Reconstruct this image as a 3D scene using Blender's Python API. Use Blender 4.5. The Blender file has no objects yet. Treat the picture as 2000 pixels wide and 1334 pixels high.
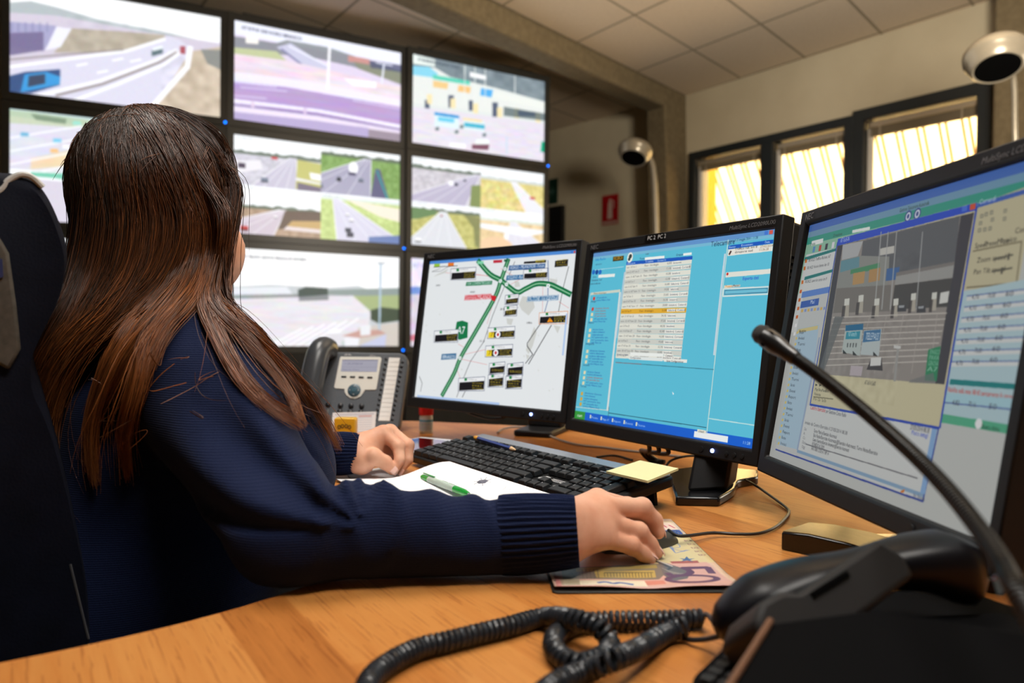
import bpy, bmesh, math, random
import numpy as np
from mathutils import Vector, Matrix, Quaternion

random.seed(7); np.random.seed(7)
SC = bpy.context.scene
COL = SC.collection
# ------------------------------------------------------------------ camera
FPX = 1469.32; PITCH = -0.013018; ROLL = 0.010471
CAMZ = 0.98; DESK = 0.74
def cam_rows():
    cp, sp = math.cos(PITCH), math.sin(PITCH)
    f = np.array([0, cp, sp]); u = np.array([0, -sp, cp]); x = np.array([1., 0, 0])
    cr, sr = math.cos(ROLL), math.sin(ROLL)
    return cr*x+sr*u, -sr*x+cr*u, f
CX, CU, CF = cam_rows()
cam_data = bpy.data.cameras.new('camera'); cam = bpy.data.objects.new('camera', cam_data); COL.objects.link(cam)
cam_data.sensor_width = 36.0; cam_data.lens = 36.0*FPX/2000.0
cam_data.clip_start = 0.02; cam_data.clip_end = 100
cam_data.dof.use_dof = True; cam_data.dof.focus_distance = 0.98; cam_data.dof.aperture_fstop = 4.2
m = Matrix.Identity(4)
for i in range(3):
    m[i][0] = CX[i]; m[i][1] = CU[i]; m[i][2] = -CF[i]
m[2][3] = CAMZ
cam.matrix_world = m
SC.camera = cam
SC.view_settings.view_transform = 'Standard'; SC.view_settings.look = 'None'
SC.view_settings.exposure = 0.0; SC.view_settings.gamma = 1.0
try: SC.view_settings.use_curve_mapping = False
except Exception: pass
SC.cycles.use_denoising = True
SC.cycles.max_bounces = 8; SC.cycles.diffuse_bounces = 3; SC.cycles.glossy_bounces = 4
SC.cycles.transmission_bounces = 6; SC.cycles.transparent_max_bounces = 8
SC.cycles.caustics_reflective = False; SC.cycles.caustics_refractive = False

# ------------------------------------------------------------------ world + lights
W = bpy.data.worlds.new('World'); SC.world = W; W.use_nodes = True
bg = W.node_tree.nodes['Background']; bg.inputs[0].default_value = (1.0, 0.93, 0.80, 1); bg.inputs[1].default_value = 3.5

def area(name, loc, target, size, sizey, power, color, spread=180):
    l = bpy.data.lights.new(name, 'AREA'); l.shape = 'RECTANGLE'; l.size = size; l.size_y = sizey
    l.energy = power; l.color = color; l.spread = math.radians(spread)
    o = bpy.data.objects.new(name, l); COL.objects.link(o); o.location = loc
    d = Vector(target)-Vector(loc); o.rotation_euler = d.to_track_quat('-Z', 'Y').to_euler(); return o
sun_data = bpy.data.lights.new('sun', 'SUN'); sun_data.energy = 30.0; sun_data.angle = 0.02; sun_data.color = (1.0, 0.80, 0.50)
sun = bpy.data.objects.new('sun', sun_data); COL.objects.link(sun)
sun.rotation_euler = Vector((-0.25, -0.30, -1.0)).to_track_quat('-Z', 'Y').to_euler()
# unseen area lights added over the desk, standing in for bounced flash
area('overhead_fill', (0.50, 0.25, 2.88), (0.10, 0.90, 0.74), 1.1, 0.6, 19, (1.0, 0.95, 0.88), 110)
area('overhead_fill', (-0.45, 1.30, 2.88), (-0.30, 1.35, 0.74), 1.1, 0.6, 14, (1.0, 0.95, 0.88), 110)
# added unseen fills: one aimed up at the ceiling, one from the right
area('ceiling_fill', (1.5, 1.55, 1.95), (1.25, 3.0, 2.93), 0.5, 0.5, 62, (1.0, 0.90, 0.76), 150)
area('side_fill', (3.35, 3.15, 1.7), (0.2, 1.2, 1.0), 1.2, 0.8, 12, (1.0, 0.88, 0.70), 170)

# ------------------------------------------------------------------ geometry of the view: points on planes of the room
def ray(px, py):
    return CX*((px-1000)/FPX) - CU*((py-667)/FPX) + CF
def at(px, py, z=0.0):
    """point at height z above the desk top"""
    q = ray(px, py); t = (DESK+z-CAMZ)/q[2]; return Vector((q[0]*t, q[1]*t, DESK+z))
def atd(px, py, d):
    """point at distance d in front of the camera"""
    q = ray(px, py); t = d/q[1]; return Vector((q[0]*t, q[1]*t, CAMZ+q[2]*t))
def onplane(px, py, p0, n):
    q = Vector(ray(px, py)); c = Vector((0, 0, CAMZ)); t = (Vector(p0)-c).dot(n)/q.dot(n); return c+q*t
def project(p):
    p = np.asarray(p, float)-np.array([0, 0, CAMZ]); c = np.array([p@CX, p@CU, p@CF])
    return 1000+FPX*c[0]/c[2], 667-FPX*c[1]/c[2]

# ------------------------------------------------------------------ materials
MATS = {}
def mat(name, color=(0.5, 0.5, 0.5), rough=0.5, metal=0.0, spec=0.5, **kw):
    if name in MATS: return MATS[name]
    M = bpy.data.materials.new(name); M.use_nodes = True
    b = M.node_tree.nodes['Principled BSDF']
    b.inputs['Base Color'].default_value = (*color, 1); b.inputs['Roughness'].default_value = rough
    b.inputs['Metallic'].default_value = metal; b.inputs['Specular IOR Level'].default_value = spec
    for k, v in kw.items():
        k = k.replace('_', ' ')
        if k in b.inputs: b.inputs[k].default_value = v
    MATS[name] = M; return M
def N(M, typ, **kw):
    n = M.node_tree.nodes.new(typ)
    for k, v in kw.items(): setattr(n, k, v)
    return n
def L(M, a, b): M.node_tree.links.new(a, b)
def bsdf(M): return M.node_tree.nodes['Principled BSDF']
def noise_mat(name, c1, c2, scale=8, rough=0.6, bump=0.0, bscale=200, detail=4, stretch=(1, 1, 1), spec=0.4, metal=0.0, dist=0.002):
    if name in MATS: return MATS[name]
    M = mat(name, c1, rough, metal, spec); b = bsdf(M)
    tc = N(M, 'ShaderNodeTexCoord'); mp = N(M, 'ShaderNodeMapping'); mp.inputs['Scale'].default_value = stretch
    L(M, tc.outputs['Object'], mp.inputs[0])
    nz = N(M, 'ShaderNodeTexNoise'); nz.inputs['Scale'].default_value = scale; nz.inputs['Detail'].default_value = detail
    L(M, mp.outputs[0], nz.inputs['Vector'])
    r = N(M, 'ShaderNodeValToRGB'); r.color_ramp.elements[0].color = (*c1, 1); r.color_ramp.elements[1].color = (*c2, 1)
    r.color_ramp.elements[0].position = 0.3; r.color_ramp.elements[1].position = 0.7
    L(M, nz.outputs['Fac'], r.inputs[0]); L(M, r.outputs[0], b.inputs['Base Color'])
    if bump:
        n2 = N(M, 'ShaderNodeTexNoise'); n2.inputs['Scale'].default_value = bscale; n2.inputs['Detail'].default_value = 3
        L(M, tc.outputs['Object'], n2.inputs['Vector'])
        bp = N(M, 'ShaderNodeBump'); bp.inputs['Strength'].default_value = bump; bp.inputs['Distance'].default_value = dist
        L(M, n2.outputs['Fac'], bp.inputs['Height']); L(M, bp.outputs[0], b.inputs['Normal'])
    return M
def emit_mat(name, color, strength):
    if name in MATS: return MATS[name]
    M = bpy.data.materials.new(name); M.use_nodes = True; M.node_tree.nodes.clear()
    o = N(M, 'ShaderNodeOutputMaterial'); e = N(M, 'ShaderNodeEmission'); e.inputs[0].default_value = (*color, 1); e.inputs[1].default_value = strength
    L(M, e.outputs[0], o.inputs[0]); MATS[name] = M; return M

# ------------------------------------------------------------------ mesh builder (world coordinates; parts are stored in their thing's frame)
class MB:
    def __init__(s): s.v = []; s.f = []; s.m = []; s.uv = None
    def add(s, vs, fs, mi=0):
        b = len(s.v); s.v += [tuple(p) for p in vs]; s.f += [tuple(b+i for i in f) for f in fs]; s.m += [mi]*len(fs); return s
    def box(s, c, size, R=None, mi=0):
        hx, hy, hz = [k/2 for k in size]; R = R or Matrix.Identity(3); c = Vector(c)
        vs = [c+R@Vector((x*hx, y*hy, z*hz)) for z in (-1, 1) for x, y in ((-1, -1), (1, -1), (1, 1), (-1, 1))]
        return s.add(vs, [(3, 2, 1, 0), (4, 5, 6, 7), (0, 1, 5, 4), (1, 2, 6, 5), (2, 3, 7, 6), (3, 0, 4, 7)], mi)
    def prism(s, pts, O, ex, ey, ez, h, mi=0, h0=0.0, top=1.0):
        O, ex, ey, ez = Vector(O), Vector(ex), Vector(ey), Vector(ez); n = len(pts)
        cx = sum(p[0] for p in pts)/n; cy = sum(p[1] for p in pts)/n
        lo = [O+ex*x+ey*y+ez*h0 for x, y in pts]; hi = [O+ex*(cx+(x-cx)*top)+ey*(cy+(y-cy)*top)+ez*h for x, y in pts]
        fs = [tuple(range(n))[::-1], tuple(range(n, 2*n))]+[(i, (i+1) % n, n+(i+1) % n, n+i) for i in range(n)]
        return s.add(lo+hi, fs, mi)
    def tube(s, path, r, n=8, mi=0, cap=True):
        P = [Vector(p) for p in path]; k = len(P); rs = r if isinstance(r, (list, tuple)) else [r]*k
        vs = []; up = None
        for i in range(k):
            t = (P[min(i+1, k-1)]-P[max(i-1, 0)]).normalized()
            if up is None: up = t.orthogonal().normalized()
            up = (up-t*up.dot(t)); up = up.normalized() if up.length > 1e-6 else t.orthogonal().normalized()
            w = t.cross(up)
            for j in range(n):
                a = 2*math.pi*j/n; vs.append(P[i]+(up*math.cos(a)+w*math.sin(a))*rs[i])
        fs = [(i*n+j, i*n+(j+1) % n, (i+1)*n+(j+1) % n, (i+1)*n+j) for i in range(k-1) for j in range(n)]
        if cap: fs += [tuple(range(n))[::-1], tuple((k-1)*n+j for j in range(n))]
        return s.add(vs, fs, mi)
    def lathe(s, prof, O, axis=(0, 0, 1), n=24, mi=0):
        O = Vector(O); a = Vector(axis).normalized(); u = a.orthogonal().normalized(); w = a.cross(u); k = len(prof)
        vs = [O+a*h+(u*math.cos(2*math.pi*j/n)+w*math.sin(2*math.pi*j/n))*r for r, h in prof for j in range(n)]
        fs = [(i*n+j, i*n+(j+1) % n, (i+1)*n+(j+1) % n, (i+1)*n+j) for i in range(k-1) for j in range(n)]
        if prof[0][0] > 1e-5: fs.append(tuple(range(n))[::-1])
        if prof[-1][0] > 1e-5: fs.append(tuple((k-1)*n+j for j in range(n)))
        return s.add(vs, fs, mi)
    def tris(s, T, O, ex, ey, sc, mi=0, ez=None, off=0.0):
        """flat lettering: T = (verts2d, triangles)"""
        O, ex, ey = Vector(O), Vector(ex), Vector(ey); V, F = T
        if ez is not None: O = O+Vector(ez)*off
        return s.add([O+ex*(float(x)*sc)+ey*(float(y)*sc) for x, y in V], [tuple(int(i) for i in f) for f in F], mi)
    def build(s, name, mats, root=None, bevel=0.0, seg=2, smooth=True, angle=40):
        me = bpy.data.meshes.new(name)
        vs = s.v
        if root is not None:
            inv = root.matrix_world.inverted(); vs = [tuple(inv@Vector(p)) for p in vs]
        me.from_pydata(vs, [], s.f)
        for k in (mats if isinstance(mats, (list, tuple)) else [mats]): me.materials.append(k)
        me.polygons.foreach_set('material_index', s.m)
        bm = bmesh.new(); bm.from_mesh(me); bmesh.ops.recalc_face_normals(bm, faces=bm.faces); bm.to_mesh(me); bm.free()
        if smooth:
            me.polygons.foreach_set('use_smooth', [True]*len(me.polygons))
            try: me.set_sharp_from_angle(angle=math.radians(angle))
            except Exception: pass
        if s.uv is not None:
            ul = me.uv_layers.new(name='UVMap')
            for poly in me.polygons:
                for li in poly.loop_indices: ul.data[li].uv = s.uv[me.loops[li].vertex_index]
        me.update()
        o = bpy.data.objects.new(name, me); COL.objects.link(o)
        if root is not None:
            o.parent = root
        if bevel:
            b = o.modifiers.new('bevel', 'BEVEL'); b.width = bevel; b.segments = seg; b.limit_method = 'ANGLE'; b.angle_limit = math.radians(40)
            try: b.harden_normals = False
            except Exception: pass
        return o
def mesh_np(name, V, F, mats, root=None, smooth=True):
    """mesh from numpy arrays (quads or triangles, world coordinates)"""
    if root is not None:
        inv = np.array(root.matrix_world.inverted()); V = V@inv[:3, :3].T+inv[:3, 3]
    me = bpy.data.meshes.new(name); k = F.shape[1]
    me.vertices.add(len(V)); me.vertices.foreach_set('co', np.ascontiguousarray(V, dtype=np.float32).ravel())
    me.loops.add(F.size); me.loops.foreach_set('vertex_index', np.ascontiguousarray(F, dtype=np.int32).ravel())
    me.polygons.add(len(F)); me.polygons.foreach_set('loop_start', np.arange(0, F.size, k, dtype=np.int32))
    try: me.polygons.foreach_set('loop_total', np.full(len(F), k, dtype=np.int32))
    except Exception: pass
    me.update(calc_edges=True); me.validate()
    if smooth: me.polygons.foreach_set('use_smooth', np.ones(len(me.polygons), dtype=bool))
    for q in (mats if isinstance(mats, (list, tuple)) else [mats]): me.materials.append(q)
    o = bpy.data.objects.new(name, me); COL.objects.link(o)
    if root is not None: o.parent = root
    return o
def tag(o, label=None, cat=None, group=None, kind=None):
    if label: o['label'] = label
    if cat: o['category'] = cat
    if group: o['group'] = group
    if kind: o['kind'] = kind
    return o
def empty(name, loc, rz=0, label=None, cat=None, group=None, R=None):
    o = bpy.data.objects.new(name, None); COL.objects.link(o); o.empty_display_size = 0.02
    M4 = Matrix.Translation(Vector(loc))@(R.to_4x4() if R is not None else Matrix.Rotation(rz, 4, 'Z'))
    o.matrix_world = M4
    # keep the basis so that matrix_world is right without a depsgraph update
    o.matrix_basis = M4
    return tag(o, label, cat, group)
def catmull(P, n=8, closed=False):
    P = [np.asarray(p, float) for p in P]; out = []; k = len(P)
    for i in range(k-1 if not closed else k):
        p0 = P[(i-1) % k] if closed or i > 0 else 2*P[0]-P[1]
        p1 = P[i]; p2 = P[(i+1) % k]
        p3 = P[(i+2) % k] if closed or i+2 < k else 2*P[-1]-P[-2]
        for j in range(n):
            t = j/n
            out.append(0.5*((2*p1)+(-p0+p2)*t+(2*p0-5*p1+4*p2-p3)*t*t+(-p0+3*p1-3*p2+p3)*t**3))
    if not closed: out.append(P[-1])
    return out
def rotz(a): return Matrix.Rotation(a, 3, 'Z')
def rrect(w, h, r, n=4, cx=0, cy=0):
    out = []
    for sx, sy, a0 in ((1, 1, 0), (-1, 1, 90), (-1, -1, 180), (1, -1, 270)):
        for i in range(n+1):
            a = math.radians(a0+90*i/n); out.append((cx+sx*(w/2-r)+r*math.cos(a), cy+sy*(h/2-r)+r*math.sin(a)))
    return out

# ------------------------------------------------------------------ lettering (Blender's own font, turned into triangles)
_txt = {}
def text_tris(s):
    if s in _txt: return _txt[s]
    cu = bpy.data.curves.new('t', 'FONT'); cu.body = s; cu.resolution_u = 2
    o = bpy.data.objects.new('t', cu); COL.objects.link(o)
    dg = bpy.context.evaluated_depsgraph_get(); me = o.evaluated_get(dg).to_mesh()
    V = np.array([v.co[:2] for v in me.vertices], float).reshape(-1, 2); me.calc_loop_triangles()
    F = np.array([t.vertices[:] for t in me.loop_triangles], int).reshape(-1, 3)
    o.evaluated_get(dg).to_mesh_clear(); bpy.data.objects.remove(o); bpy.data.curves.remove(cu)
    _txt[s] = (V, F); return _txt[s]
def text_width(s): V = text_tris(s)[0]; return float(V[:, 0].max()) if len(V) else 0.3*len(s)

# ------------------------------------------------------------------ pictures shown by the screens: drawn here with polygons and lettering
def homog(src, dst):
    A = []
    for (x, y), (u, v) in zip(src, dst):
        A += [[x, y, 1, 0, 0, 0, -u*x, -u*y, -u], [0, 0, 0, x, y, 1, -v*x, -v*y, -v]]
    return np.linalg.svd(np.array(A))[2][-1].reshape(3, 3)
class Canvas:
    """picture w x h (u right, v DOWN, both 0..1); positions may be given on the tilted screen through a homography"""
    def __init__(s, w, h, corners=None, bg=(1, 1, 1), ss=2):
        s.W, s.H, s.ss = w, h, ss; s.a = np.empty((h*ss, w*ss, 3), np.float32); s.a[:] = bg
        s.h = homog(corners, [(0, 0), (1, 0), (1, 1), (0, 1)]) if corners else None
    def uv(s, p):
        if s.h is None: return p
        q = s.h@np.array([p[0], p[1], 1.0]); return (q[0]/q[2], q[1]/q[2])
    def pix(s, pts, raw): return np.array([(p if raw else s.uv(p)) for p in pts], float)*np.array([s.W*s.ss, s.H*s.ss])
    def fill(s, P, c, a=1.0):
        x0, y0 = np.floor(P.min(0)).astype(int); x1, y1 = np.ceil(P.max(0)).astype(int)
        x0, y0 = max(x0, 0), max(y0, 0); x1, y1 = min(x1, s.W*s.ss), min(y1, s.H*s.ss)
        if x1 <= x0 or y1 <= y0: return s
        X = np.arange(x0, x1)[None, :]+0.5; Y = np.arange(y0, y1)[:, None]+0.5
        ins = np.zeros((y1-y0, x1-x0), bool); n = len(P)
        for i in range(n):
            ax, ay = P[i]; bx, by = P[(i+1) % n]
            if ay == by: continue
            ins ^= ((ay > Y) != (by > Y)) & (X < (bx-ax)*(Y-ay)/(by-ay)+ax)
        R = s.a[y0:y1, x0:x1]; R[ins] = R[ins]*(1-a)+np.array(c, np.float32)*a; return s
    def poly(s, pts, c, a=1.0, raw=False): return s.fill(s.pix(pts, raw), c, a)
    def rect(s, x0, y0, x1, y1, c, a=1.0): return s.poly([(x0, y0), (x1, y0), (x1, y1), (x0, y1)], c, a, raw=True)
    def ell(s, x, y, rx, ry, c, a=1.0, raw=True):
        if not raw: x, y = s.uv((x, y))
        return s.poly([(x+rx*math.cos(t), y+ry*math.sin(t)) for t in np.linspace(0, 2*math.pi, 20)[:-1]], c, a, raw=True)
    def line(s, pts, w, c, a=1.0, raw=False):
        """w in fractions of the picture's height"""
        P = s.pix(pts, raw); hw = w*s.H*s.ss/2
        for i in range(len(P)-1):
            d = P[i+1]-P[i]; l = np.hypot(*d)
            if l < 1e-6: continue
            d /= l; nrm = np.array([-d[1], d[0]])*hw; e = d*hw*0.5
            s.fill(np.array([P[i]-e+nrm, P[i+1]+e+nrm, P[i+1]+e-nrm, P[i]-e-nrm]), c, a)
        return s
    def text(s, t, x, y, h, c, raw=False, width=None, anchor=0.0, a=1.0):
        """baseline left at (x, y); h = capital height as a fraction of the picture's height; width squeezes"""
        if not raw: x, y = s.uv((x, y))
        V, F = text_tris(t)
        if not len(F): return s
        k = h/0.69; asp = s.H/s.W; sx = k*asp
        if width: sx = width/max(V[:, 0].max(), 1e-3)
        U = np.stack([x+(V[:, 0]-anchor*V[:, 0].max())*sx, y-V[:, 1]*k], 1)*np.array([s.W*s.ss, s.H*s.ss])
        for f in F: s.fill(U[f], c, a)
        return s
    def noise(s, amp, cell, box=(0, 0, 1, 1), seed=0, colored=False, stretch=1.0):
        rs = np.random.RandomState(seed); H, Wd = s.a.shape[:2]
        x0, y0, x1, y1 = int(box[0]*Wd), int(box[1]*H), int(box[2]*Wd), int(box[3]*H)
        if x1 <= x0 or y1 <= y0: return s
        gy = max(2, int((y1-y0)/(cell*H))+2); gx = max(2, int((x1-x0)/(cell*stretch*H))+2)
        g = rs.rand(gy, gx, 3 if colored else 1).astype(np.float32)-0.5
        yy = np.linspace(0, gy-1.001, y1-y0); xx = np.linspace(0, gx-1.001, x1-x0)
        iy, ix = yy.astype(int), xx.astype(int); fy = (yy-iy)[:, None, None]; fx = (xx-ix)[None, :, None]
        n = (g[iy][:, ix]*(1-fx)+g[iy][:, ix+1]*fx)*(1-fy)+(g[iy+1][:, ix]*(1-fx)+g[iy+1][:, ix+1]*fx)*fy
        s.a[y0:y1, x0:x1] += n*2*amp; return s
    def paste(s, o, x0, y0, x1, y1):
        H, Wd = s.a.shape[:2]; X0, X1, Y0, Y1 = int(x0*Wd), int(x1*Wd), int(y0*H), int(y1*H)
        b = o.a; iy = np.linspace(0, b.shape[0]-1, Y1-Y0).astype(int); ix = np.linspace(0, b.shape[1]-1, X1-X0).astype(int)
        s.a[Y0:Y1, X0:X1] = b[iy][:, ix]; return s
    def blur(s, n):
        for _ in range(n):
            a = np.pad(s.a, ((1, 1), (1, 1), (0, 0)), 'edge')
            s.a = (a[1:-1, 1:-1]*2+a[:-2, 1:-1]+a[2:, 1:-1]+a[1:-1, :-2]+a[1:-1, 2:])/6
        return s
    def image(s, name):
        a = s.a.reshape(s.H, s.ss, s.W, s.ss, 3).mean((1, 3)).clip(0, 1)[::-1]
        im = bpy.data.images.new(name, s.W, s.H); b = np.ones((s.H, s.W, 4), np.float32); b[..., :3] = a
        im.pixels.foreach_set(b.ravel()); im.update(); return im
def C8(r, g, b): return (r/255, g/255, b/255)
def screen_mat(name, img, strength, gloss=0.0, rough=0.35):
    M = bpy.data.materials.new(name); M.use_nodes = True; b = bsdf(M)
    t = N(M, 'ShaderNodeTexImage'); t.image = img; t.interpolation = 'Linear'; t.extension = 'EXTEND'
    uvn = N(M, 'ShaderNodeUVMap'); uvn.uv_map = 'UVMap'; L(M, uvn.outputs[0], t.inputs[0])
    b.inputs['Base Color'].default_value = (0.01, 0.01, 0.01, 1); b.inputs['Roughness'].default_value = rough
    b.inputs['Specular IOR Level'].default_value = 0.3
    L(M, t.outputs[0], b.inputs['Emission Color']); b.inputs['Emission Strength'].default_value = strength
    return M
def print_mat(name, img, rough=0.5, spec=0.3):
    M = bpy.data.materials.new(name); M.use_nodes = True; b = bsdf(M)
    t = N(M, 'ShaderNodeTexImage'); t.image = img; t.extension = 'EXTEND'
    uvn = N(M, 'ShaderNodeUVMap'); uvn.uv_map = 'UVMap'; L(M, uvn.outputs[0], t.inputs[0])
    L(M, t.outputs[0], b.inputs['Base Color']); b.inputs['Roughness'].default_value = rough; b.inputs['Specular IOR Level'].default_value = spec
    return M

# ================================================================== THE ROOM
HC = CAMZ+1.95                                     # ceiling height
def struct(o): o['kind'] = 'structure'; return o
def V2(x, y, z=0): return Vector((x, y, z))
wa = Vector((0.601, -0.799, 0)).normalized()       # along the window wall, towards the camera
wp0 = Vector((1.41, 6.176, 0)); wn = Vector((-wa.y, wa.x, 0)); wn = wn if wn.dot(Vector((0, 0, 0))-wp0) > 0 else -wn   # into the room
wb0 = Vector((0.351, 7.324, 0)); wbd = (wp0-wb0).normalized()
bd = Vector((math.cos(math.radians(48.5)), math.sin(math.radians(48.5)), 0))    # beam direction, away from the camera
pA = wb0-wbd*2.6; pB = pA-bd*8.4; pC = pB+wa*8.3; pD = wp0+wa*5.2
M_wall = noise_mat('wall_paint', (0.54, 0.47, 0.33), (0.60, 0.53, 0.38), scale=3, rough=0.85, bump=0.15, bscale=90)
# ceiling tiles: joints of a suspended ceiling, with faint tile texture
M_ceil = mat('ceiling_tiles', (0.7, 0.6, 0.47), 0.9, spec=0.1)
def ceiling_nodes(M):
    b = bsdf(M); g = N(M, 'ShaderNodeNewGeometry'); e1 = np.array([0.745*math.cos(math.radians(48.5)), 0.745*math.sin(math.radians(48.5))])
    e2 = np.array([0.545*math.cos(math.radians(-54.5)), 0.545*math.sin(math.radians(-54.5))]); inv = np.linalg.inv(np.stack([e1, e2], 1)); o0 = np.array([0.731, 4.64])
    ms = []
    for k in range(2):
        d = N(M, 'ShaderNodeVectorMath', operation='DOT_PRODUCT'); d.inputs[1].default_value = (inv[k, 0], inv[k, 1], 0); L(M, g.outputs['Position'], d.inputs[0])
        a = N(M, 'ShaderNodeMath', operation='ADD'); a.inputs[1].default_value = 40.5-float(inv[k]@o0); L(M, d.outputs['Value'], a.inputs[0])
        f = N(M, 'ShaderNodeMath', operation='FRACT'); L(M, a.outputs[0], f.inputs[0])
        s = N(M, 'ShaderNodeMath', operation='SUBTRACT'); s.inputs[1].default_value = 0.5; L(M, f.outputs[0], s.inputs[0])
        ab = N(M, 'ShaderNodeMath', operation='ABSOLUTE'); L(M, s.outputs[0], ab.inputs[0])
        lt = N(M, 'ShaderNodeMath', operation='LESS_THAN'); lt.inputs[1].default_value = 0.014 if k == 0 else 0.018; L(M, ab.outputs[0], lt.inputs[0]); ms.append(lt)
    mx = N(M, 'ShaderNodeMath', operation='MAXIMUM'); L(M, ms[0].outputs[0], mx.inputs[0]); L(M, ms[1].outputs[0], mx.inputs[1])
    nz = N(M, 'ShaderNodeTexNoise'); nz.inputs['Scale'].default_value = 60; L(M, g.outputs['Position'], nz.inputs['Vector'])
    r = N(M, 'ShaderNodeValToRGB'); r.color_ramp.elements[0].color = (0.62, 0.51, 0.38, 1); r.color_ramp.elements[1].color = (0.74, 0.62, 0.48, 1); L(M, nz.outputs['Fac'], r.inputs[0])
    mix = N(M, 'ShaderNodeMix', data_type='RGBA'); L(M, mx.outputs[0], mix.inputs[0]); L(M, r.outputs[0], mix.inputs[6]); mix.inputs[7].default_value = (0.34, 0.28, 0.20, 1)
    L(M, mix.outputs[2], b.inputs['Base Color'])
ceiling_nodes(M_ceil)
M_conc = noise_mat('concrete', (0.145, 0.112, 0.062), (0.20, 0.155, 0.088), scale=25, rough=0.9, bump=0.4, bscale=300, detail=6)
M_floor = noise_mat('floor_vinyl', (0.16, 0.15, 0.14), (0.22, 0.21, 0.19), scale=30, rough=0.5)
def slab(name, pts, z0, z1, m_):
    b = MB(); b.prism([(p.x, p.y) for p in pts], (0, 0, 0), (1, 0, 0), (0, 1, 0), (0, 0, 1), z1, h0=z0); return struct(b.build(name, m_, smooth=False))
room = [pA, wb0, wp0, pD, pC, pB]
slab('floor', room, -0.1, 0.0, M_floor)
slab('ceiling', room, HC, HC+0.1, M_ceil)
def wall(name, a, b, z0=0.0, z1=HC, th=0.12, m_=None):
    d = (b-a).normalized(); n = Vector((d.y, -d.x, 0)); c = (pA+pC)/2
    if n.dot(c-a) > 0: n = -n
    q = MB(); q.prism([(0, 0), ((b-a).length, 0), ((b-a).length, th), (0, th)], a+Vector((0, 0, z0)), d, n, (0, 0, 1), z1-z0); return q.build(name, m_ or M_wall, smooth=False)
struct(wall('wall_back', pA, wp0))
struct(wall('wall_left', pB, pA)); struct(wall('wall_rear', pC, pB)); struct(wall('wall_side', pD, pC))
# window wall with its two openings
def wcoord(px, py):
    p = onplane(px, py, wp0, wn); return (p-wp0).dot(wa), p.z
sA, zA = wcoord(1349.5, 301); sB, zB = wcoord(1670, 225); sC, zC = wcoord(1670, 216); sD, zD = wcoord(1940, 159)
ztop1 = (zA+zB)/2; ztop2 = (zC+zD)/2; zsill = 1.02
wl = (pD-wp0).length
b = MB()
def wpart(s0, s1, z0, z1):
    b.prism([(s0, 0), (s1, 0), (s1, -0.22), (s0, -0.22)], wp0+Vector((0, 0, z0)), wa, wn, (0, 0, 1), z1-z0)
wpart(0, wl, 0, zsill); wpart(0, sA, zsill, HC); wpart(sA, sB, ztop1, HC); wpart(sC, sD, ztop2, HC); wpart(sD, wl, zsill, HC)
struct(b.build('wall_right', M_wall, smooth=False))
# ---- windows
M_frame = mat('dark_window_frame', (0.012, 0.016, 0.018), 0.45)
M_rail = mat('blind_rail', (0.55, 0.48, 0.36), 0.35, 0.6)
M_slat = mat('blind_slat', (0.20, 0.16, 0.10), 0.5)
M_glass = bpy.data.materials.new('window_glass'); M_glass.use_nodes = True
def glass_nodes(M):
    M.node_tree.nodes.clear(); o = N(M, 'ShaderNodeOutputMaterial'); t = N(M, 'ShaderNodeBsdfTransparent'); g = N(M, 'ShaderNodeBsdfGlossy'); g.inputs['Roughness'].default_value = 0.02
    f = N(M, 'ShaderNodeFresnel'); f.inputs[0].default_value = 1.45; mx = N(M, 'ShaderNodeMixShader'); L(M, f.outputs[0], mx.inputs[0]); L(M, t.outputs[0], mx.inputs[1]); L(M, g.outputs[0], mx.inputs[2]); L(M, mx.outputs[0], o.inputs[0])
glass_nodes(M_glass)
def wbox(mb, s0, s1, z0, z1, d0, d1, mi=0):
    """box in the window wall: along, height, depth (positive into the room)"""
    mb.prism([(s0, d0), (s1, d0), (s1, d1), (s0, d1)], wp0+Vector((0, 0, z0)), wa, wn, (0, 0, 1), z1-z0, mi)
def window(name, s0, s1, zt, ft, mull, gap):
    r = empty(name, wp0+wa*s0+Vector((0, 0, zsill))); r['kind'] = 'structure'
    f = MB(); wbox(f, s0, s0+ft, zsill, zt, -0.10, 0.03); wbox(f, s1-ft, s1, zsill, zt, -0.10, 0.03); wbox(f, s0, s1, zt-ft, zt, -0.10, 0.031); wbox(f, s0, s1, zsill, zsill+ft, -0.10, 0.031)
    for a, c in mull: wbox(f, a, c, zsill, zt, -0.10, 0.029)
    f.build('window_frame', M_frame, r, bevel=0.004)
    edges = [s0+ft]+[q for mm in mull for q in mm]+[s1-ft]
    for i in range(0, len(edges), 2):
        a, c = edges[i], edges[i+1]
        g = MB(); wbox(g, a, c, zsill+ft, zt-ft, -0.062, -0.056); g.build('pane', M_glass, r)
        h = MB(); wbox(h, a+0.01, c-0.01, zt-ft-0.045, zt-ft-0.012, -0.045, -0.015)
        h.build('blind_rail', M_rail, r, bevel=0.003)
        sl = MB()
        for k in range(int(gap/0.0045)): wbox(sl, a+0.012, c-0.012, zt-ft-0.052-k*0.0045, zt-ft-0.048-k*0.0045, -0.05, -0.02)  # dark slat pack sized to stand in for the half-shadow band under the rail
        sl.build('blind', M_slat, r)
        cd = MB()
        for q in (a+0.12*(c-a), a+0.85*(c-a)): wbox(cd, q, q+0.01, zt-ft-0.05-gap, zt-ft-0.012, -0.018, -0.014)
        cd.build('blind_cord', M_rail, r)
        tr = MB(); wbox(tr, a+0.002, a+0.035, zsill+ft, zt-ft-0.05, -0.05, -0.02); tr.build('blind_guide', mat('blind_guide', (0.75, 0.72, 0.66), 0.4), r, bevel=0.004)
    return r
m1a, _ = wcoord(1489, 300); m1b, _ = wcoord(1513, 300)
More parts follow.
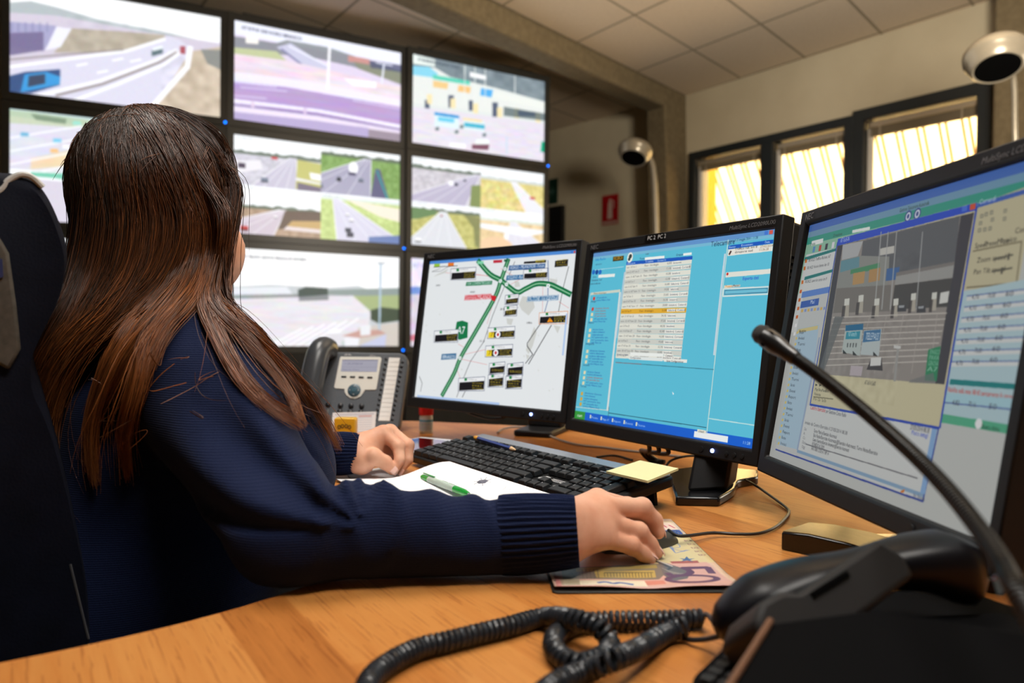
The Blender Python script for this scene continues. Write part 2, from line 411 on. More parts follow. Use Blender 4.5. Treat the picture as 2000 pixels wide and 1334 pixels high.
window('window_1', sA, sB, ztop1, 0.062, [(m1a, m1b)], 0.045)
window('window_2', sC, sD, ztop2, 0.075, [], 0.060)
# outside: a sunlit ribbed awning of pale translucent sheet, hanging down in front of the windows
M_awn = bpy.data.materials.new('awning_sheet'); M_awn.use_nodes = True
def awning_nodes(M):
    b = bsdf(M); b.inputs['Base Color'].default_value = (0.95, 0.86, 0.62, 1); b.inputs['Roughness'].default_value = 0.8; b.inputs['Specular IOR Level'].default_value = 0.0
    t = N(M, 'ShaderNodeBsdfTranslucent'); t.inputs[0].default_value = (1.0, 0.90, 0.68, 1); mx = N(M, 'ShaderNodeMixShader'); mx.inputs[0].default_value = 0.7
    o = [n for n in M.node_tree.nodes if n.type == 'OUTPUT_MATERIAL'][0]; L(M, b.outputs[0], mx.inputs[1]); L(M, t.outputs[0], mx.inputs[2]); L(M, mx.outputs[0], o.inputs[0])
awning_nodes(M_awn)
aw = empty('awning', wp0+wa*1.5-wn*1.6+Vector((0, 0, 2.4)), label='sunlit pale ribbed awning hanging outside the three window panes', cat='awning')
O = wp0-wn*0.55+Vector((0, 0, 2.75)); dn = (-wn*1.5+Vector((0, 0, -2.0))).normalized()
b = MB(); b.prism([(-1.5, 0), (6, 0), (6, 3.0), (-1.5, 3.0)], O, wa, dn, wa.cross(dn), 0.006); b.build('sheet', M_awn, aw, smooth=False)
M_rib = mat('awning_rib', (0.30, 0.17, 0.06), 0.7)
for k in range(44):
    b = MB()
    s0 = -1.2+k*0.15
    for q in (0, 0.045):
        b.prism([(s0+q, 0.1), (s0+q+0.014, 0.1), (s0+q+0.014-0.25, 3.0), (s0+q-0.25, 3.0)], O, wa, dn, wa.cross(dn), 0.02 if wa.cross(dn).dot(wn) > 0 else -0.02)
    b.build('rib', M_rib, aw, smooth=False)
# yellow post seen through the left pane
b = MB(); sY = (onplane(1385, 400, wp0-wn*0.38, wn)-wp0).dot(wa); wbox(b, sY-0.04, sY+0.04, 0, 2.6, -0.42, -0.34)
tag(b.build('post', mat('yellow_paint', (0.75, 0.45, 0.02), 0.5)), 'yellow painted post outside the left window pane', 'post')

# ---- portal frame: column and beam of concrete, named as trim of the room
S0 = Vector((1.416, 6.20, 0)); S1 = S0-bd*0.36; S2 = S1-wa*0.20; S3 = S0-wa*0.20+bd*0.05
def shear(p, z): return Vector((p.x+0.034*(HC-z), p.y, z))
b = MB(); q = [S0+bd*0.05, S1, S2, S3]
b.add([shear(p, 0) for p in q]+[shear(p, HC) for p in q], [(3, 2, 1, 0), (4, 5, 6, 7), (0, 1, 5, 4), (1, 2, 6, 5), (2, 3, 7, 6), (3, 0, 4, 7)])
struct(b.build('column_1', M_conc, smooth=False, bevel=0.012))
b = MB(); Q0 = S0+bd*0.05; Q1 = S2+bd*0.41
b.add([p+Vector((0, 0, z)) for z in (HC-0.165, HC) for p in (Q0, Q0-bd*8.6, Q1-bd*8.6, Q1)], [(3, 2, 1, 0), (4, 5, 6, 7), (0, 1, 5, 4), (1, 2, 6, 5), (2, 3, 7, 6), (3, 0, 4, 7)])
struct(b.build('beam', M_conc, smooth=False, bevel=0.02))
s2 = (onplane(1941, 130, wp0+wn*0.22, wn)-wp0).dot(wa)
b = MB(); wbox(b, s2, s2+0.45, 0, HC, 0.0, 0.22); struct(b.build('column_2', M_conc, smooth=False, bevel=0.012))
# hole in the first column
hp = onplane(1313, 314, S0, Vector((-bd.y, bd.x, 0))); 
# ---- bowl lamps on bent stems
M_bowl = mat('lamp_bowl', (0.33, 0.29, 0.22), 0.28, 0.35); M_dark = mat('dark_hollow', (0.002, 0.002, 0.002), 0.9, spec=0.02)
def bowl_lamp(c, r, tilt, path, label, rs_=0.021):
    t = empty('wall_lamp', path[-1], label=label, cat='lamp', group='bowl lamps on bent stems by the window wall')
    ax = Vector(tilt).normalized()      # the way the mouth looks
    b = MB(); b.lathe([(0.02*r, -0.40*r), (0.6*r, -0.38*r), (0.92*r, -0.28*r), (1.0*r, -0.16*r), (1.0*r, 0.04*r), (0.95*r, 0.10*r), (0.90*r, 0.24*r), (0.82*r, 0.42*r), (0.75*r, 0.49*r), (0.69*r, 0.46*r)], c, ax, 40)
    b.build('lamp_shade', M_bowl, t)
    b = MB(); b.lathe([(0.685*r, 0.465*r), (0.64*r, 0.10*r), (0.5*r, -0.2*r), (0.001, -0.3*r)], c, ax, 32); b.build('diffuser', M_dark, t)
    b = MB(); b.tube(catmull(path, 8), rs_, 12); b.build('stem', M_bowl, t)
c1 = atd(1240, 297, 5.45)
bowl_lamp(c1, 0.125, (-0.28, -0.42, -0.95), [c1+Vector((0.09, 0.02, -0.02)), atd(1266, 306, 5.5), atd(1276, 330, 5.5), atd(1280, 400, 5.5), atd(1283, 520, 5.5), atd(1286, 700, 5.5), Vector((atd(1288, 760, 5.5).x, 5.5, 0.0))],
          'small pale bowl lamp beside the concrete column, near the fire sign')
c2 = atd(1945, 112, 3.15)
bowl_lamp(c2, 0.122, (-0.12, -0.42, -1.0), [c2+Vector((0.06, 0.06, 0.02)), atd(1975, 135, 3.25), atd(1981, 170, 3.25), atd(1982, 250, 3.25), atd(1983, 400, 3.25), Vector((atd(1984, 500, 3.25).x, 3.25, 0.0))],
          'large pale bowl lamp at the right edge, above the right monitor', 0.0115)
# ---- signs and the dark doorway on the back wall
wbn = Vector((-wbd.y, wbd.x, 0)); wbn = wbn if wbn.dot(-wb0) > 0 else -wbn
def onback(px, py): return onplane(px, py, wb0, wbn)
a_, c_ = onback(1177, 383), onback(1207.5, 441); w_ = (c_-a_).dot(wbd); h_ = a_.z-onback(1177, 441).z
cv = Canvas(96, 128, bg=C8(176, 16, 24))
cv.rect(0.0, 0.0, 1, 0.05, C8(190, 60, 60)); cv.poly([(0.38, 0.25), (0.62, 0.25), (0.66, 0.8), (0.34, 0.8)], C8(215, 190, 180), raw=True); cv.rect(0.44, 0.14, 0.56, 0.25, C8(215, 190, 180)); cv.line([(0.55, 0.18), (0.74, 0.24), (0.72, 0.45)], 0.04, C8(215, 190, 180), raw=True); cv.rect(0.05, 0.88, 0.95, 0.97, C8(205, 185, 170))
cv.text('ESTINTORE', 0.12, 0.955, 0.05, C8(120, 40, 40), raw=True, width=0.76)
def plate(name, m_, O, ex, ey, ez, w, h, th, root=None, back=None):
    """a flat board with its picture on the front"""
    b = MB(); O = Vector(O); b.add([O+ez*th, O+ex*w+ez*th, O+ex*w+ey*h+ez*th, O+ey*h+ez*th], [(0, 1, 2, 3)], 0)
    b.add([O, O+ex*w, O+ex*w+ey*h, O+ey*h, O+ez*th, O+ex*w+ez*th, O+ex*w+ey*h+ez*th, O+ey*h+ez*th], [(3, 2, 1, 0), (0, 1, 5, 4), (1, 2, 6, 5), (2, 3, 7, 6), (3, 0, 4, 7)], 1)
    b.uv = [(0, 0), (1, 0), (1, 1), (0, 1)]+[(0.5, 0.02)]*8
    return b.build(name, [m_, back or m_], root, smooth=False)
tag(plate('fire_extinguisher_sign', print_mat('fire_sign_print', cv.image('fire_sign')), Vector((a_.x, a_.y, a_.z-h_))+wbn*0.002, wbd, Vector((0, 0, 1)), wbn, w_, h_, 0.004), 'red fire extinguisher sign with a white symbol on the back wall', 'sign')
a_ = onback(1066, 353); w_ = (onback(1090, 353)-a_).dot(wbd); h_ = a_.z-onback(1066, 401).z
cv = Canvas(64, 64, bg=C8(18, 52, 40)); cv.poly([(0.55, 0.3), (0.85, 0.5), (0.55, 0.7)], C8(60, 90, 80), raw=True); cv.rect(0.15, 0.44, 0.56, 0.56, C8(60, 90, 80))
tag(plate('exit_sign', print_mat('exit_sign_print', cv.image('exit_sign')), Vector((a_.x, a_.y, a_.z-h_))+wbn*0.002, wbd, Vector((0, 0, 1)), wbn, w_, h_, 0.012), 'dark green escape sign half behind the rightmost wall screens', 'sign')
a_ = onback(1050, 406); c_ = onback(1104, 406); b = MB(); b.prism([(0, 0), ((c_-a_).dot(wbd), 0), ((c_-a_).dot(wbd), 0.05), (0, 0.05)], Vector((a_.x, a_.y, 0)), wbd, wbn, (0, 0, 1), a_.z-0.02)
dr = empty('door_1', Vector((a_.x, a_.y, 0))); dr['kind'] = 'structure'
b.build('door_panel', mat('door_black', (0.006, 0.006, 0.007), 0.5), dr, smooth=False)

# ================================================================== VIDEO WALL
TVW, TVH = 1.0184, 0.5727
COLS = [(-2.159, 4.139, 0.442), (-1.183, 4.631, 0.502), (-0.224, 5.147, 0.532)]
Z0, DZ = CAMZ+1.5035, 0.6591
M_bez = mat('tv_bezel', (0.030, 0.028, 0.022), 0.38); M_tvback = mat('tv_back', (0.008, 0.008, 0.008), 0.6)
M_led = emit_mat('blue_led', (0.0, 0.16, 1.0), 4.0)
def tv_frame(c, r):
    X, Y, yaw = COLS[c]; rt = Vector((math.cos(yaw), math.sin(yaw), 0)); n = Vector((math.sin(yaw), -math.cos(yaw), 0)); return Vector((X, Y, Z0-r*DZ)), rt, n
UPV = Vector((0, 0, 1))
def tv_px(c, r):
    o, rt, n = tv_frame(c, r); return [project(o+rt*(sx*TVW/2)+UPV*(sy*TVH/2)) for sx, sy in ((-1, 1), (1, 1), (1, -1), (-1, -1))]
def television(c, r, canvas, label, strength=1.12):
    o, rt, n = tv_frame(c, r); R = Matrix((rt, UPV, n)).transposed()
    t = empty('wall_screen', o, R=R, label=label, cat='screen', group='large screens of the video wall')
    bw, bh = 0.038, 0.0415
    b = MB(); w2, h2 = TVW/2, TVH/2
    out = [(-w2-bw, -h2-bh), (w2+bw, -h2-bh), (w2+bw, h2+bh), (-w2-bw, h2+bh)]; inn = [(-w2, -h2), (w2, -h2), (w2, h2), (-w2, h2)]
    P = lambda q, z: o+rt*q[0]+UPV*q[1]+n*z
    vs = [P(q, 0.012) for q in out]+[P(q, 0.012) for q in inn]+[P(q, -0.004) for q in inn]+[P(q, -0.11) for q in out]
    fs = [(i, (i+1) % 4, 4+(i+1) % 4, 4+i) for i in range(4)]+[(4+i, 4+(i+1) % 4, 8+(i+1) % 4, 8+i) for i in range(4)]+[(12+i, 12+(i+1) % 4, (i+1) % 4, i) for i in range(4)]+[(15, 14, 13, 12)]
    b.add(vs, fs); bz = b.build('bezel', M_bez, t, smooth=False)
    b = MB(); b.add([P(q, -0.002) for q in inn], [(0, 1, 2, 3)]); b.uv = [(0, 0), (1, 0), (1, 1), (0, 1)]
    b.build('display', screen_mat('tv_picture', canvas.image('tv_picture'), strength), t, smooth=False)
    if (c, r) in ((1, 0), (0, 2)): return t
    b = MB(); b.lathe([(0.0075, 0), (0.0075, 0.003), (0.004, 0.006)], P((w2+0.028, -h2-0.026), 0.012), n, 14); b.build('power_light', M_led, t).parent = bz
    return t
GR, LG, WH = C8(205, 203, 222), C8(228, 228, 240), C8(250, 251, 255)
def px(c, r, w=320, h=180, bg=WH): return Canvas(w, h, tv_px(c, r), bg)
def road_view(seed, sky=0.25, ground=C8(196, 190, 214), verge=C8(190, 196, 130), road=C8(200, 196, 214), vx=0.5, w=200, h=112, left=0.0, right=1.0, cars=4, tree=C8(96, 110, 96), hz_noise=0.05, grad=0.0):
    rs = np.random.RandomState(seed); c = Canvas(w, h, bg=C8(246, 249, 252))
    c.rect(0, sky, 1, 1, verge); c.noise(0.07, 0.06, (0, sky, 1, 1), seed)
    P = [(x, sky-hz_noise*rs.rand()) for x in np.linspace(0, 1, 24)]
    c.poly([(0, sky+0.05)]+P+[(1, sky+0.05)], tree, 0.85, raw=True)
    c.poly([(vx-0.04, sky+0.02), (vx+0.05, sky+0.02), (right, 1.0), (left, 1.0)], road, raw=True)
    for k in range(5):
        f = k/4; c.line([(vx-0.035+0.08*f, sky+0.03), (left+(right-left)*f, 1.0)], 0.018 if k in (0, 4) else 0.010, WH, 0.9, raw=True)
    for k in range(cars):
        t = rs.rand()**1.3; f = rs.choice([0.2, 0.4, 0.62, 0.85]); x = (vx+(left+(right-left)*f-vx)*t); y = sky+0.04+(0.94-sky)*t; s = 0.02+0.07*t
        col = [C8(250, 250, 252), C8(60, 64, 80), C8(190, 60, 60), C8(120, 130, 150)][rs.randint(4)]
        c.rect(x-s*0.5, y-s*1.2, x+s*0.5, y, col); c.rect(x-s*0.5, y-s*0.35, x+s*0.5, y, C8(50, 50, 60), 0.8)
    return c
# --- top left: motorway with a blue lorry
c = px(0, 0, bg=C8(252, 253, 255))
c.poly([(15, 5), (60, 2), (110, 14), (200, 40), (300, 58), (440, 90), (440, 260), (10, 220)], C8(176, 186, 190), 0.9)
c.poly([(15, 24), (110, 30), (175, 42), (260, 58), (440, 86), (440, 260), (10, 220)], C8(214, 206, 222))
c.poly([(140, 55), (250, 62), (322, 68), (318, 92), (230, 100), (105, 103), (112, 95)], C8(186, 176, 160)); c.noise(0.05, 0.05, (0.25, 0.2, 0.8, 0.55), 3)
c.poly([(20, 42), (110, 50), (108, 66), (85, 100), (20, 92)], C8(172, 170, 206)); c.poly([(110, 52), (140, 56), (118, 92), (88, 98)], C8(240, 240, 250)); c.poly([(20, 64), (85, 62), (85, 98), (20, 108)], C8(122, 112, 150), 0.9)
for k in range(6): c.line([(22+k*14, 44), (22+k*14, 62)], 0.008, C8(140, 140, 180))
c.poly([(20, 128), (130, 112), (240, 98), (330, 70), (352, 78), (375, 96), (300, 240), (10, 210)], C8(222, 220, 238))
c.line([(20, 130), (130, 115), (245, 100), (322, 76)], 0.03, WH); c.line([(20, 116), (130, 106), (240, 97)], 0.012, C8(150, 140, 140))
c.poly([(372, 100), (440, 90), (440, 260), (290, 232), (340, 150)], C8(206, 190, 170)); c.noise(0.07, 0.06, (0.7, 0.4, 1, 1), 5)
c.poly([(392, 96), (440, 98), (440, 140), (405, 124)], C8(130, 136, 136), 0.8); c.line([(372, 92), (366, 130), (292, 215)], 0.05, WH)
c.line([(75, 187), (195, 158), (305, 118), (345, 98)], 0.035, C8(248, 248, 254)); c.line([(110, 186), (200, 164), (310, 122), (345, 102)], 0.022, C8(160, 150, 150)); c.line([(145, 196), (230, 164), (320, 126), (355, 100)], 0.03, WH)
c.poly([(18, 148), (50, 140), (118, 135), (117, 166), (60, 182), (18, 180)], C8(66, 90, 136)); c.poly([(48, 145), (90, 140), (118, 150), (116, 165), (40, 180)], C8(70, 158, 222)); c.poly([(56, 148), (88, 144), (88, 163), (54, 170)], C8(70, 80, 104))
c.poly([(296, 98), (318, 94), (318, 104), (296, 110)], C8(100, 120, 126)); c.poly([(298, 93), (318, 88), (318, 95), (298, 100)], C8(240, 246, 250)); c.poly([(352, 90), (362, 90), (362, 106), (352, 104)], C8(176, 90, 100))
for q in ((150, 128), (190, 142), (220, 118), (255, 120)): c.line([(q[0], q[1]), (q[0]+20, q[1]-4)], 0.02, WH)
television(0, 0, c.blur(9).noise(0.012, 0.012, seed=3, colored=True), 'wall screen showing a curving motorway with a blue lorry, top left of the video wall')
# --- top middle: lilac carriageways
c = px(1, 0, bg=C8(226, 214, 238))
c.poly([(455, 30), (790, 95), (790, 128), (455, 66)], C8(240, 242, 255)); c.poly([(455, 70), (540, 84), (560, 78), (640, 92), (700, 112), (790, 140), (790, 165), (690, 130), (600, 110), (455, 100)], C8(120, 126, 130), 0.75)
c.poly([(455, 92), (540, 100), (560, 118), (500, 112), (455, 106)], C8(196, 204, 160)); c.poly([(480, 70), (505, 74), (505, 86), (480, 84)], C8(250, 246, 240)); c.poly([(680, 108), (722, 116), (722, 126), (680, 120)], C8(206, 150, 146))
c.poly([(690, 120), (790, 140), (790, 168), (700, 134)], C8(140, 144, 120), 0.8); c.poly([(722, 118), (790, 128), (790, 142), (724, 132)], C8(84, 90, 120), 0.8)
c.poly([(540, 92), (568, 84), (640, 130), (660, 150), (610, 140)], C8(206, 206, 230)); c.line([(550, 96), (600, 134)], 0.02, C8(130, 130, 170)); c.line([(565, 90), (640, 128)], 0.02, C8(240, 240, 255))
c.poly([(455, 104), (560, 118), (790, 170), (790, 215), (455, 150)], C8(236, 220, 232)); c.noise(0.05, 0.03, (0, 0.35, 1, 0.6), 8, True, 5)
c.poly([(455, 140), (600, 158), (790, 196), (790, 212), (455, 158)], C8(240, 236, 252)); c.poly([(670, 152), (735, 160), (735, 172), (690, 168)], C8(250, 250, 255))
c.poly([(455, 158), (560, 170), (790, 210), (790, 250), (455, 200)], C8(184, 158, 208)); c.noise(0.03, 0.03, (0, 0.58, 1, 0.8), 9, True, 8)
for p in (((455, 160), (540, 170)), ((470, 170), (560, 178)), ((690, 196), (790, 214)), ((455, 186), (520, 192))): c.line(p, 0.016, C8(214, 200, 236))
c.line([(455, 196), (620, 216), (790, 248)], 0.035, C8(244, 240, 255)); c.line([(455, 204), (620, 224), (790, 254)], 0.014, C8(130, 110, 170)); c.line([(455, 212), (620, 232), (790, 264)], 0.035, C8(240, 228, 246))
c.poly([(455, 218), (620, 236), (720, 250), (720, 275), (455, 240)], C8(184, 170, 212)); c.poly([(720, 252), (790, 262), (790, 285), (720, 272)], C8(150, 136, 150), 0.9)
c.line([(644, 90), (640, 172)], 0.03, C8(250, 250, 255)); c.line([(750, 126), (746, 162)], 0.02, C8(236, 240, 255)); c.line([(735, 122), (766, 128)], 0.014, C8(230, 235, 250)); c.line([(494, 200), (494, 208)], 0.03, C8(230, 210, 230)); c.line([(596, 212), (596, 224)], 0.03, C8(220, 200, 230))
c.text('A7 KM 8+300 NORD BINASCO', 472, 56, 0.034, C8(40, 44, 70), width=0.34)
television(1, 0, c.blur(8).noise(0.012, 0.012, seed=3, colored=True), 'wall screen of lilac carriageways with a lamp mast, top middle of the video wall')
# --- top right: toll plaza
def plaza(c):
    c.poly([(800, 100), (860, 116), (1070, 160), (1070, 200), (1000, 186), (930, 170), (800, 150)], C8(128, 142, 150)); c.poly([(805, 105), (850, 116), (850, 130), (805, 124)], C8(236, 246, 240))
    c.noise(0.07, 0.08, (0.3, 0.0, 1.0, 0.4), 4)
    c.poly([(800, 128), (850, 132), (880, 150), (970, 172), (1070, 200), (1070, 235), (960, 220), (800, 200)], C8(232, 236, 232))
    c.poly([(806, 128), (838, 130), (856, 144), (850, 152), (806, 146)], C8(140, 214, 238)); c.poly([(846, 146), (918, 158), (918, 166), (846, 154)], C8(96, 210, 184)); c.poly([(846, 157), (876, 162), (874, 174), (846, 170)], C8(240, 204, 140)); c.poly([(896, 166), (920, 170), (918, 182), (894, 178)], C8(244, 196, 130))
    c.poly([(940, 172), (964, 176), (960, 190), (938, 186)], C8(84, 176, 238)); c.poly([(918, 140), (950, 148), (950, 156), (918, 150)], C8(250, 250, 252)); c.poly([(962, 178), (1066, 202), (1066, 214), (962, 190)], C8(236, 240, 234))
    for x in (908, 928, 948, 1006): c.line([(x, 100), (x, 205)], 0.012, C8(236, 240, 236))
    for q in ((830, 195, 6, 22), (876, 186, 7, 24), (916, 196, 5, 20), (962, 200, 7, 28)): c.poly([(q[0], q[1]), (q[0]+q[2]*1.5, q[1]), (q[0]+q[2]*1.5, q[1]+q[3]), (q[0], q[1]+q[3])], C8(60, 72, 100), 0.85)
    for q in ((838, 190), (884, 198), (928, 208), (975, 216), (1008, 218), (1050, 226)): c.poly([(q[0]-4, q[1]-6), (q[0]+6, q[1]-6), (q[0]+6, q[1]+14), (q[0]-4, q[1]+12)], C8(244, 228, 180))
    c.poly([(984, 208), (1066, 222), (1066, 236), (984, 226)], C8(90, 106, 110), 0.8); c.poly([(1012, 216), (1046, 220), (1046, 228), (1012, 226)], C8(60, 76, 100), 0.7)
    c.poly([(800, 208), (860, 214), (1070, 242), (1070, 325), (800, 290)], C8(228, 222, 234)); c.noise(0.03, 0.02, (0, 0.6, 1, 1), 6, True, 5)
    c.poly([(849, 218), (896, 226), (896, 252), (849, 246)], C8(222, 240, 246)); c.poly([(849, 219), (897, 226), (897, 231), (849, 224)], C8(20, 140, 214)); c.poly([(856, 228), (888, 232), (887, 240), (856, 236)], C8(110, 206, 236))
    c.poly([(905, 230), (946, 236), (946, 258), (905, 252)], C8(226, 240, 244)); c.poly([(905, 230), (942, 235), (942, 239), (905, 234)], C8(246, 220, 160)); c.poly([(907, 239), (947, 244), (947, 252), (907, 247)], C8(70, 180, 208))
    for q in ((850, 250), (888, 256), (942, 262), (898, 246)): c.poly([(q[0], q[1]), (q[0]+7, q[1]-3), (q[0]+8, q[1]+4), (q[0]+1, q[1]+5)], C8(70, 96, 100), 0.8)
    c.poly([(930, 272), (955, 272), (956, 282), (928, 282)], C8(242, 248, 246)); c.poly([(922, 282), (956, 282), (954, 293), (922, 291)], C8(126, 82, 100)); c.poly([(878, 278), (910, 281), (910, 290), (878, 287)], C8(246, 248, 252)); c.line([(990, 268), (990, 300)], 0.02, C8(200, 220, 236)); c.poly([(1058, 276), (1066, 278), (1066, 298), (1056, 296)], C8(14, 170, 130))
    c.text('A7 BARRIERA MILANO OVEST', 816, 118, 0.034, C8(40, 50, 66), width=0.30); return c
c = plaza(px(2, 0, bg=C8(226, 232, 230)))
television(2, 0, c.blur(8).noise(0.012, 0.012, seed=3, colored=True), 'wall screen of a toll plaza with blue lane signs, top right of the video wall')
def quad_view(vs, w=400, h=226):
    c = Canvas(w, h)
    for k, v in enumerate(vs): c.paste(v.blur(3), 0.5*(k % 2), 0.5*(k//2), 0.5*(k % 2)+0.5, 0.5*(k//2)+0.5)
    for k in range(4): c.text('SV %d KM %d+%d00' % (k+1, 4+3*k, 2+k), 0.02+0.5*(k % 2), 0.035+0.5*(k//2), 0.016, C8(150, 160, 170), raw=True)
    return c.blur(4).noise(0.012, 0.010, seed=5, colored=True)
# --- middle row
c = px(0, 1, bg=C8(238, 238, 244)); c.poly([(15, 205), (440, 262), (440, 285), (15, 225)], C8(200, 222, 222)); c.poly([(15, 214), (70, 220), (250, 245), (440, 285), (440, 300), (200, 262), (15, 240)], C8(178, 196, 150), 0.6); c.poly([(60, 222), (130, 232), (128, 242), (70, 234)], C8(110, 132, 110), 0.7)
c.poly([(15, 240), (250, 255), (440, 300), (440, 480), (15, 420)], C8(222, 220, 234)); c.poly([(60, 310), (150, 290), (180, 320), (60, 330)], C8(236, 216, 182)); c.noise(0.03, 0.05, (0, 0.2, 1, 0.9), 12, True, 3)
for k in range(5): c.line([(15, 270+k*26), (160, 246+k*24)], 0.014, WH)
for q in ((48, 262, C8(120, 186, 220)), (112, 274, C8(130, 206, 236)), (106, 294, C8(246, 196, 130)), (150, 240, C8(160, 226, 210)), (130, 286, WH)): c.poly([(q[0]-8, q[1]-4), (q[0]+8, q[1]-3), (q[0]+8, q[1]+4), (q[0]-8, q[1]+4)], q[2])
c.poly([(15, 328), (200, 345), (200, 362), (15, 346)], C8(250, 252, 254)); c.poly([(60, 336), (150, 340), (150, 352), (60, 344)], C8(110, 200, 170), 0.9); c.poly([(15, 346), (440, 380), (440, 480), (15, 450)], C8(218, 212, 226))
television(0, 1, c.blur(9).noise(0.012, 0.012, seed=3, colored=True), 'wall screen of pale traffic lanes, directly behind the seated woman\'s head')
v1 = road_view(21, 0.32, vx=0.66, left=0.2, right=0.72, verge=C8(206, 204, 216), cars=1); v1.poly([(0.72, 0.36), (1, 0.4), (1, 0.98), (0.7, 0.98)], C8(196, 194, 120), raw=True); v1.poly([(0.7, 0.74), (1, 0.8), (1, 0.84), (0.7, 0.8)], C8(236, 236, 240), raw=True); v1.poly([(0.72, 0.84), (1, 0.9), (1, 1), (0.72, 1)], C8(120, 110, 130), raw=True); v1.poly([(0.86, 0.6), (1, 0.62), (1, 0.76), (0.88, 0.74)], C8(250, 252, 255), raw=True); v1.poly([(0.02, 0.52), (0.3, 0.46), (0.32, 0.64), (0.04, 0.78)], C8(236, 234, 240), raw=True); v1.rect(0.05, 0.56, 0.13, 0.66, C8(80, 70, 90)); v1.rect(0.42, 0.36, 0.49, 0.41, C8(206, 70, 80))
v2 = road_view(22, 0.14, vx=0.58, left=-0.55, right=0.62, road=C8(168, 166, 190), verge=C8(130, 166, 96), cars=3); v2.poly([(0.68, 0.36), (0.74, 0.36), (0.86, 1.0), (0.62, 1.0)], C8(96, 96, 130), raw=True); v2.line([(0.7, 0.4), (0.78, 0.75), (0.84, 1)], 0.03, C8(30, 170, 160), raw=True); v2.ell(0.40, 0.40, 0.06, 0.14, WH); v2.rect(0.34, 0.5, 0.43, 0.56, C8(60, 60, 90)); v2.ell(0.22, 0.68, 0.03, 0.05, C8(40, 46, 60))
v3 = road_view(23, 0.42, vx=0.55, left=-0.5, right=0.45, road=C8(206, 194, 206), verge=C8(176, 150, 128), cars=2); v3.poly([(0.58, 0.46), (1, 0.42), (1, 0.72), (0.5, 0.86)], C8(96, 80, 72), 0.9, raw=True); v3.poly([(0.66, 0.66), (1, 0.62), (1, 0.8), (0.6, 0.78)], C8(196, 164, 110), raw=True); v3.poly([(0.6, 0.78), (1, 0.8), (1, 0.88), (0.56, 0.86)], C8(226, 214, 214), raw=True)
v4 = road_view(24, 0.08, vx=0.18, left=0.2, right=1.1, road=C8(214, 212, 230), verge=C8(196, 214, 140), cars=5, tree=C8(226, 236, 236)); v4.poly([(0.3, 0.1), (1, 0.2), (1, 0.5), (0.75, 0.42)], C8(242, 234, 216), raw=True); v4.poly([(0.6, 0.88), (1, 0.8), (1, 1), (0.6, 1)], C8(110, 130, 180), raw=True)
television(1, 1, quad_view([v1, v2, v3, v4]), 'wall screen split into four road views, middle column second row of the video wall')
v1 = road_view(31, 0.2, vx=0.95, left=-0.2, right=0.78, road=C8(190, 184, 206), verge=C8(206, 202, 210), cars=2); v1.poly([(0.86, 0.5), (1, 0.46), (1, 1), (0.84, 1)], C8(136, 150, 96), raw=True); v1.ell(0.56, 0.5, 0.04, 0.06, WH)
v2 = road_view(32, 0.26, vx=0.5, left=0.72, right=1.1, road=C8(234, 234, 240), verge=C8(226, 212, 140), cars=0, tree=C8(206, 214, 214)); v2.rect(0.78, 0.6, 0.86, 0.66, C8(206, 90, 96)); v2.noise(0.05, 0.1, (0, 0.4, 0.7, 1), 2, True)
v3 = road_view(33, 0.16, vx=0.45, left=-0.1, right=0.8, road=C8(220, 222, 228), verge=C8(196, 192, 120), cars=2); v3.poly([(0, 0.14), (0.35, 0.16), (0.36, 0.26), (0.1, 0.4), (0, 0.42)], C8(110, 140, 96), raw=True); v3.poly([(0.75, 0.2), (1, 0.24), (1, 1), (0.92, 0.9), (0.9, 0.5)], C8(126, 130, 90), 0.8, raw=True)
v4 = road_view(34, 0.24, vx=0.5, left=0.4, right=1.2, road=C8(226, 224, 234), verge=C8(232, 206, 160), cars=0, tree=C8(220, 230, 220)); v4.poly([(0, 0.36), (1, 0.4), (1, 0.48), (0.7, 0.6), (0, 0.48)], C8(244, 246, 248), raw=True); v4.rect(0.37, 0.56, 0.43, 0.8, WH); v4.ell(0.25, 0.95, 0.28, 0.3, C8(240, 206, 168))
television(2, 1, quad_view([v1, v2, v3, v4]), 'wall screen split into four pale road views, right column second row of the video wall')
# --- bottom row
c = road_view(41, 0.3, w=240, h=135, vx=0.5)
television(0, 2, c.blur(7).noise(0.012, 0.012, seed=3, colored=True), 'wall screen with a road, bottom left of the video wall behind the woman')
c = px(1, 2, bg=C8(253, 253, 254))
c.poly([(450, 560), (530, 556), (640, 562), (700, 558), (720, 566), (790, 562), (790, 700), (440, 700)], C8(190, 196, 200), 0.9); c.poly([(455, 562), (560, 560), (575, 578), (455, 582)], C8(226, 230, 236)); c.poly([(582, 566), (598, 560), (640, 563), (642, 576), (583, 580)], C8(66, 80, 76)); c.poly([(455, 576), (583, 574), (583, 582), (455, 584)], C8(120, 126, 128), 0.7); c.poly([(640, 566), (790, 562), (790, 580), (640, 576)], C8(120, 136, 130), 0.7)
c.poly([(440, 584), (600, 580), (690, 578), (725, 610), (720, 640), (660, 670), (440, 690)], C8(226, 222, 228)); c.noise(0.03, 0.02, (0, 0.45, 0.8, 1), 14, True, 6)
for k in range(6): c.line([(480+k*20, 700), (590+k*22, 642-k*4)], 0.016, C8(250, 250, 254))
c.poly([(690, 578), (790, 576), (790, 610), (722, 606)], C8(166, 180, 130)); c.poly([(724, 606), (745, 600), (780, 604), (782, 626), (740, 632), (724, 624)], C8(70, 82, 66)); c.poly([(700, 640), (790, 628), (790, 700), (690, 690)], C8(206, 198, 190))
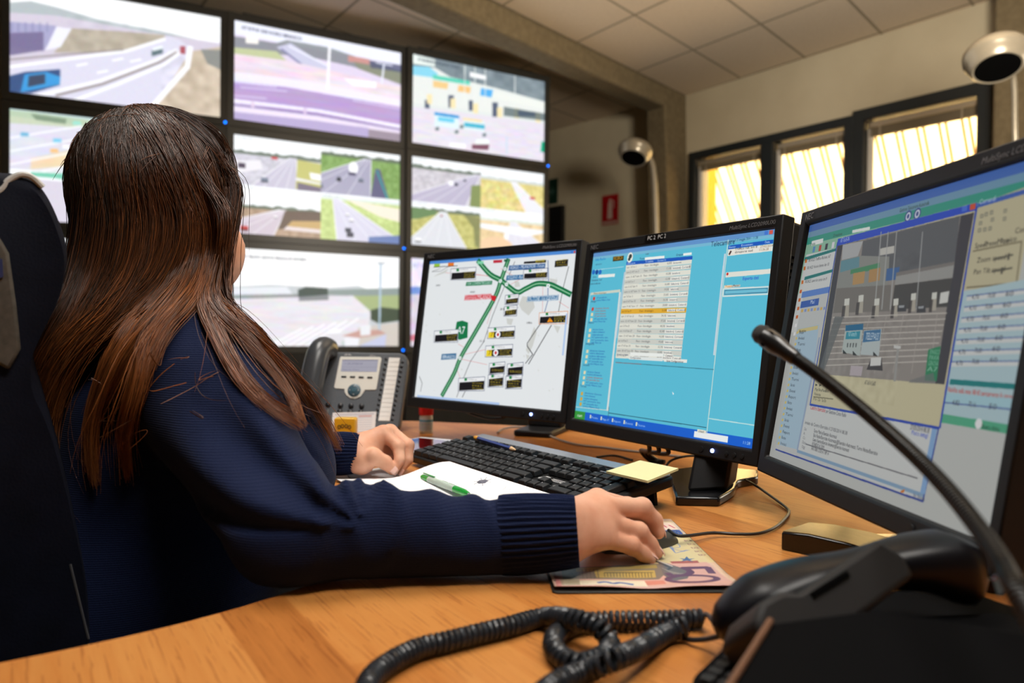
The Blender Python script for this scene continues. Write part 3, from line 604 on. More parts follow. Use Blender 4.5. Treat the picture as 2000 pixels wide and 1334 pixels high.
c.line([(744, 514), (741, 648)], 0.024, C8(176, 196, 214)); c.line([(738, 514), (752, 514)], 0.014, C8(150, 160, 170)); c.poly([(642, 644), (666, 642), (668, 684), (645, 684)], C8(220, 218, 224)); c.poly([(642, 644), (666, 642), (666, 650), (642, 652)], C8(246, 246, 250)); c.poly([(672, 660), (704, 650), (700, 676), (674, 680)], C8(234, 234, 240)); c.poly([(700, 676), (755, 652), (752, 684), (700, 686)], C8(196, 200, 226)); c.poly([(668, 656), (700, 646), (740, 644), (755, 652), (700, 660)], C8(196, 150, 140), 0.9); c.poly([(704, 636), (724, 634), (724, 654), (704, 656)], C8(230, 232, 236)); c.poly([(584, 580), (642, 577), (642, 586), (584, 588)], C8(110, 116, 120), 0.8)
c.text('A7 MILANO GENOVA PIAZZALE DI BARRIERA', 476, 503, 0.028, C8(60, 64, 74), width=0.36)
television(1, 2, c.blur(8).noise(0.012, 0.012, seed=3, colored=True), 'wall screen of a wide empty toll forecourt, right of the woman\'s chin')
c = px(2, 2, bg=C8(236, 234, 248)); c.poly([(800, 560), (830, 560), (830, 600), (800, 600)], C8(120, 146, 214)); c.poly([(800, 575), (1070, 570), (1070, 690), (800, 690)], C8(214, 204, 222)); c.poly([(800, 655), (815, 652), (815, 664), (800, 666)], C8(206, 120, 140)); c.noise(0.06, 0.06, (0, 0, 1, 1), 15, True)
c.text('A7 KM 6', 806, 522, 0.05, C8(150, 150, 180))
television(2, 2, c.blur(7).noise(0.012, 0.012, seed=3, colored=True), 'wall screen mostly hidden behind the map monitor, bottom right of the video wall')
# carrier behind and below the screens: one dark cabinet per column; cornices above
M_cab = noise_mat('video_wall_cabinet', (0.010, 0.010, 0.009), (0.016, 0.015, 0.013), scale=20, rough=0.55)
for c in range(3):
    o, rt, n = tv_frame(c, 2); zb = o.z-TVH/2-0.043; t = empty('screen_cabinet', Vector((o.x, o.y, 0)), label=['dark cabinet carrying the left column of wall screens', 'dark cabinet carrying the middle column of wall screens', 'dark cabinet carrying the right column of wall screens'][c], cat='cabinet', group='cabinets under the video wall')
    b = MB(); b.prism([(-0.545, -0.02), (0.545, -0.02), (0.515, 0.12), (-0.515, 0.12)], Vector((o.x, o.y, 0)), rt, -n, UPV, zb-0.002); b.build('plinth', M_cab, t, smooth=False)
    b = MB(); b.prism([(-0.46, 0.02), (0.42, 0.02), (0.42, 0.1), (-0.46, 0.1)], Vector((o.x, o.y, 0)), rt, -n, UPV, Z0+TVH/2+0.062, h0=Z0+TVH/2+0.0425); b.build('top_rail', M_cab, t, smooth=False)
    b = MB(); b.prism([(-0.49, 0.115), (0.49, 0.115), (0.48, 0.16), (-0.48, 0.16)], Vector((o.x, o.y, 0)), rt, -n, UPV, Z0+TVH/2, h0=zb); b.build('rack', M_cab, t, smooth=False)

# ================================================================== THE DESK
M_wood = mat('beech_laminate', (0.5, 0.22, 0.06), 0.42, spec=0.16)
def wood_nodes(M):
    b = bsdf(M); g = N(M, 'ShaderNodeTexCoord'); mp = N(M, 'ShaderNodeMapping'); mp.inputs['Rotation'].default_value = (0, 0, math.radians(57)); L(M, g.outputs['Object'], mp.inputs[0])
    br = N(M, 'ShaderNodeTexBrick'); br.offset = 0.37; br.inputs['Scale'].default_value = 1; br.inputs['Brick Width'].default_value = 0.52; br.inputs['Row Height'].default_value = 0.058
    br.inputs['Mortar Size'].default_value = 0.0; br.inputs['Bias'].default_value = 0.0
    br.inputs['Color1'].default_value = (0.0, 0, 0, 1); br.inputs['Color2'].default_value = (1, 1, 1, 1); L(M, mp.outputs[0], br.inputs['Vector'])
    m2 = N(M, 'ShaderNodeMapping'); m2.inputs['Scale'].default_value = (3.5, 60, 1); L(M, mp.outputs[0], m2.inputs[0])
    n1 = N(M, 'ShaderNodeTexNoise'); n1.inputs['Scale'].default_value = 1.6; n1.inputs['Detail'].default_value = 6; n1.inputs['Roughness'].default_value = 0.65; n1.inputs['Distortion'].default_value = 0.35; L(M, m2.outputs[0], n1.inputs['Vector'])
    m3 = N(M, 'ShaderNodeMapping'); m3.inputs['Scale'].default_value = (18, 420, 1); L(M, mp.outputs[0], m3.inputs[0])
    n2 = N(M, 'ShaderNodeTexNoise'); n2.inputs['Scale'].default_value = 1.0; n2.inputs['Detail'].default_value = 2; L(M, m3.outputs[0], n2.inputs['Vector'])
    a = N(M, 'ShaderNodeMath', operation='MULTIPLY_ADD'); a.inputs[1].default_value = 0.42; L(M, br.outputs['Color'], a.inputs[0]); 
    s = N(M, 'ShaderNodeMath', operation='MULTIPLY'); s.inputs[1].default_value = 0.62; L(M, n1.outputs['Fac'], s.inputs[0]); L(M, s.outputs[0], a.inputs[2])
    r = N(M, 'ShaderNodeValToRGB'); e = r.color_ramp.elements; e[0].position = 0.12; e[0].color = (0.30, 0.098, 0.020, 1); e[1].position = 0.85; e[1].color = (0.56, 0.245, 0.066, 1)
    k = e.new(0.45); k.color = (0.45, 0.165, 0.036, 1); L(M, a.outputs[0], r.inputs[0])
    f = N(M, 'ShaderNodeMath', operation='GREATER_THAN'); f.inputs[1].default_value = 0.62; L(M, n2.outputs['Fac'], f.inputs[0])
    mx = N(M, 'ShaderNodeMix', data_type='RGBA', blend_type='MULTIPLY'); q = N(M, 'ShaderNodeMath', operation='MULTIPLY'); q.inputs[1].default_value = 0.5; L(M, f.outputs[0], q.inputs[0]); L(M, q.outputs[0], mx.inputs[0])
    L(M, r.outputs[0], mx.inputs[6]); mx.inputs[7].default_value = (0.45, 0.3, 0.2, 1); L(M, mx.outputs[2], b.inputs['Base Color'])
    bp = N(M, 'ShaderNodeBump'); bp.inputs['Strength'].default_value = 0.12; bp.inputs['Distance'].default_value = 0.001; L(M, n2.outputs['Fac'], bp.inputs['Height']); L(M, bp.outputs[0], b.inputs['Normal'])
wood_nodes(M_wood)
front = catmull([(-0.72, 0.30), (-0.50, 0.44), (-0.364, 0.536), (-0.317, 0.570), (-0.269, 0.611), (-0.217, 0.669), (-0.175, 0.74), (-0.160, 0.84), (-0.180, 0.97), (-0.235, 1.09), (-0.33, 1.20), (-0.48, 1.31), (-0.75, 1.42)], 6)
outer = [(-1.05, 1.55), (-1.05, 2.06), (-0.257, 2.0), (0.105, 1.90), (0.359, 1.56), (0.56, 1.42), (0.86, 1.16), (0.98, 0.7), (0.86, -0.25), (-0.30, -0.25), (-0.72, 0.05)]
desk = empty('desk', (0.0, 1.0, 0.0), label='curved beech laminate desk holding monitors, phones and keyboard', cat='desk')
b = MB(); b.prism([(p[0], p[1]) for p in front]+outer, (0, 0, 0), (1, 0, 0), (0, 1, 0), (0, 0, 1), DESK, h0=DESK-0.03); b.build('worktop', M_wood, desk, bevel=0.003, smooth=True)
M_leg = mat('desk_leg_grey', (0.05, 0.05, 0.055), 0.5)
for x, y in ((-0.9, 1.9), (-0.2, 1.85), (0.7, 1.1), (0.75, -0.1), (-0.2, 0.1)):
    b = MB(); b.lathe([(0.03, 0), (0.03, DESK-0.031)], (x, y, 0), n=16); b.build('leg', M_leg, desk)

# ================================================================== MONITORS
M_blk = noise_mat('black_plastic', (0.012, 0.012, 0.013), (0.014, 0.014, 0.015), scale=300, rough=0.45, spec=0.25, bump=0.08, bscale=1500)
M_gloss = mat('gloss_black', (0.006, 0.006, 0.007), 0.16)
M_white = mat('white_print', (0.62, 0.62, 0.62), 0.5); M_grey = mat('grey_print', (0.17, 0.17, 0.18), 0.5)
MONS = [(-0.0466, 1.5491, CAMZ+0.005, -0.719, 0.1405), (0.2407, 1.2109, CAMZ-0.0052, -1.016, 0.1322), (0.3789, 0.7805, CAMZ-0.0081, -1.4971, 0.164)]
SW, SH = 0.408, 0.306
def mon_frame(i):
    X, Y, Z, yaw, t = MONS[i]; rt = Vector((math.cos(yaw), math.sin(yaw), 0)); n0 = Vector((math.sin(yaw), -math.cos(yaw), 0))
    up = UPV*math.cos(t)-n0*math.sin(t); n = n0*math.cos(t)+UPV*math.sin(t); return Vector((X, Y, Z)), rt, up, n
def mon_px(i):
    o, rt, up, n = mon_frame(i); return [project(o+rt*(sx*SW/2)+up*(sy*SH/2)) for sx, sy in ((-1, 1), (1, 1), (1, -1), (-1, -1))]
def monitor(i, canvas, strength, label, base_fn, note=None):
    o, rt, up, n = mon_frame(i); R = Matrix((rt, up, n)).transposed()
    t = empty('computer_monitor', o, R=R, label=label, cat='monitor', group='monitors in a row on the desk')
    P = lambda x, y, z: o+rt*x+up*y+n*z
    w2, h2 = SW/2, SH/2; bs, bt, bb = 0.0165, 0.0185, 0.023
    out = [(-w2-bs, -h2-bb), (w2+bs, -h2-bb), (w2+bs, h2+bt), (-w2-bs, h2+bt)]; inn = [(-w2, -h2), (w2, -h2), (w2, h2), (-w2, h2)]
    b = MB(); vs = [P(*q, 0.0) for q in inn]+[P(q[0]*1.012, q[1]*1.014, 0.006) for q in inn]+[P(q[0], q[1], 0.0075) for q in out]+[P(q[0], q[1], -0.018) for q in out]
    b.add(vs, [(k+4*j, k+4*j+4, (k+1) % 4+4*j+4, (k+1) % 4+4*j) for j in range(3) for k in range(4)]+[(15, 14, 13, 12)])
    bz = b.build('bezel', M_blk, t, bevel=0.002)
    b = MB(); b.add([P(*q, 0.0008) for q in inn], [(0, 1, 2, 3)]); b.uv = [(0, 0), (1, 0), (1, 1), (0, 1)]
    b.build('display', screen_mat('monitor_picture', canvas.image('monitor_picture'), strength, rough=0.4), t, smooth=False)
    # back housing with cooling slots on its sides
    b = MB(); hw, hh = w2+bs-0.006, h2+0.016
    prof = [(-hw, -hh), (hw, -hh), (hw, hh), (-hw, hh)]
    vs = [P(*q, -0.0185) for q in prof]+[P(q[0], q[1], -0.05) for q in prof]+[P(q[0]*0.72, q[1]*0.72, -0.075) for q in prof]
    b.add(vs, [(k+4*j, (k+1) % 4+4*j, (k+1) % 4+4*j+4, k+4*j+4) for j in range(2) for k in range(4)]+[(0, 1, 2, 3), (11, 10, 9, 8)]); hs = b.build('housing', M_blk, t, bevel=0.006)
    for sx in (-1, 1):
        b = MB()
        for k in range(26):
            y = -0.12+k*0.0095; b.box(P(sx*(hw+0.0003), y, -0.036), (0.0012, 0.0035, 0.020), Matrix((rt, up, n)).transposed())
        b.build('vent', M_dark, t, smooth=False).parent = hs
    b = MB(); T = text_tris('NEC'); b.tris(T, P(-w2-0.002, h2+0.0055, 0.0079), rt, up, 0.0115); b.build('lettering', M_grey, t, smooth=False).parent = bz
    b = MB(); s = 'MultiSync LCD2090UXi'; wd = text_width(s)*0.0085
    V, F = text_tris(s); sh = np.stack([V[:, 0]+0.18*V[:, 1], V[:, 1]], 1); b.tris((sh, F), P(w2+0.004-wd, h2+0.0055, 0.0079), rt, up, 0.0085); b.build('lettering', M_grey, t, smooth=False).parent = bz
    lx = w2-0.065
    b = MB(); b.lathe([(0.0032, 0), (0.0030, 0.0015), (0.0015, 0.0026)], P(lx, -h2-0.012, 0.0072), n, 16); b.build('power_light', emit_mat('monitor_led', (0.25, 0.35, 1.0), 6.0), t).parent = bz
    for k, dx in enumerate((-0.022, 0.026, 0.040, 0.054)):
        b = MB(); b.lathe([(0.0036, 0), (0.0034, 0.0016), (0.0001, 0.002)] if k else [(0.0044, 0), (0.0042, 0.0012), (0.0001, 0.0014)], P(lx+dx, -h2-0.0125, 0.0070), n, 14); b.build('button', M_blk, t).parent = bz
    if note:
        b = MB(); q0 = P(-0.045, h2+0.004, 0.0078); b.prism(rrect(0.044, 0.0125, 0.001, 2), P(-0.036, h2+0.011, 0.0076), rt, up, n, 0.0006); lb = b.build('label_strip', M_gloss, t, smooth=False); lb.parent = bz
        b = MB(); b.tris(text_tris(note), P(-0.0515, h2+0.0078, 0.0083), rt, up, 0.0098); b.build('lettering', M_white, t, smooth=False).parent = bz
    base_fn(t, P, o, rt, up, n)
    return t
def base_left(t, P, o, rt, up, n):
    c = at(1041, 853, 0); c = Vector((c.x, c.y, DESK)); d = (at(1080, 862)-at(1002, 857)).normalized()
    bk = Vector((-d.y, d.x, 0))
    b = MB(); b.prism(rrect(0.092, 0.20, 0.01), c+bk*0.09, d, bk, UPV, 0.014); b.build('base', M_blk, t, bevel=0.004)
    b = MB(); b.box(c+bk*0.10+Vector((0, 0, 0.11)), (0.086, 0.04, 0.20), Matrix((d, bk, UPV)).transposed()); b.build('neck', M_blk, t, bevel=0.008)
def base_mid(t, P, o, rt, up, n):
    a, c, e = at(1320, 988), at(1405, 990), at(1480, 947)
    k1 = at(1432, 972); k2 = at(1442, 955)
    far = o-n*0.05
    pts = [a, c]+[Vector(p) for p in catmull([c, k1, k2, e], 4)[1:]]+[Vector((e.x+0.02, e.y+0.06, DESK)), Vector((0.34, 1.30, DESK)), Vector((0.26, 1.25, DESK))]
    b = MB(); b.prism([(p.x, p.y) for p in pts], (0, 0, 0), (1, 0, 0), (0, 1, 0), (0, 0, 1), DESK+0.013, h0=DESK); b.build('base', M_gloss, t, bevel=0.003)
    d = (c-a).normalized(); bk = Vector((-d.y, d.x, 0)); q0 = at(1372, 958, 0.012)
    b = MB(); p0 = at(1340, 962, 0.012); p1 = at(1420, 958, 0.012); u0 = o-n*0.045+rt*0.065-up*0.06; u1 = o-n*0.045+rt*0.14-up*0.06
    tk = Vector((0.03, 0.055, 0)); b.add([p0, p1, p1+tk, p0+tk, u0, u1, u1+tk*0.6, u0+tk*0.6], [(3, 2, 1, 0), (4, 5, 6, 7), (0, 1, 5, 4), (1, 2, 6, 5), (2, 3, 7, 6), (3, 0, 4, 7)]); b.build('neck', M_blk, t, bevel=0.006)
M_brush = noise_mat('brushed_cover', (0.10, 0.085, 0.05), (0.14, 0.12, 0.07), scale=60, rough=0.30, metal=0.35, stretch=(1, 12, 1))
def base_right(t, P, o, rt, up, n):
    a, f = at(1525, 1074), at(1580, 1054)
    d1 = (at(1632, 1105)-a).normalized(); d1 = Vector((d1.x+0.35, d1.y, 0)).normalized(); w = f-a; w.z = 0
    prof = [(0, 0), (0.0, 0.020), (0.03, 0.0225), (0.07, 0.021), (0.11, 0.016), (0.16, 0.013), (0.21, 0.013), (0.21, 0.0)]
    b = MB(); b.prism(prof, a, d1, UPV, w.normalized(), w.length); b.build('base', M_gloss, t, bevel=0.002)
    b = MB(); top = [(0.001, 0.0202), (0.03, 0.0227), (0.07, 0.0212), (0.11, 0.0162), (0.16, 0.0132), (0.205, 0.0132)]
    top = top+[(x, z+0.0008) for x, z in top[::-1]]; b.prism(top, a+w.normalized()*0.002, d1, UPV, w.normalized(), w.length-0.004); b.build('base_cover', M_brush, t)
    q = o-n*0.07; b = MB(); b.box((q.x, q.y, DESK+0.12), (0.05, 0.085, 0.20), rotz(0)); b.build('neck', M_blk, t, bevel=0.008)
    b = MB(); b.prism(rrect(0.12, 0.16, 0.02), (q.x, q.y, DESK), (1, 0, 0), (0, 1, 0), UPV, 0.012); b.build('base', M_gloss, t, bevel=0.003)

# ---- pictures on the monitors
RED, YEL, BLK, DGR = C8(206, 30, 44), C8(214, 190, 40), C8(16, 16, 24), C8(8, 118, 70)
# road map
S7 = 1371/370
def m7(x, y): return (790+x/S7, 460+y/S7)
c = Canvas(640, 480, mon_px(0), C8(228, 232, 234), ss=2)
def pm(pts): return [m7(*p) for p in pts]
c.rect(0, 0, 1, 0.022, C8(80, 140, 214)); c.rect(0.985, 0.005, 0.995, 0.02, C8(206, 80, 70)); c.rect(0.97, 0.005, 0.98, 0.02, C8(60, 110, 200))
for poly in ([(855, 440), (930, 450), (945, 520), (900, 580), (850, 540), (830, 500)], [(940, 660), (960, 700), (930, 800), (900, 860), (880, 830)], [(1050, 310), (1110, 320), (1100, 360), (1060, 350)], [(800, 330), (830, 335), (840, 370), (800, 375)], [(740, 600), (790, 605), (775, 650), (745, 640)], [(1080, 650), (1130, 660), (1110, 710)], [(210, 300), (240, 280), (320, 240), (300, 270)], [(880, 860), (910, 870), (890, 900)]): c.poly(pm(poly), C8(206, 208, 204))
rs = np.random.RandomState(5)
for k in range(40):
    x, y = 150+rs.rand()*1000, 200+rs.rand()*950; c.poly(pm([(x, y), (x+12*rs.rand()+4, y+4), (x+8, y+14*rs.rand()+4)]), C8(212, 214, 210))
for ln in ([(300, 270), (720, 300)], [(520, 280), (640, 300)], [(820, 310), (700, 240)], [(1000, 560), (1005, 300), (985, 180)], [(600, 640), (640, 500), (625, 420)], [(590, 825), (440, 860)], [(600, 935), (415, 895)], [(390, 785), (430, 808)], [(405, 1030), (385, 980)], [(1190, 525), (1120, 480)], [(770, 355), (870, 300)]): c.line(pm(ln), 0.003, C8(222, 130, 130), 0.8)
c.line(pm([(1190, 225), (1150, 380), (1115, 560)]), 0.004, C8(60, 60, 64)); c.line(pm([(1040, 370), (1040, 470), (1015, 560)]), 0.005, C8(60, 100, 160)); c.line(pm([(985, 640), (950, 690), (890, 780), (890, 800), (930, 860), (878, 925)]), 0.005, C8(40, 40, 44)); c.line(pm([(1065, 650), (1000, 760), (900, 930)]), 0.006, C8(70, 70, 74)); c.line(pm([(1040, 180), (1045, 350)]), 0.005, C8(60, 90, 150))
c.line(pm([(800, 190), (700, 430), (640, 580), (575, 770), (480, 910), (430, 1030), (380, 1170)]), 0.004, C8(70, 70, 76)); c.line(pm([(445, 1120), (420, 1170)]), 0.005, C8(80, 80, 84)); c.line(pm([(110, 1020), (130, 1070), (118, 1130)]), 0.004, C8(70, 70, 76)); c.line(pm([(330, 220), (260, 260), (200, 262), (260, 240)]), 0.003, C8(120, 120, 124))
def road(pts, w):
    P = [tuple(p) for p in catmull(pts, 6)]; P = pm(P); c.line(P, w, C8(0, 106, 62)); c.line(P, w*0.33, C8(60, 160, 100)); c.line(P, w*0.1, C8(190, 214, 190))
road([(535, 185), (620, 280), (700, 325), (760, 375), (820, 412), (880, 385), (960, 350), (1050, 355), (1120, 385), (1200, 425)], 0.036)
road([(752, 178), (700, 325), (655, 450), (520, 690), (410, 880), (360, 1000), (275, 1155)], 0.036)
c.poly(pm([(380, 625), (420, 616), (462, 630), (458, 740), (400, 756), (362, 730)]), DGR); c.text('A7', *m7(382, 712), 0.052, WH, width=0.055)
def sign(x0, y0, x1, y1, col, txt, tc=WH, h=0.02, slope=-0.055, border=None):
    s = (x1-x0)*slope; c.poly(pm([(x0, y0), (x1, y0+s), (x1-4, y1+s), (x0-6, y1)]), col)
    if border: c.line(pm([(x0+3, y0+4), (x1-5, y0+s+4), (x1-9, y1+s-4), (x0-2, y1-4), (x0+3, y0+4)]), 0.003, border)
    ax, ay = c.uv(m7(x0+5, y1-(y1-y0)*0.26)); bx, _ = c.uv(m7(x1-12, y1+s)); c.text(txt, ax, ay-0.0, h, tc, raw=True, width=max(bx-ax, 0.02))
sign(450, 338, 638, 366, DGR, 'VIA LORENTEGGIO', h=0.018); sign(440, 432, 630, 470, RED, 'barriera MILANO', h=0.024, border=WH); c.poly(pm([(630, 432), (668, 440), (655, 478), (630, 466)]), RED)
sign(760, 218, 1022, 254, C8(50, 96, 150), 'ASSAGO - MILANOFIORI - Forum', h=0.022); sign(742, 290, 868, 325, C8(50, 110, 160), 'ROZZANO - Ripa', h=0.022); sign(893, 442, 1118, 480, C8(50, 110, 156), "VAL TICINE - VIA VIGENTINA", h=0.022, border=WH); sign(272, 858, 378, 900, C8(66, 116, 156), 'BINASCO', h=0.024)
for q in ((696, 330), (740, 354), (1042, 364), (404, 888), (729, 242)): c.ell(*m7(*q), 0.011, 0.013, WH, raw=False); c.ell(*m7(*q), 0.005, 0.006, C8(150, 180, 170), raw=False)
def vms(x0, y0, x1, y1, kind=0, head=True):
    if head: c.poly(pm([(x0-6, y0-30), (x1+4, y0-42), (x1, y1+2), (x0-10, y1+4)]), C8(236, 238, 240)); c.line(pm([(x0-6, y0-30), (x1+4, y0-42), (x1, y1+2), (x0-10, y1+4), (x0-6, y0-30)]), 0.003, C8(70, 80, 110) if kind != 1 else C8(216, 120, 60)); hx = x0+(x1-x0)*0.25; c.poly(pm([(hx-9, y0-30), (hx+9, y0-31), (hx+9, y0-13), (hx-9, y0-12)]), C8(10, 130, 60)); c.text('km 6+200 dir. sud', *m7(x0+(x1-x0)*0.34, y0-20), 0.008, C8(120, 120, 124), width=0.06)
    c.poly(pm([(x0, y0), (x1, y0-12), (x1-4, y1-8), (x0-4, y1)]), BLK)
    tx = x0+(x1-x0)*(0.5 if kind in (0, 2, 1) else 0.08); w = (c.uv(m7(x1-8, y0))[0]-c.uv(m7(tx, y0))[0])
    lines = {0: ['A7 CODE', 'KM 4-9', 'RALLENTARE'], 1: ['CODE IN', 'BARRIERA', 'KM 8'], 2: ['A7 CODE', 'RALLENTARE', 'PRUDENZA'], 3: ['A7 TRATTO', 'KM 4-9', 'SCORREVOLE'], 4: ['BUON VIAGGIO']}[kind]
    for k, s in enumerate(lines): c.text(s, *m7(tx+2, y0+(y1-y0)*((k+0.72)/len(lines)) - 6), 0.0105 if len(lines) > 1 else 0.016, YEL, width=max(w, 0.02)*(0.95 if k % 2 == 0 else 0.8))
    if kind == 2: c.poly(pm([(x0, y0), (x0+38, y0-2), (x0+36, y1-2), (x0-4, y1)]), C8(230, 206, 40)); c.text('7', *m7(x0+12, y1-12), 0.03, C8(120, 60, 20)); c.ell(*m7(x0+66, y0+(y1-y0)*0.42), 0.017, 0.022, WH, raw=False); c.ell(*m7(x0+66, y0+(y1-y0)*0.42), 0.008, 0.011, C8(190, 30, 40), raw=False)
    if kind == 1: c.poly(pm([(x0+48, y1-8), (x0+70, y0+4), (x0+94, y1-10)]), C8(246, 150, 20)); c.text('!', *m7(x0+66, y1-14), 0.02, BLK)
vms(344, 272, 516, 318, 0); vms(868, 190, 1028, 205, 0, False); vms(1092, 184, 1186, 230, 3, False); vms(870, 278, 1034, 312, 0); vms(738, 464, 824, 496, 4); vms(730, 546, 814, 580, 3); vms(224, 722, 388, 770, 0); vms(984, 590, 1180, 636, 1); vms(612, 700, 798, 742, 2); vms(596, 830, 782, 876, 2); vms(622, 956, 726, 1000, 4); vms(752, 960, 858, 1012, 4); vms(614, 1040, 716, 1094, 3); vms(742, 1050, 850, 1106, 3); vms(400, 1064, 580, 1122, 0)
c.poly(pm([(218, 205), (258, 204), (256, 228), (216, 228)]), C8(150, 196, 60)); c.line(pm([(214, 230), (300, 224)]), 0.004, BLK); c.poly(pm([(318, 198), (360, 196), (358, 222), (316, 222)]), C8(226, 120, 40)); c.line(pm([(300, 226), (385, 220)]), 0.004, BLK); c.poly(pm([(645, 180), (710, 176), (708, 196), (645, 200)]), C8(190, 40, 60)); c.poly(pm([(722, 174), (750, 172), (750, 188), (722, 190)]), C8(16, 90, 60)); c.poly(pm([(530, 188), (575, 186), (573, 206), (530, 208)]), C8(130, 210, 170))
for s, x, y in (('OPERA', 884, 640), ('ASSAGO', 476, 416), ('CORSICO', 228, 368), ('S.S. 35', 545, 770), ('35', 690, 540)): c.text(s, *m7(x, y), 0.013, C8(60, 60, 64), width=0.035)
c.rect(0.02, 0.985, 0.62, 1, C8(176, 200, 236)); c.rect(0.975, 0.4, 0.985, 0.66, C8(176, 200, 236))
monitor(0, c, 0.96, 'left monitor showing a white road map with green motorways', base_left)
# camera list
S8 = 1281/480
def m8(x, y): return (1100+x/S8, 420+y/S8)
def pq(pts): return [m8(*p) for p in pts]
CY = C8(90, 190, 216)
c = Canvas(720, 540, mon_px(1), CY, ss=2)
c.rect(0, 0, 1, 0.024, C8(100, 150, 206)); c.rect(0.975, 0.003, 0.99, 0.021, C8(214, 90, 80)); c.rect(0.955, 0.003, 0.97, 0.021, C8(70, 120, 210)); c.rect(0, 0.024, 1, 0.040, C8(120, 186, 214))
c.rect(0, 0.955, 1, 1, C8(20, 96, 206)); c.rect(0, 0.955, 0.075, 1, C8(52, 150, 60)); c.text('start', 0.018, 0.988, 0.018, WH, raw=True)
for k in range(5): c.rect(0.11+k*0.075, 0.965, 0.118+k*0.075, 0.985, C8(220, 226, 200)); c.text(['Posta', 'Mappa A7', 'Report', 'Eventi', 'Telecamere'][k], 0.121+k*0.075, 0.984, 0.012, C8(190, 214, 250), raw=True, width=0.045)
c.rect(0.73, 0.962, 0.89, 0.992, C8(236, 240, 240)); c.text('11:28', 0.955, 0.985, 0.014, C8(200, 226, 250), raw=True)
c.text('Telecamere', *m8(770, 166), 0.026, C8(30, 60, 90), width=0.115)
def row(x0, y0, x1, y1, h, col, sl=-0.094, a=1.0): c.poly(pq([(x0, y0), (x1, y0+(x1-x0)*sl), (x1-h*0.12, y0+(x1-x0)*sl+h), (x0-h*0.12, y0+h)]), col, a)
# table
for k in range(19):
    y = 262+k*25.4; xl = 330-k*2.95; xr = 674-k*3.2; sl = -0.100+k*0.0085
    col = C8(228, 174, 54) if k == 9 else [C8(226, 226, 214), C8(206, 208, 200)][k % 2]
    c.poly(pq([(xl, y), (xr, y+(xr-xl)*sl), (xr-3, y+(xr-xl)*sl+26), (xl-3, y+26)]), col)
    tc = C8(110, 110, 110) if k != 9 else C8(120, 80, 20)
    c.text('cam %d A7 km %d' % (k+1, k*2+1), *m8(xl+3, y+17), 0.011, tc, width=0.06+0.02*(k % 3)); c.text('Fisso - brandeggio', *m8(xl+95, y+17+95*sl), 0.011, tc, width=0.085); c.text('%d,%d00' % (k*3+4, k % 9), *m8(xl+212, y+17+212*sl), 0.011, tc, width=0.03)
    for j, dx in ((0, 240), (1, 288)):
        if j and k % 5 in (0, 2): continue
        q = y+5+dx*sl; c.poly(pq([(xl+dx, q), (xl+dx+44, q+44*sl), (xl+dx+43, q+44*sl+15), (xl+dx-1, q+15)]), C8(240, 240, 232)); c.text(['Seleziona', 'Comandi'][j], *m8(xl+dx+4, q+12), 0.010, C8(70, 70, 80), width=0.045)
c.poly(pq([(332, 244), (676, 214), (675, 232), (331, 262)]), C8(24, 90, 190)); 
for s, x, y in (('Descrizione', 336, 258), ('Tratta', 428, 249), ('Coordinata Km', 492, 243)): c.text(s, *m8(x, y), 0.010, WH, width=0.05)
c.poly(pq([(428, 222), (530, 212), (529, 226), (427, 236)]), C8(240, 244, 240)); c.poly(pq([(628, 200), (672, 195), (671, 208), (627, 213)]), C8(240, 244, 240)); c.ell(*m8(350, 222), 0.018, 0.03, C8(240, 240, 230), raw=False); c.ell(*m8(352, 216), 0.010, 0.013, C8(50, 60, 60), raw=False); c.ell(*m8(346, 230), 0.008, 0.010, C8(50, 60, 60), raw=False)
c.text('Tratta', *m8(400, 234), 0.011, C8(40, 60, 90)); c.text('Gruppo', *m8(590, 214), 0.011, C8(40, 60, 90)); c.text('tutte', *m8(430, 208), 0.010, C8(60, 80, 100))
c.poly(pq([(262, 218), (318, 212), (316, 236), (260, 242)]), C8(60, 50, 20)); c.text('RICERCA', *m8(264, 236), 0.020, C8(230, 180, 60), width=0.06); c.text('Sala Radio', *m8(168, 240), 0.016, C8(30, 120, 200), width=0.075); c.text('operatore', *m8(170, 262), 0.010, C8(50, 90, 130)); c.line(pq([(158, 288), (318, 270)]), 0.003, C8(190, 226, 236))
for k in range(3): c.ell(*m8(160+k*17, 298), 0.011, 0.015, C8(30, 110, 200) if k != 1 else C8(20, 70, 150), raw=False)
c.poly(pq([(186, 312), (272, 306), (270, 322), (184, 328)]), C8(236, 240, 236)); c.text('Zona', *m8(156, 328), 0.011, C8(40, 60, 90)); c.text('Direzione  Sud', *m8(150, 346), 0.011, C8(40, 60, 90)); c.text('solo in allarme', *m8(144, 364), 0.011, C8(40, 60, 90))
c.poly(pq([(146, 405), (300, 388), (299, 402), (145, 418)]), C8(206, 214, 200)); c.text('Elenco telecamere', *m8(160, 414), 0.011, C8(120, 90, 60))
c.line(pq([(145, 408), (66, 1000)]), 0.004, C8(206, 220, 214)); c.line(pq([(298, 405), (232, 1018)]), 0.016, C8(214, 224, 224)); c.line(pq([(66, 1000), (232, 1018)]), 0.004, C8(206, 220, 214)); c.line(pq([(322, 300), (278, 640)]), 0.010, C8(190, 206, 220)); c.line(pq([(845, 205), (788, 728)]), 0.011, C8(200, 216, 226)); c.line(pq([(862, 130), (750, 1140)]), 0.005, C8(206, 226, 220))
rs = np.random.RandomState(9); y = 430
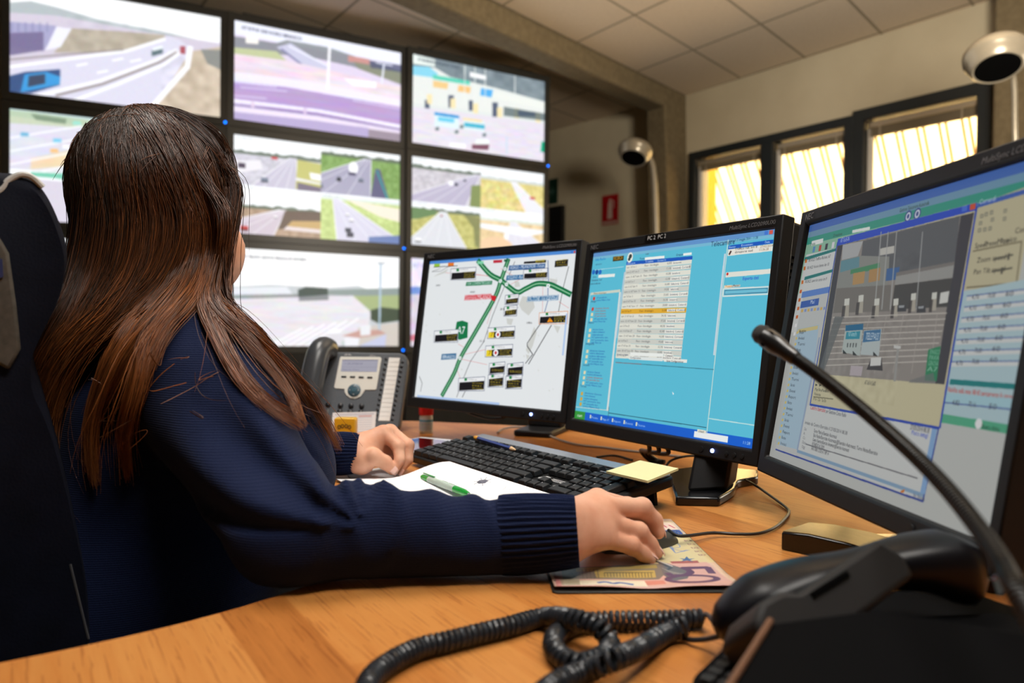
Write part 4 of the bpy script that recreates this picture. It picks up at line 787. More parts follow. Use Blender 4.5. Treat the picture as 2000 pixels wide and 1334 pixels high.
for k in range(21):
    y = 428+k*27.5; x = 158-k*3.5
    if k % 4 == 1: c.text(['Assago', 'Binasco', 'Bereguardo', 'Gropello', 'Tortona'][k//4], *m8(x-8, y), 0.012, C8(40, 70, 110)); continue
    c.poly(pq([(x, y), (x+11, y-1), (x+9, y+16), (x-2, y+17)]), [C8(206, 60, 50), C8(230, 220, 180), C8(214, 170, 60)][0 if k in (0, 2) else (2 if k > 16 else 1)])
    for j in range(2): c.text(['A7 pannello km', 'tratta Milano Sud', 'direzione Genova', 'incidente rallentamenti'][(k+j) % 4], *m8(x+18-j*2, y+8+j*13), 0.010, C8(30, 90, 170) if k not in (2, 3, 15) else C8(190, 90, 90), width=0.07+0.05*rs.rand())
# right column
c.poly(pq([(864, 160), (1098, 128), (1096, 148), (862, 180)]), C8(24, 90, 190)); c.poly(pq([(862, 180), (1096, 150), (1092, 188), (858, 214)]), C8(232, 230, 220)); c.poly(pq([(850, 300), (1088, 280), (1084, 306), (847, 326)]), C8(226, 226, 216))
for s, x, y in (('Evento', 866, 174), ('Descrizione', 930, 164), ('Data', 1052, 148)): c.text(s, *m8(x, y), 0.010, WH)
c.text('martedi 27 maggio 2014 - 11:28', *m8(866, 142), 0.012, C8(20, 70, 110), width=0.13); c.text('Traffico rall. km 8', *m8(896, 184), 0.011, C8(70, 70, 70), width=0.1); c.text('direzione sud', *m8(896, 200), 0.011, C8(70, 70, 70), width=0.08); c.text('27/05/2014', *m8(1028, 172), 0.011, C8(150, 120, 90)); c.text('11.06.28', *m8(1022, 188), 0.011, C8(150, 120, 90)); c.line(pq([(868, 205), (876, 190)]), 0.01, C8(60, 40, 40)); c.ell(*m8(858, 308), 0.005, 0.007, C8(200, 40, 40), raw=False)
c.text('Esporta dati', *m8(936, 340), 0.016, C8(30, 60, 200), width=0.07); c.poly(pq([(842, 368), (882, 365), (881, 378), (841, 382)]), C8(246, 226, 190)); c.poly(pq([(884, 366), (925, 362), (924, 374), (883, 378)]), C8(206, 206, 196)); c.text('Presenti', *m8(846, 378), 0.010, C8(190, 90, 40)); c.text('Passati', *m8(888, 374), 0.010, C8(60, 60, 60))
c.line(pq([(838, 386), (1074, 374), (1071, 412), (835, 424), (838, 386)]), 0.007, C8(214, 226, 224)); c.poly(pq([(845, 394), (1068, 383), (1066, 403), (843, 414)]), C8(110, 190, 214)); c.line(pq([(845, 394), (1068, 383), (1066, 403), (843, 414), (845, 394)]), 0.003, C8(60, 110, 140))
c.line(pq([(757, 1060), (998, 1096)]), 0.005, C8(190, 226, 226)); c.line(pq([(275, 768), (786, 806)]), 0.004, C8(60, 130, 150)); c.line(pq([(240, 1032), (748, 1108)]), 0.004, C8(40, 100, 120)); c.line(pq([(240, 1000), (236, 1060)]), 0.004, C8(60, 110, 130))
c.poly(pq([(352, 716), (524, 722), (523, 740), (350, 734)]), C8(236, 240, 236)); c.poly(pq([(346, 736), (522, 745), (520, 763), (344, 752)]), C8(226, 232, 230)); c.poly(pq([(530, 724), (576, 726), (574, 742), (528, 740)]), C8(236, 236, 228)); c.poly(pq([(528, 748), (648, 754), (646, 771), (526, 764)]), C8(236, 236, 228)); c.text('Associa a gruppo', *m8(280, 730), 0.010, C8(40, 60, 90)); c.text('Comandi', *m8(534, 738), 0.010, C8(40, 40, 50)); c.text('Salva Configurazione', *m8(540, 766), 0.010, C8(40, 40, 50)); c.text('Configurazione', *m8(350, 748), 0.010, C8(90, 90, 90)); c.text('attenzione: nessuna telecamera selezionata', *m8(276, 772), 0.009, C8(190, 110, 110), width=0.16)
c.poly(pq([(702, 1116), (748, 1124), (746, 1140), (700, 1132)]), C8(232, 230, 214)); c.text('chiudi', *m8(706, 1132), 0.011, C8(80, 80, 80)); c.poly(pq([(570, 920), (580, 932), (574, 938)]), C8(246, 246, 246))
monitor(1, c, 0.92, 'middle monitor with a cyan camera list and a PC 2 label strip', base_mid, 'PC 2  PC 2')
# toll camera + mail
c = Canvas(800, 600, mon_px(2), C8(186, 188, 184), ss=2)
Sa = 1508/520
def ma(x, y): return (1480+x/Sa, 260+y/Sa)
def mb_(x, y): return (1480+x/Sa, 640+y/Sa)
def A_(pts): return [ma(*p) for p in pts]
def B_(pts): return [mb_(*p) for p in pts]
c.rect(0, 0, 1, 0.03, C8(66, 106, 180)); c.rect(0, 0.03, 1, 0.055, C8(110, 150, 176)); c.rect(0, 0.055, 1, 0.085, C8(50, 150, 130)); c.rect(0, 0.085, 1, 0.15, C8(140, 186, 160)); c.rect(0, 0.15, 0.36, 0.30, C8(150, 190, 166))
for k in range(7): c.rect(0.05+k*0.04, 0.10, 0.065+k*0.04, 0.125, [C8(90, 140, 190), C8(190, 70, 60), C8(60, 60, 70), C8(214, 214, 220)][k % 4])
for x, y in ((856, 472), (908, 458)): c.ell(*ma(x, y), 0.014, 0.02, C8(60, 76, 140), raw=False); c.ell(*ma(x, y), 0.010, 0.014, C8(206, 214, 226), raw=False); c.ell(*ma(x, y), 0.005, 0.008, C8(60, 76, 140), raw=False)
c.text('Gestione Telecamere Autostrade', *ma(806, 450), 0.013, C8(40, 70, 60), width=0.12); c.poly(A_([(310, 612), (375, 596), (372, 622), (306, 640)]), C8(226, 230, 226)); c.poly(A_([(540, 550), (640, 530), (638, 548), (538, 568)]), C8(226, 232, 226)); c.text('Tratta', *ma(300, 640), 0.012, C8(40, 70, 60)); c.text('Direzione', *ma(430, 590), 0.012, C8(40, 70, 60))
# left lists
c.poly(A_([(278, 690), (450, 650), (360, 1130), (190, 1130)]), C8(206, 208, 206))
for y0, y1 in ((690, 652), (800, 766)): c.poly(A_([(270, y0+15), (448, y1), (446, y1+16), (266, y0+34)]), C8(26, 120, 116))
for k, s in enumerate(('00:10:22 Traffico Rallent. A7', '00:14:22 Veicolo fermo km 10', '00:24:22 Lavori in corso km 9')): x, y = ((280, 730), (272, 772), (260, 850))[k]; c.poly(A_([(x-8, y-14), (x+3, y-16), (x+1, y+4), (x-10, y+6)]), C8(206, 110, 40)); c.text(s, *ma(x+10, y), 0.012, C8(70, 70, 74), width=0.14)
for k in range(6): x, y = 250-k*7, 890+k*48; c.poly(A_([(x-8, y), (x+4, y-3), (x+1, y+16), (x-11, y+18)]), C8(206, 100, 40) if k < 4 else C8(230, 230, 230))
# mail window
c.poly([ma(265, 905), ma(470, 850), mb_(1020, 560), mb_(940, 985), mb_(105, 690), ma(210, 1180)], C8(190, 192, 190)); c.poly(A_([(255, 900), (410, 870), (405, 905), (250, 935)]), C8(90, 130, 200)); c.poly(A_([(250, 955), (352, 935), (346, 975), (243, 993)]), C8(50, 90, 170)); c.text('Mail', *ma(300, 968), 0.016, C8(230, 236, 246))
for k in range(8): c.poly(A_([(250+k*18, 1000-k*2), (262+k*18, 998-k*2), (260+k*18, 1014-k*2), (248+k*18, 1016-k*2)]), [C8(206, 170, 90), C8(130, 150, 200)][k % 2])
c.poly([ma(230, 1110), ma(350, 1085), mb_(330, 160), mb_(225, 690), mb_(110, 660)], C8(166, 190, 206)); c.poly(A_([(232, 1112), (345, 1090), (342, 1112), (230, 1132)]), C8(206, 190, 130)); c.text('In arrivo', *ma(238, 1128), 0.012, C8(60, 50, 30))
for k in range(20): x, y = 232-k*5.6, 30+k*33; c.poly(B_([(x-8, y-8), (x+2, y-10), (x, y+4), (x-10, y+6)]), C8(214, 190, 110)); c.text(['Bozze', 'Inviati', 'Turni', 'Sala radio', 'Eventi', 'Report'][k % 6], *mb_(x+6, y+4), 0.012, C8(60, 70, 80), width=0.03+0.01*(k % 3))
c.line(B_([(352, 60), (228, 690)]), 0.012, C8(150, 166, 190))
c.poly(B_([(285, 440), (1020, 575), (945, 985), (230, 705)]), C8(200, 202, 200)); c.line(B_([(105, 690), (940, 985), (1030, 566)]), 0.006, C8(50, 70, 150)); c.line(B_([(228, 700), (940, 950)]), 0.012, C8(130, 160, 186)); c.line(B_([(1005, 580), (940, 930)]), 0.022, C8(130, 166, 206)); c.line(B_([(275, 660), (908, 854)]), 0.004, C8(110, 110, 114))
c.text('Centro Esercizio', *mb_(300, 462), 0.016, C8(190, 40, 50), width=0.09); c.text('per Gestione Corso Radio', *mb_(388, 482), 0.014, C8(70, 70, 80), width=0.11); c.text('inviato da Centro Esercizio il 27/05/2014 08.38', *mb_(270, 545), 0.013, C8(80, 80, 84), width=0.24); c.text('27/05/2014 08.38', *mb_(866, 575), 0.015, C8(70, 70, 74), width=0.07); c.text('Mostra dettagli', *mb_(874, 605), 0.014, C8(60, 80, 190), width=0.06)
for k, s in enumerate(('Turno Mattina/Esercizio Automezzi', 'Sala Radio/Esercizio Automezzi@Esercizio Automezzi; Turno Notte/Esercizio', 'Centro Esercizio/Esercizio Automezzi@Esercizio Automezzi', 'RITARDO A 7 KM', 'FAX: 0000 CODE A 7 KM 14')):
    x, y = 320-k*3.5, 592+k*25; c.text(s, *mb_(x, y), 0.013, C8(56, 56, 60), width=(0.13, 0.33, 0.20, 0.07, 0.10)[k]); c.text(('Da:', 'A:', 'Cc:', 'Data:', 'Ogg:')[k], *mb_(x-55, y-12), 0.011, C8(110, 110, 114))
c.poly(B_([(815, 925), (838, 915), (832, 935), (812, 935)]), C8(206, 120, 50)); c.text('In linea', *mb_(884, 960), 0.013, C8(70, 80, 100))
# right panel with the controls and the table
c.poly([ma(1250, 405), (2004, 366), (2004, 480), ma(1480, 866), ma(1170, 890)], C8(190, 182, 150)); c.poly(A_([(1250, 400), (1520, 318), (1520, 345), (1247, 425)]), C8(60, 96, 176)); c.text('Comandi', *ma(1258, 405), 0.014, C8(220, 226, 240), width=0.05)
for q in ((1275, 470), (1300, 460), (1330, 450), (1268, 510), (1335, 490), (1262, 550), (1292, 546), (1322, 540), (1408, 440), (1404, 485)): c.poly(A_([(q[0]-9, q[1]-8), (q[0]+9, q[1]-12), (q[0]+7, q[1]+10), (q[0]-11, q[1]+14)]), C8(110, 110, 100)); c.poly(A_([(q[0]-6, q[1]-5), (q[0]+6, q[1]-8), (q[0]+4, q[1]+7), (q[0]-8, q[1]+10)]), C8(170, 166, 140))
for s, x, y in (('Speed', 1232, 655), ('Preset Pos', 1285, 645), ('Mosaico', 1358, 630), ('Zoom speed', 1245, 736), ('Pan Tilt speed', 1225, 802), ('Controllo', 1460, 570)): c.text(s, *ma(x, y), 0.015, C8(60, 58, 50))
c.line(A_([(1345, 715), (1450, 690)]), 0.005, C8(90, 88, 76)); c.line(A_([(1330, 785), (1445, 765)]), 0.005, C8(90, 88, 76)); c.line(A_([(1428, 685), (1424, 715)]), 0.008, C8(90, 88, 76)); c.line(A_([(1390, 765), (1386, 795)]), 0.008, C8(90, 88, 76)); c.line(A_([(1225, 670), (1500, 615), (1470, 850), (1190, 876)]), 0.005, C8(130, 122, 96))
c.poly([ma(1160, 900), (2010, 545), (2010, 800), mb_(1430, 600), mb_(1040, 540)], C8(172, 196, 202))
for k in range(7):
    ya = 930+k*62; xa = 1190-k*15; c.poly(A_([(xa, ya-4), (1540, ya-45+k*6), (1530, ya-20+k*6), (xa-4, ya+22)]), C8(206, 208, 206)); c.line(A_([(xa, ya-6), (1540, ya-47+k*6)]), 0.004, C8(110, 130, 170))
    for s, dx in (('4,70', 25), ('70,00', 115), ('60', 215)): c.text(s, *ma(xa+dx, ya+14-dx*0.09), 0.013, C8(70, 76, 86), width=0.022)
c.poly(B_([(1095, 292), (1478, 320), (1474, 352), (1090, 322)]), C8(20, 124, 124)); c.text('Viabilita sulla rete: 08.43 percorrenza la carreggiata', *mb_(1078, 362), 0.014, C8(196, 56, 50), width=0.21)
c.poly(B_([(1075, 372), (1455, 402), (1445, 470), (1062, 430)]), C8(160, 196, 206)); c.line(B_([(1065, 425), (1452, 465)]), 0.004, C8(90, 110, 160)); c.poly(B_([(1045, 488), (1440, 552), (1430, 604), (1040, 538)]), C8(80, 166, 130)); c.ell(*mb_(1256, 545), 0.010, 0.014, C8(226, 226, 226), raw=False); c.text('Ricerca Attiva', *mb_(1270, 572), 0.013, C8(20, 70, 50), width=0.05)
for s, dx in (('4,82', 1105), ('70,16', 1195), ('50', 1310)): c.text(s, *mb_(dx, 436+(dx-1105)*0.11), 0.014, C8(70, 76, 86), width=0.022)
# camera window
c.poly([ma(458, 600), ma(1248, 392), mb_(1032, 570), mb_(300, 436)], C8(196, 188, 154)); c.poly(A_([(458, 600), (1248, 394), (1243, 438), (452, 640)]), C8(36, 76, 190)); c.text('A7-Sv5-N', *ma(470, 622), 0.018, C8(220, 226, 246), width=0.05); c.poly(A_([(1208, 405), (1240, 397), (1237, 430), (1205, 438)]), C8(206, 80, 50)); c.poly(A_([(1162, 418), (1192, 410), (1190, 440), (1160, 447)]), C8(70, 110, 210))
c.line([ma(455, 620), mb_(300, 436)], 0.007, C8(40, 70, 170)); c.line([mb_(300, 436), mb_(1032, 570)], 0.008, C8(40, 70, 170)); c.line([ma(1245, 420), mb_(1036, 566)], 0.008, C8(40, 70, 170))
def F(pts, col, a=1.0, bpart=False): c.poly((B_ if bpart else A_)(pts), col, a)
c.poly([ma(455, 640), ma(1230, 450), mb_(1062, 322), mb_(340, 262)], C8(62, 62, 68))
c.poly([ma(485, 634), ma(1155, 470), mb_(1010, 318), mb_(372, 265)], C8(140, 134, 128)); F([(600, 612), (1150, 470), (1120, 730), (800, 800), (590, 700)], C8(92, 95, 98)); F([(485, 634), (600, 612), (570, 700), (480, 720)], C8(170, 172, 172)); c.noise(0.035, 0.02, (0.25, 0.2, 0.62, 0.7), 3)
F([(480, 720), (580, 695), (750, 700), (740, 880), (450, 880)], C8(136, 138, 132)); F([(475, 725), (580, 700), (578, 760), (470, 790)], C8(96, 140, 150)); F([(530, 775), (695, 735), (692, 770), (528, 800)], C8(70, 136, 96)); F([(545, 795), (612, 782), (605, 850), (540, 862)], C8(176, 140, 90)); F([(636, 775), (700, 762), (694, 835), (630, 848)], C8(170, 134, 86)); F([(735, 770), (808, 758), (800, 830), (728, 838)], C8(60, 100, 150)); F([(698, 655), (778, 638), (776, 680), (696, 694)], C8(190, 188, 180))
F([(790, 790), (1120, 728), (1108, 820), (780, 860)], C8(150, 150, 146)); F([(790, 790), (1120, 728), (1118, 748), (788, 812)], C8(120, 116, 112)); F([(780, 862), (1106, 822), (1080, 985), (760, 1000)], C8(70, 70, 68)); F([(450, 880), (760, 860), (750, 1010), (430, 1020)], C8(116, 112, 106))
for x in (700, 740, 788, 935): F([(x, 560), (x+6, 558), (x-30, 1000), (x-37, 1000)], C8(166, 168, 166), 0.8)
for x, y in ((510, 960), (590, 940), (680, 960), (788, 960), (888, 930), (1006, 925)): F([(x-14, y-20), (x+14, y-24), (x+8, y+80), (x-22, y+80)], C8(170, 164, 150)); F([(x-14, y-20), (x+14, y-24), (x+11, y+14), (x-16, y+18)], C8(206, 206, 196)); F([(x-26, y+20), (x-8, y+18), (x-16, y+90), (x-34, y+90)], C8(60, 56, 56), 0.8)
for x, y in ((820, 995), (930, 1000), (1060, 930)): F([(x-24, y-20), (x+24, y-24), (x+26, y+16), (x-26, y+18)], C8(60, 62, 66)); F([(x-18, y-18), (x+16, y-20), (x+12, y-6), (x-16, y-4)], C8(150, 154, 156))
F([(1040, 905), (1090, 895), (1080, 960), (1032, 968)], C8(206, 206, 200))
for k in range(9): c.line([ma(430-k*6, 1045+k*34), ma(1075-k*9, 1020+k*34)], 0.004, C8(196, 190, 180), 0.8)
for k in range(5): c.line([ma(640+k*95, 1030), ma(560+k*105, 1360)], 0.004, C8(170, 164, 156), 0.7)
c.poly([ma(440, 1040), ma(490, 1040), mb_(372, 265), mb_(345, 262)], C8(96, 100, 100), 0.8)
F([(502, 1090), (602, 1080), (582, 1262), (480, 1240)], C8(172, 182, 178)); F([(502, 1090), (602, 1080), (600, 1115), (500, 1122)], C8(24, 100, 140)); F([(506, 1128), (585, 1122), (580, 1166), (500, 1168)], C8(40, 140, 160)); c.text('10 km/h', *ma(512, 1152), 0.018, C8(210, 230, 232), width=0.045)
F([(605, 1118), (706, 1110), (690, 1262), (585, 1256)], C8(176, 186, 186)); F([(606, 1122), (702, 1112), (694, 1176), (598, 1186)], C8(60, 110, 150)); c.text('TELEPASS', *ma(612, 1170), 0.024, C8(216, 226, 232), width=0.062)
for x, y in ((500, 1240), (556, 1248), (672, 1252)): F([(x-14, y+10), (x-14, y-14), (x+10, y+12)], C8(40, 44, 44))
for k in range(4): F([(510+k*16, 1190), (518+k*16, 1190), (514+k*16, 1214), (508+k*16, 1214)], C8(90, 96, 96))
F([(645, 180), (706, 170), (712, 245), (620, 238)], C8(60, 58, 60), 1, True); F([(645, 172), (704, 168), (700, 215), (640, 218)], C8(206, 206, 202), 1, True); F([(532, 215), (600, 220), (590, 275), (524, 270)], C8(176, 166, 170), 1, True); F([(970, 125), (1040, 105), (1018, 305), (950, 300)], C8(40, 130, 90), 1, True)
for k in range(4): c.text(('BINASCO', 'PAVIA', 'GENOVA', 'A7')[k], *mb_(978-k*5, 150+k*32), 0.014, C8(150, 196, 170), width=0.035)
c.line([mb_(800, 110), mb_(780, 300)], 0.012, C8(150, 150, 146)); c.poly(B_([(775, 100), (815, 105), (813, 120), (775, 118)]), C8(196, 196, 192)); F([(865, 300), (1000, 255), (1010, 318), (860, 312)], C8(110, 112, 112), 0.7, True)
for k, s in enumerate(('Play', 'Stop', 'Pausa', 'Rec')): c.poly(B_([(330+k*22, 318+k*2), (343+k*22, 325+k*2), (330+k*22, 332+k*2)]), C8(40, 40, 36)); c.text(s, *mb_(326+k*20, 356+k*3), 0.011, C8(60, 60, 50))
c.text('A7-Sv5-N 5x00', *mb_(608, 322), 0.015, C8(50, 50, 44), width=0.05); c.text('Velocita', *mb_(322, 382), 0.011, C8(60, 60, 50)); c.line(B_([(320, 392), (430, 405)]), 0.004, C8(120, 114, 90)); c.text('F1 Sx   C.Se   Tas. Dx', *mb_(318, 410), 0.011, C8(60, 60, 50), width=0.075)
monitor(2, c, 0.62, 'right monitor showing a toll plaza camera and mail windows', base_right)

# ================================================================== THINGS ON THE DESK
# ---- keyboard
KA, KB = at(943, 848, 0.044), at(1321, 929, 0.044)
kx = (KB-KA); klen = kx.length; kx.normalize(); ky0 = Vector((-kx.y, kx.x, 0)); ky0 = ky0 if ky0.dot(Vector((1, 1, 0))) > 0 else -ky0
ktilt = math.radians(9.0); ky = ky0*math.cos(ktilt)+UPV*math.sin(ktilt); kz = kx.cross(ky); kz = kz if kz.z > 0 else -kz
KD = 0.160
kO = KA-ky*KD                      # front left corner of the top plate
Rk = Matrix((kx, ky, kz)).transposed()
kb = empty('keyboard', kO, R=Rk, label='black keyboard with white legends and a silver strip, in front of the middle monitor', cat='keyboard')
KP = lambda u, v, w=0: kO+kx*u+ky*v+kz*w
b = MB(); b.prism(rrect(klen, KD, 0.012, 4, klen/2, KD/2), kO, kx, ky, kz, 0.0, h0=-0.014); b.build('case', M_blk, kb, bevel=0.003)
M_silver = mat('silver_strip', (0.36, 0.38, 0.42), 0.35, 0.6)
b = MB(); b.prism(rrect(klen-0.012, 0.022, 0.004, 3, klen/2, KD-0.014), kO, kx, ky, kz, 0.0025); b.build('silver_strip', M_silver, kb, bevel=0.0008)
b = MB(); b.prism(rrect(klen-0.02, 0.003, 0.001, 2, klen/2, KD-0.049), kO, kx, ky, kz, 0.0032); b.build('silver_line', M_silver, kb)
for u in (0.03, klen-0.035):
    b = MB(); p = KP(u, KD-0.02, -0.014); q = Vector((p.x, p.y, DESK)); b.prism([(-0.012, 0), (0.012, 0), (0.008, p.z-DESK+0.006), (-0.008, p.z-DESK+0.006)], q, kx, UPV, ky0, 0.006); b.build('foot', M_blk, kb)
M_key = mat('keycap', (0.010, 0.010, 0.011), 0.45, spec=0.3); M_leg2 = mat('key_legend', (0.55, 0.55, 0.55), 0.5)
U = (klen-0.022)/22.6
keys = []      # (u centre, v centre, width in units, height in units, legend)
def row_keys(v, items, x=0.0):
    for w, s in items:
        if s is not None: keys.append((x+w/2, v, w, 1, s))
        x += w
F_ = [(1, 'Esc'), (1, None)]+[(1, 'F%d' % k) for k in range(1, 5)]+[(.5, None)]+[(1, 'F%d' % k) for k in range(5, 9)]+[(.5, None)]+[(1, 'F%d' % k) for k in range(9, 13)]+[(.3, None), (1, 'St'), (1, 'Bl'), (1, 'Pa')]
row_keys(6.45, F_)
nav = [(.3, None)]
row_keys(5.0, [(1, s) for s in '\\1234567890'] + [(1, "'"), (1, 'i'), (2, '<-')]+nav+[(1, 'Ins'), (1, 'Home'), (1, 'PgU'), (.3, None), (1, 'Num'), (1, '/'), (1, '*'), (1, '-')])
row_keys(4.0, [(1.5, 'Tab')]+[(1, s) for s in 'QWERTYUIOP']+[(1, 'e'), (1, '+'), (1.5, '')]+nav+[(1, 'Del'), (1, 'End'), (1, 'PgD'), (.3, None), (1, '7'), (1, '8'), (1, '9')])
row_keys(3.0, [(1.75, 'Caps')]+[(1, s) for s in 'ASDFGHJKL']+[(1, 'o'), (1, 'a'), (1, 'u'), (1.25, '<-')]+nav+[(3, None), (.3, None), (1, '4'), (1, '5'), (1, '6')])
row_keys(2.0, [(1.25, 'Sh'), (1, '<')]+[(1, s) for s in 'ZXCVBNM,.-']+[(2.75, 'Shift')]+nav+[(1, None), (1, '^'), (1, None), (.3, None), (1, '1'), (1, '2'), (1, '3')])
row_keys(1.0, [(1.5, 'Ctrl'), (1.25, 'Win'), (1.25, 'Alt'), (5.5, ''), (1.25, 'AltGr'), (1.25, 'Win'), (1.25, 'Men'), (1.75, 'Ctrl')]+nav+[(1, '<'), (1, 'v'), (1, '>'), (.3, None), (2, '0'), (1, '.')])
keys.append((21.6+0.5+0.0, 3.5, 1, 2, '+')); keys.append((22.1, 1.5, 1, 2, 'Inv'))
# keys right of the numeric block start at the same column
base_meshes = {}
def key_mesh(w, h):
    k = (w, h)
    if k in base_meshes: return base_meshes[k]
    W2, H2 = w*U/2-0.0006, h*U*0.92/2-0.0006; q = MB()
    lo = [(-W2, -H2, 0.0008), (W2, -H2, 0.0008), (W2, H2, 0.0008), (-W2, H2, 0.0008)]; hi = [(-W2+0.0022, -H2+0.0020, 0.0085), (W2-0.0022, -H2+0.0020, 0.0085), (W2-0.0022, H2-0.0032, 0.0092), (-W2+0.0022, H2-0.0032, 0.0092)]
    q.add(lo+hi, [(3, 2, 1, 0), (4, 5, 6, 7), (0, 1, 5, 4), (1, 2, 6, 5), (2, 3, 7, 6), (3, 0, 4, 7)])
    o = q.build('key', M_key, None, bevel=0.0012, seg=2); me = o.data
    base_meshes[k] = o; return o
VU = 0.0188
def kpos(k): return (0.011+k[0]*U, 0.003+(k[1]-0.5)*VU)
keys.sort(key=lambda k: -(k[0]*0.83-k[1]*0.2))
rest = MB(); leg = MB(); nk = 0
for k in keys:
    u, v = kpos(k); src = key_mesh(k[2], k[3])
    if nk < 99:
        o = src if src.parent is None and not src.get('used') else src.copy()
        if o is not src: COL.objects.link(o)
        src['used'] = 1; o.parent = kb; o.location = (u, v, 0); o.name = 'key'; nk += 1
    else:
        Mx = Matrix.Translation(Vector((u, v, 0))); rest.add([kb.matrix_world@(Mx@vv.co) for vv in src.data.vertices], [tuple(f.vertices) for f in src.data.polygons])
    if k[4]:
        hh = 0.0052 if len(k[4]) == 1 else 0.0030
        leg.tris(text_tris(k[4]), KP(u-k[2]*U/2+0.0042, v+0.0005, 0.0096), kx, ky, hh)
for o in list(base_meshes.values()):
    if 'used' in o: del o['used']
    if o.parent is None: bpy.data.objects.remove(o)
if rest.v: ro = rest.build('keys', M_key, kb); ro['kind'] = 'stuff'
leg.build('lettering', M_leg2, kb, smooth=False)
# maker's mark on the front strip between the arrow keys
b = MB(); p = KP(0.011+15.35*U, 0.003+2.05*VU, 0.0009)
b.prism([(0.0, 0), (0.012, -0.002), (0.02, 0.004), (0.017, 0.011), (0.006, 0.012)], p, kx, ky, kz, 0.0008); [b.prism([(0.025, y), (0.025+w, y), (0.025+w, y+0.0012), (0.025, y+0.0012)], p, kx, ky, kz, 0.0008) for y, w in ((0.001, 0.034), (0.0045, 0.028), (0.008, 0.031))]; b.build('lettering', M_white, kb, smooth=False)
# ---- pencil on the keyboard
def rod(mb, a, c, r, n=6, mi=0): mb.tube([a, c], r, n, mi)
p0, p1 = KP(0.0, 0, 0), None
pa = at(929, 855, 0.052); pb = at(1010, 880, 0.052)
pd = (pb-pa).normalized()
t = empty('pencil', pa, label='blue pencil with a sharpened tip lying across the keyboard', cat='pencil')
plen = (pb-pa).length
b = MB(); rod(b, pa+pd*0.012, pb-pd*0.020, 0.0040); b.build('barrel', mat('pencil_blue', (0.012, 0.04, 0.22), 0.35), t)
b = MB(); rod(b, pa, pa+pd*0.012, 0.0041, 12); b.build('end_cap', mat('pencil_orange', (0.75, 0.36, 0.03), 0.4), t)
b = MB(); b.tube([pb-pd*0.020, pb-pd*0.004], [0.0040, 0.0011], 8); b.build('sharpened_wood', mat('pencil_wood', (0.70, 0.47, 0.26), 0.7), t)
b = MB(); b.tube([pb-pd*0.004, pb], [0.0011, 0.0002], 8); b.build('lead', M_dark, t)
# ---- sticky notes on the rear right corner of the keyboard
q = [at(1184, 920, 0.053), at(1265, 939, 0.052), at(1325, 914.5, 0.058), at(1250, 899, 0.056)]
M_note = mat('yellow_note', (0.72, 0.68, 0.36), 0.7)
t = empty('sticky_notes', q[0], label='pad of pale yellow sticky notes on the rear right corner of the keyboard', cat='notes')
b = MB(); nz = (q[1]-q[0]).cross(q[3]-q[0]).normalized(); nz = nz if nz.z > 0 else -nz
b.add([p-nz*0.003 for p in q]+q, [(3, 2, 1, 0), (4, 5, 6, 7), (0, 1, 5, 4), (1, 2, 6, 5), (2, 3, 7, 6), (3, 0, 4, 7)]); b.build('pad', M_note, t, smooth=False)
b = MB(); ex = (q[1]-q[0]).normalized(); ey = nz.cross(ex)
rs = np.random.RandomState(3)
for k in range(4):
    s = q[0]+(q[1]-q[0])*(0.35+0.14*k)+(q[3]-q[0])*(0.34)+nz*0.0006; P = [s+ex*(0.006*(rs.rand()-.5)+0.0012*j)+ey*(0.005*(rs.rand()-.5)) for j in range(5)]; b.tube(catmull(P, 3), 0.00025, 4)
b.build('handwriting', mat('pencil_grey', (0.30, 0.30, 0.26), 0.7), t)
# ---- sheet of paper with a doodled bug and handwriting
cA, cB, cC = at(878, 900, 0.004), at(1105, 970, 0.004), at(680, 930, 0.003)
cv = Canvas(700, 500, bg=C8(246, 247, 250), ss=2)
ptab = [at(655, 936, 0.004), at(878, 900, 0.033), at(1105, 970, 0.033), at(900, 1040, 0.004)]
ppx = [project(p) for p in (ptab[0], ptab[1], ptab[2], ptab[3])]
cv.h = homog(ppx, [(0, 0), (1, 0), (1, 1), (0, 1)])
PC = lambda x, y: (660+x*0.23, 780+y*0.23)
cv.poly([PC(*p) for p in ((1222, 682), (1240, 672), (1290, 672), (1312, 680), (1290, 694), (1240, 692))], C8(96, 98, 112)); cv.ell(*PC(1240, 682), 0.008, 0.014, C8(40, 40, 50), raw=False)
for d in ((-40, -6, -2), (-10, -24, 0), (18, -26, 10), (44, -12, 26), (-36, 8, 0), (8, 24, 6), (46, 10, 30)): cv.line([PC(1262+d[2], 682), PC(1262+d[0]*1.6, 682+d[1]*1.0)], 0.004, C8(110, 112, 124))
rs = np.random.RandomState(11)
for ln in range(6):
    x, y = (1330+ln*10, 770+ln*8) if ln % 2 else (1440+ln*12, 740+ln*14)
    for k in range(12): cv.line([PC(x+k*13, y+k*3+rs.randn()*3), PC(x+k*13+7, y+k*3+rs.randn()*7)], 0.003, C8(170, 172, 182), 0.8)
for k in range(3): cv.line([PC(1050+k*18, 726+rs.randn()*4), PC(1062+k*18, 724+rs.randn()*4)], 0.003, C8(190, 192, 200))
for k in range(5): cv.line([PC(80+k*6, 690+k*8), PC(170, 742+k*9), PC(300, 790+k*9)], 0.0025, C8(150, 160, 200), 0.8)
M_paper = print_mat('sheet_print', cv.image('sheet_print'), 0.75, 0.2)
t = empty('paper_sheet', ptab[0], label='white sheet with a small doodled bug, under the green pen and left hand', cat='paper')
b = MB(); nx, ny = 16, 10; uv = []
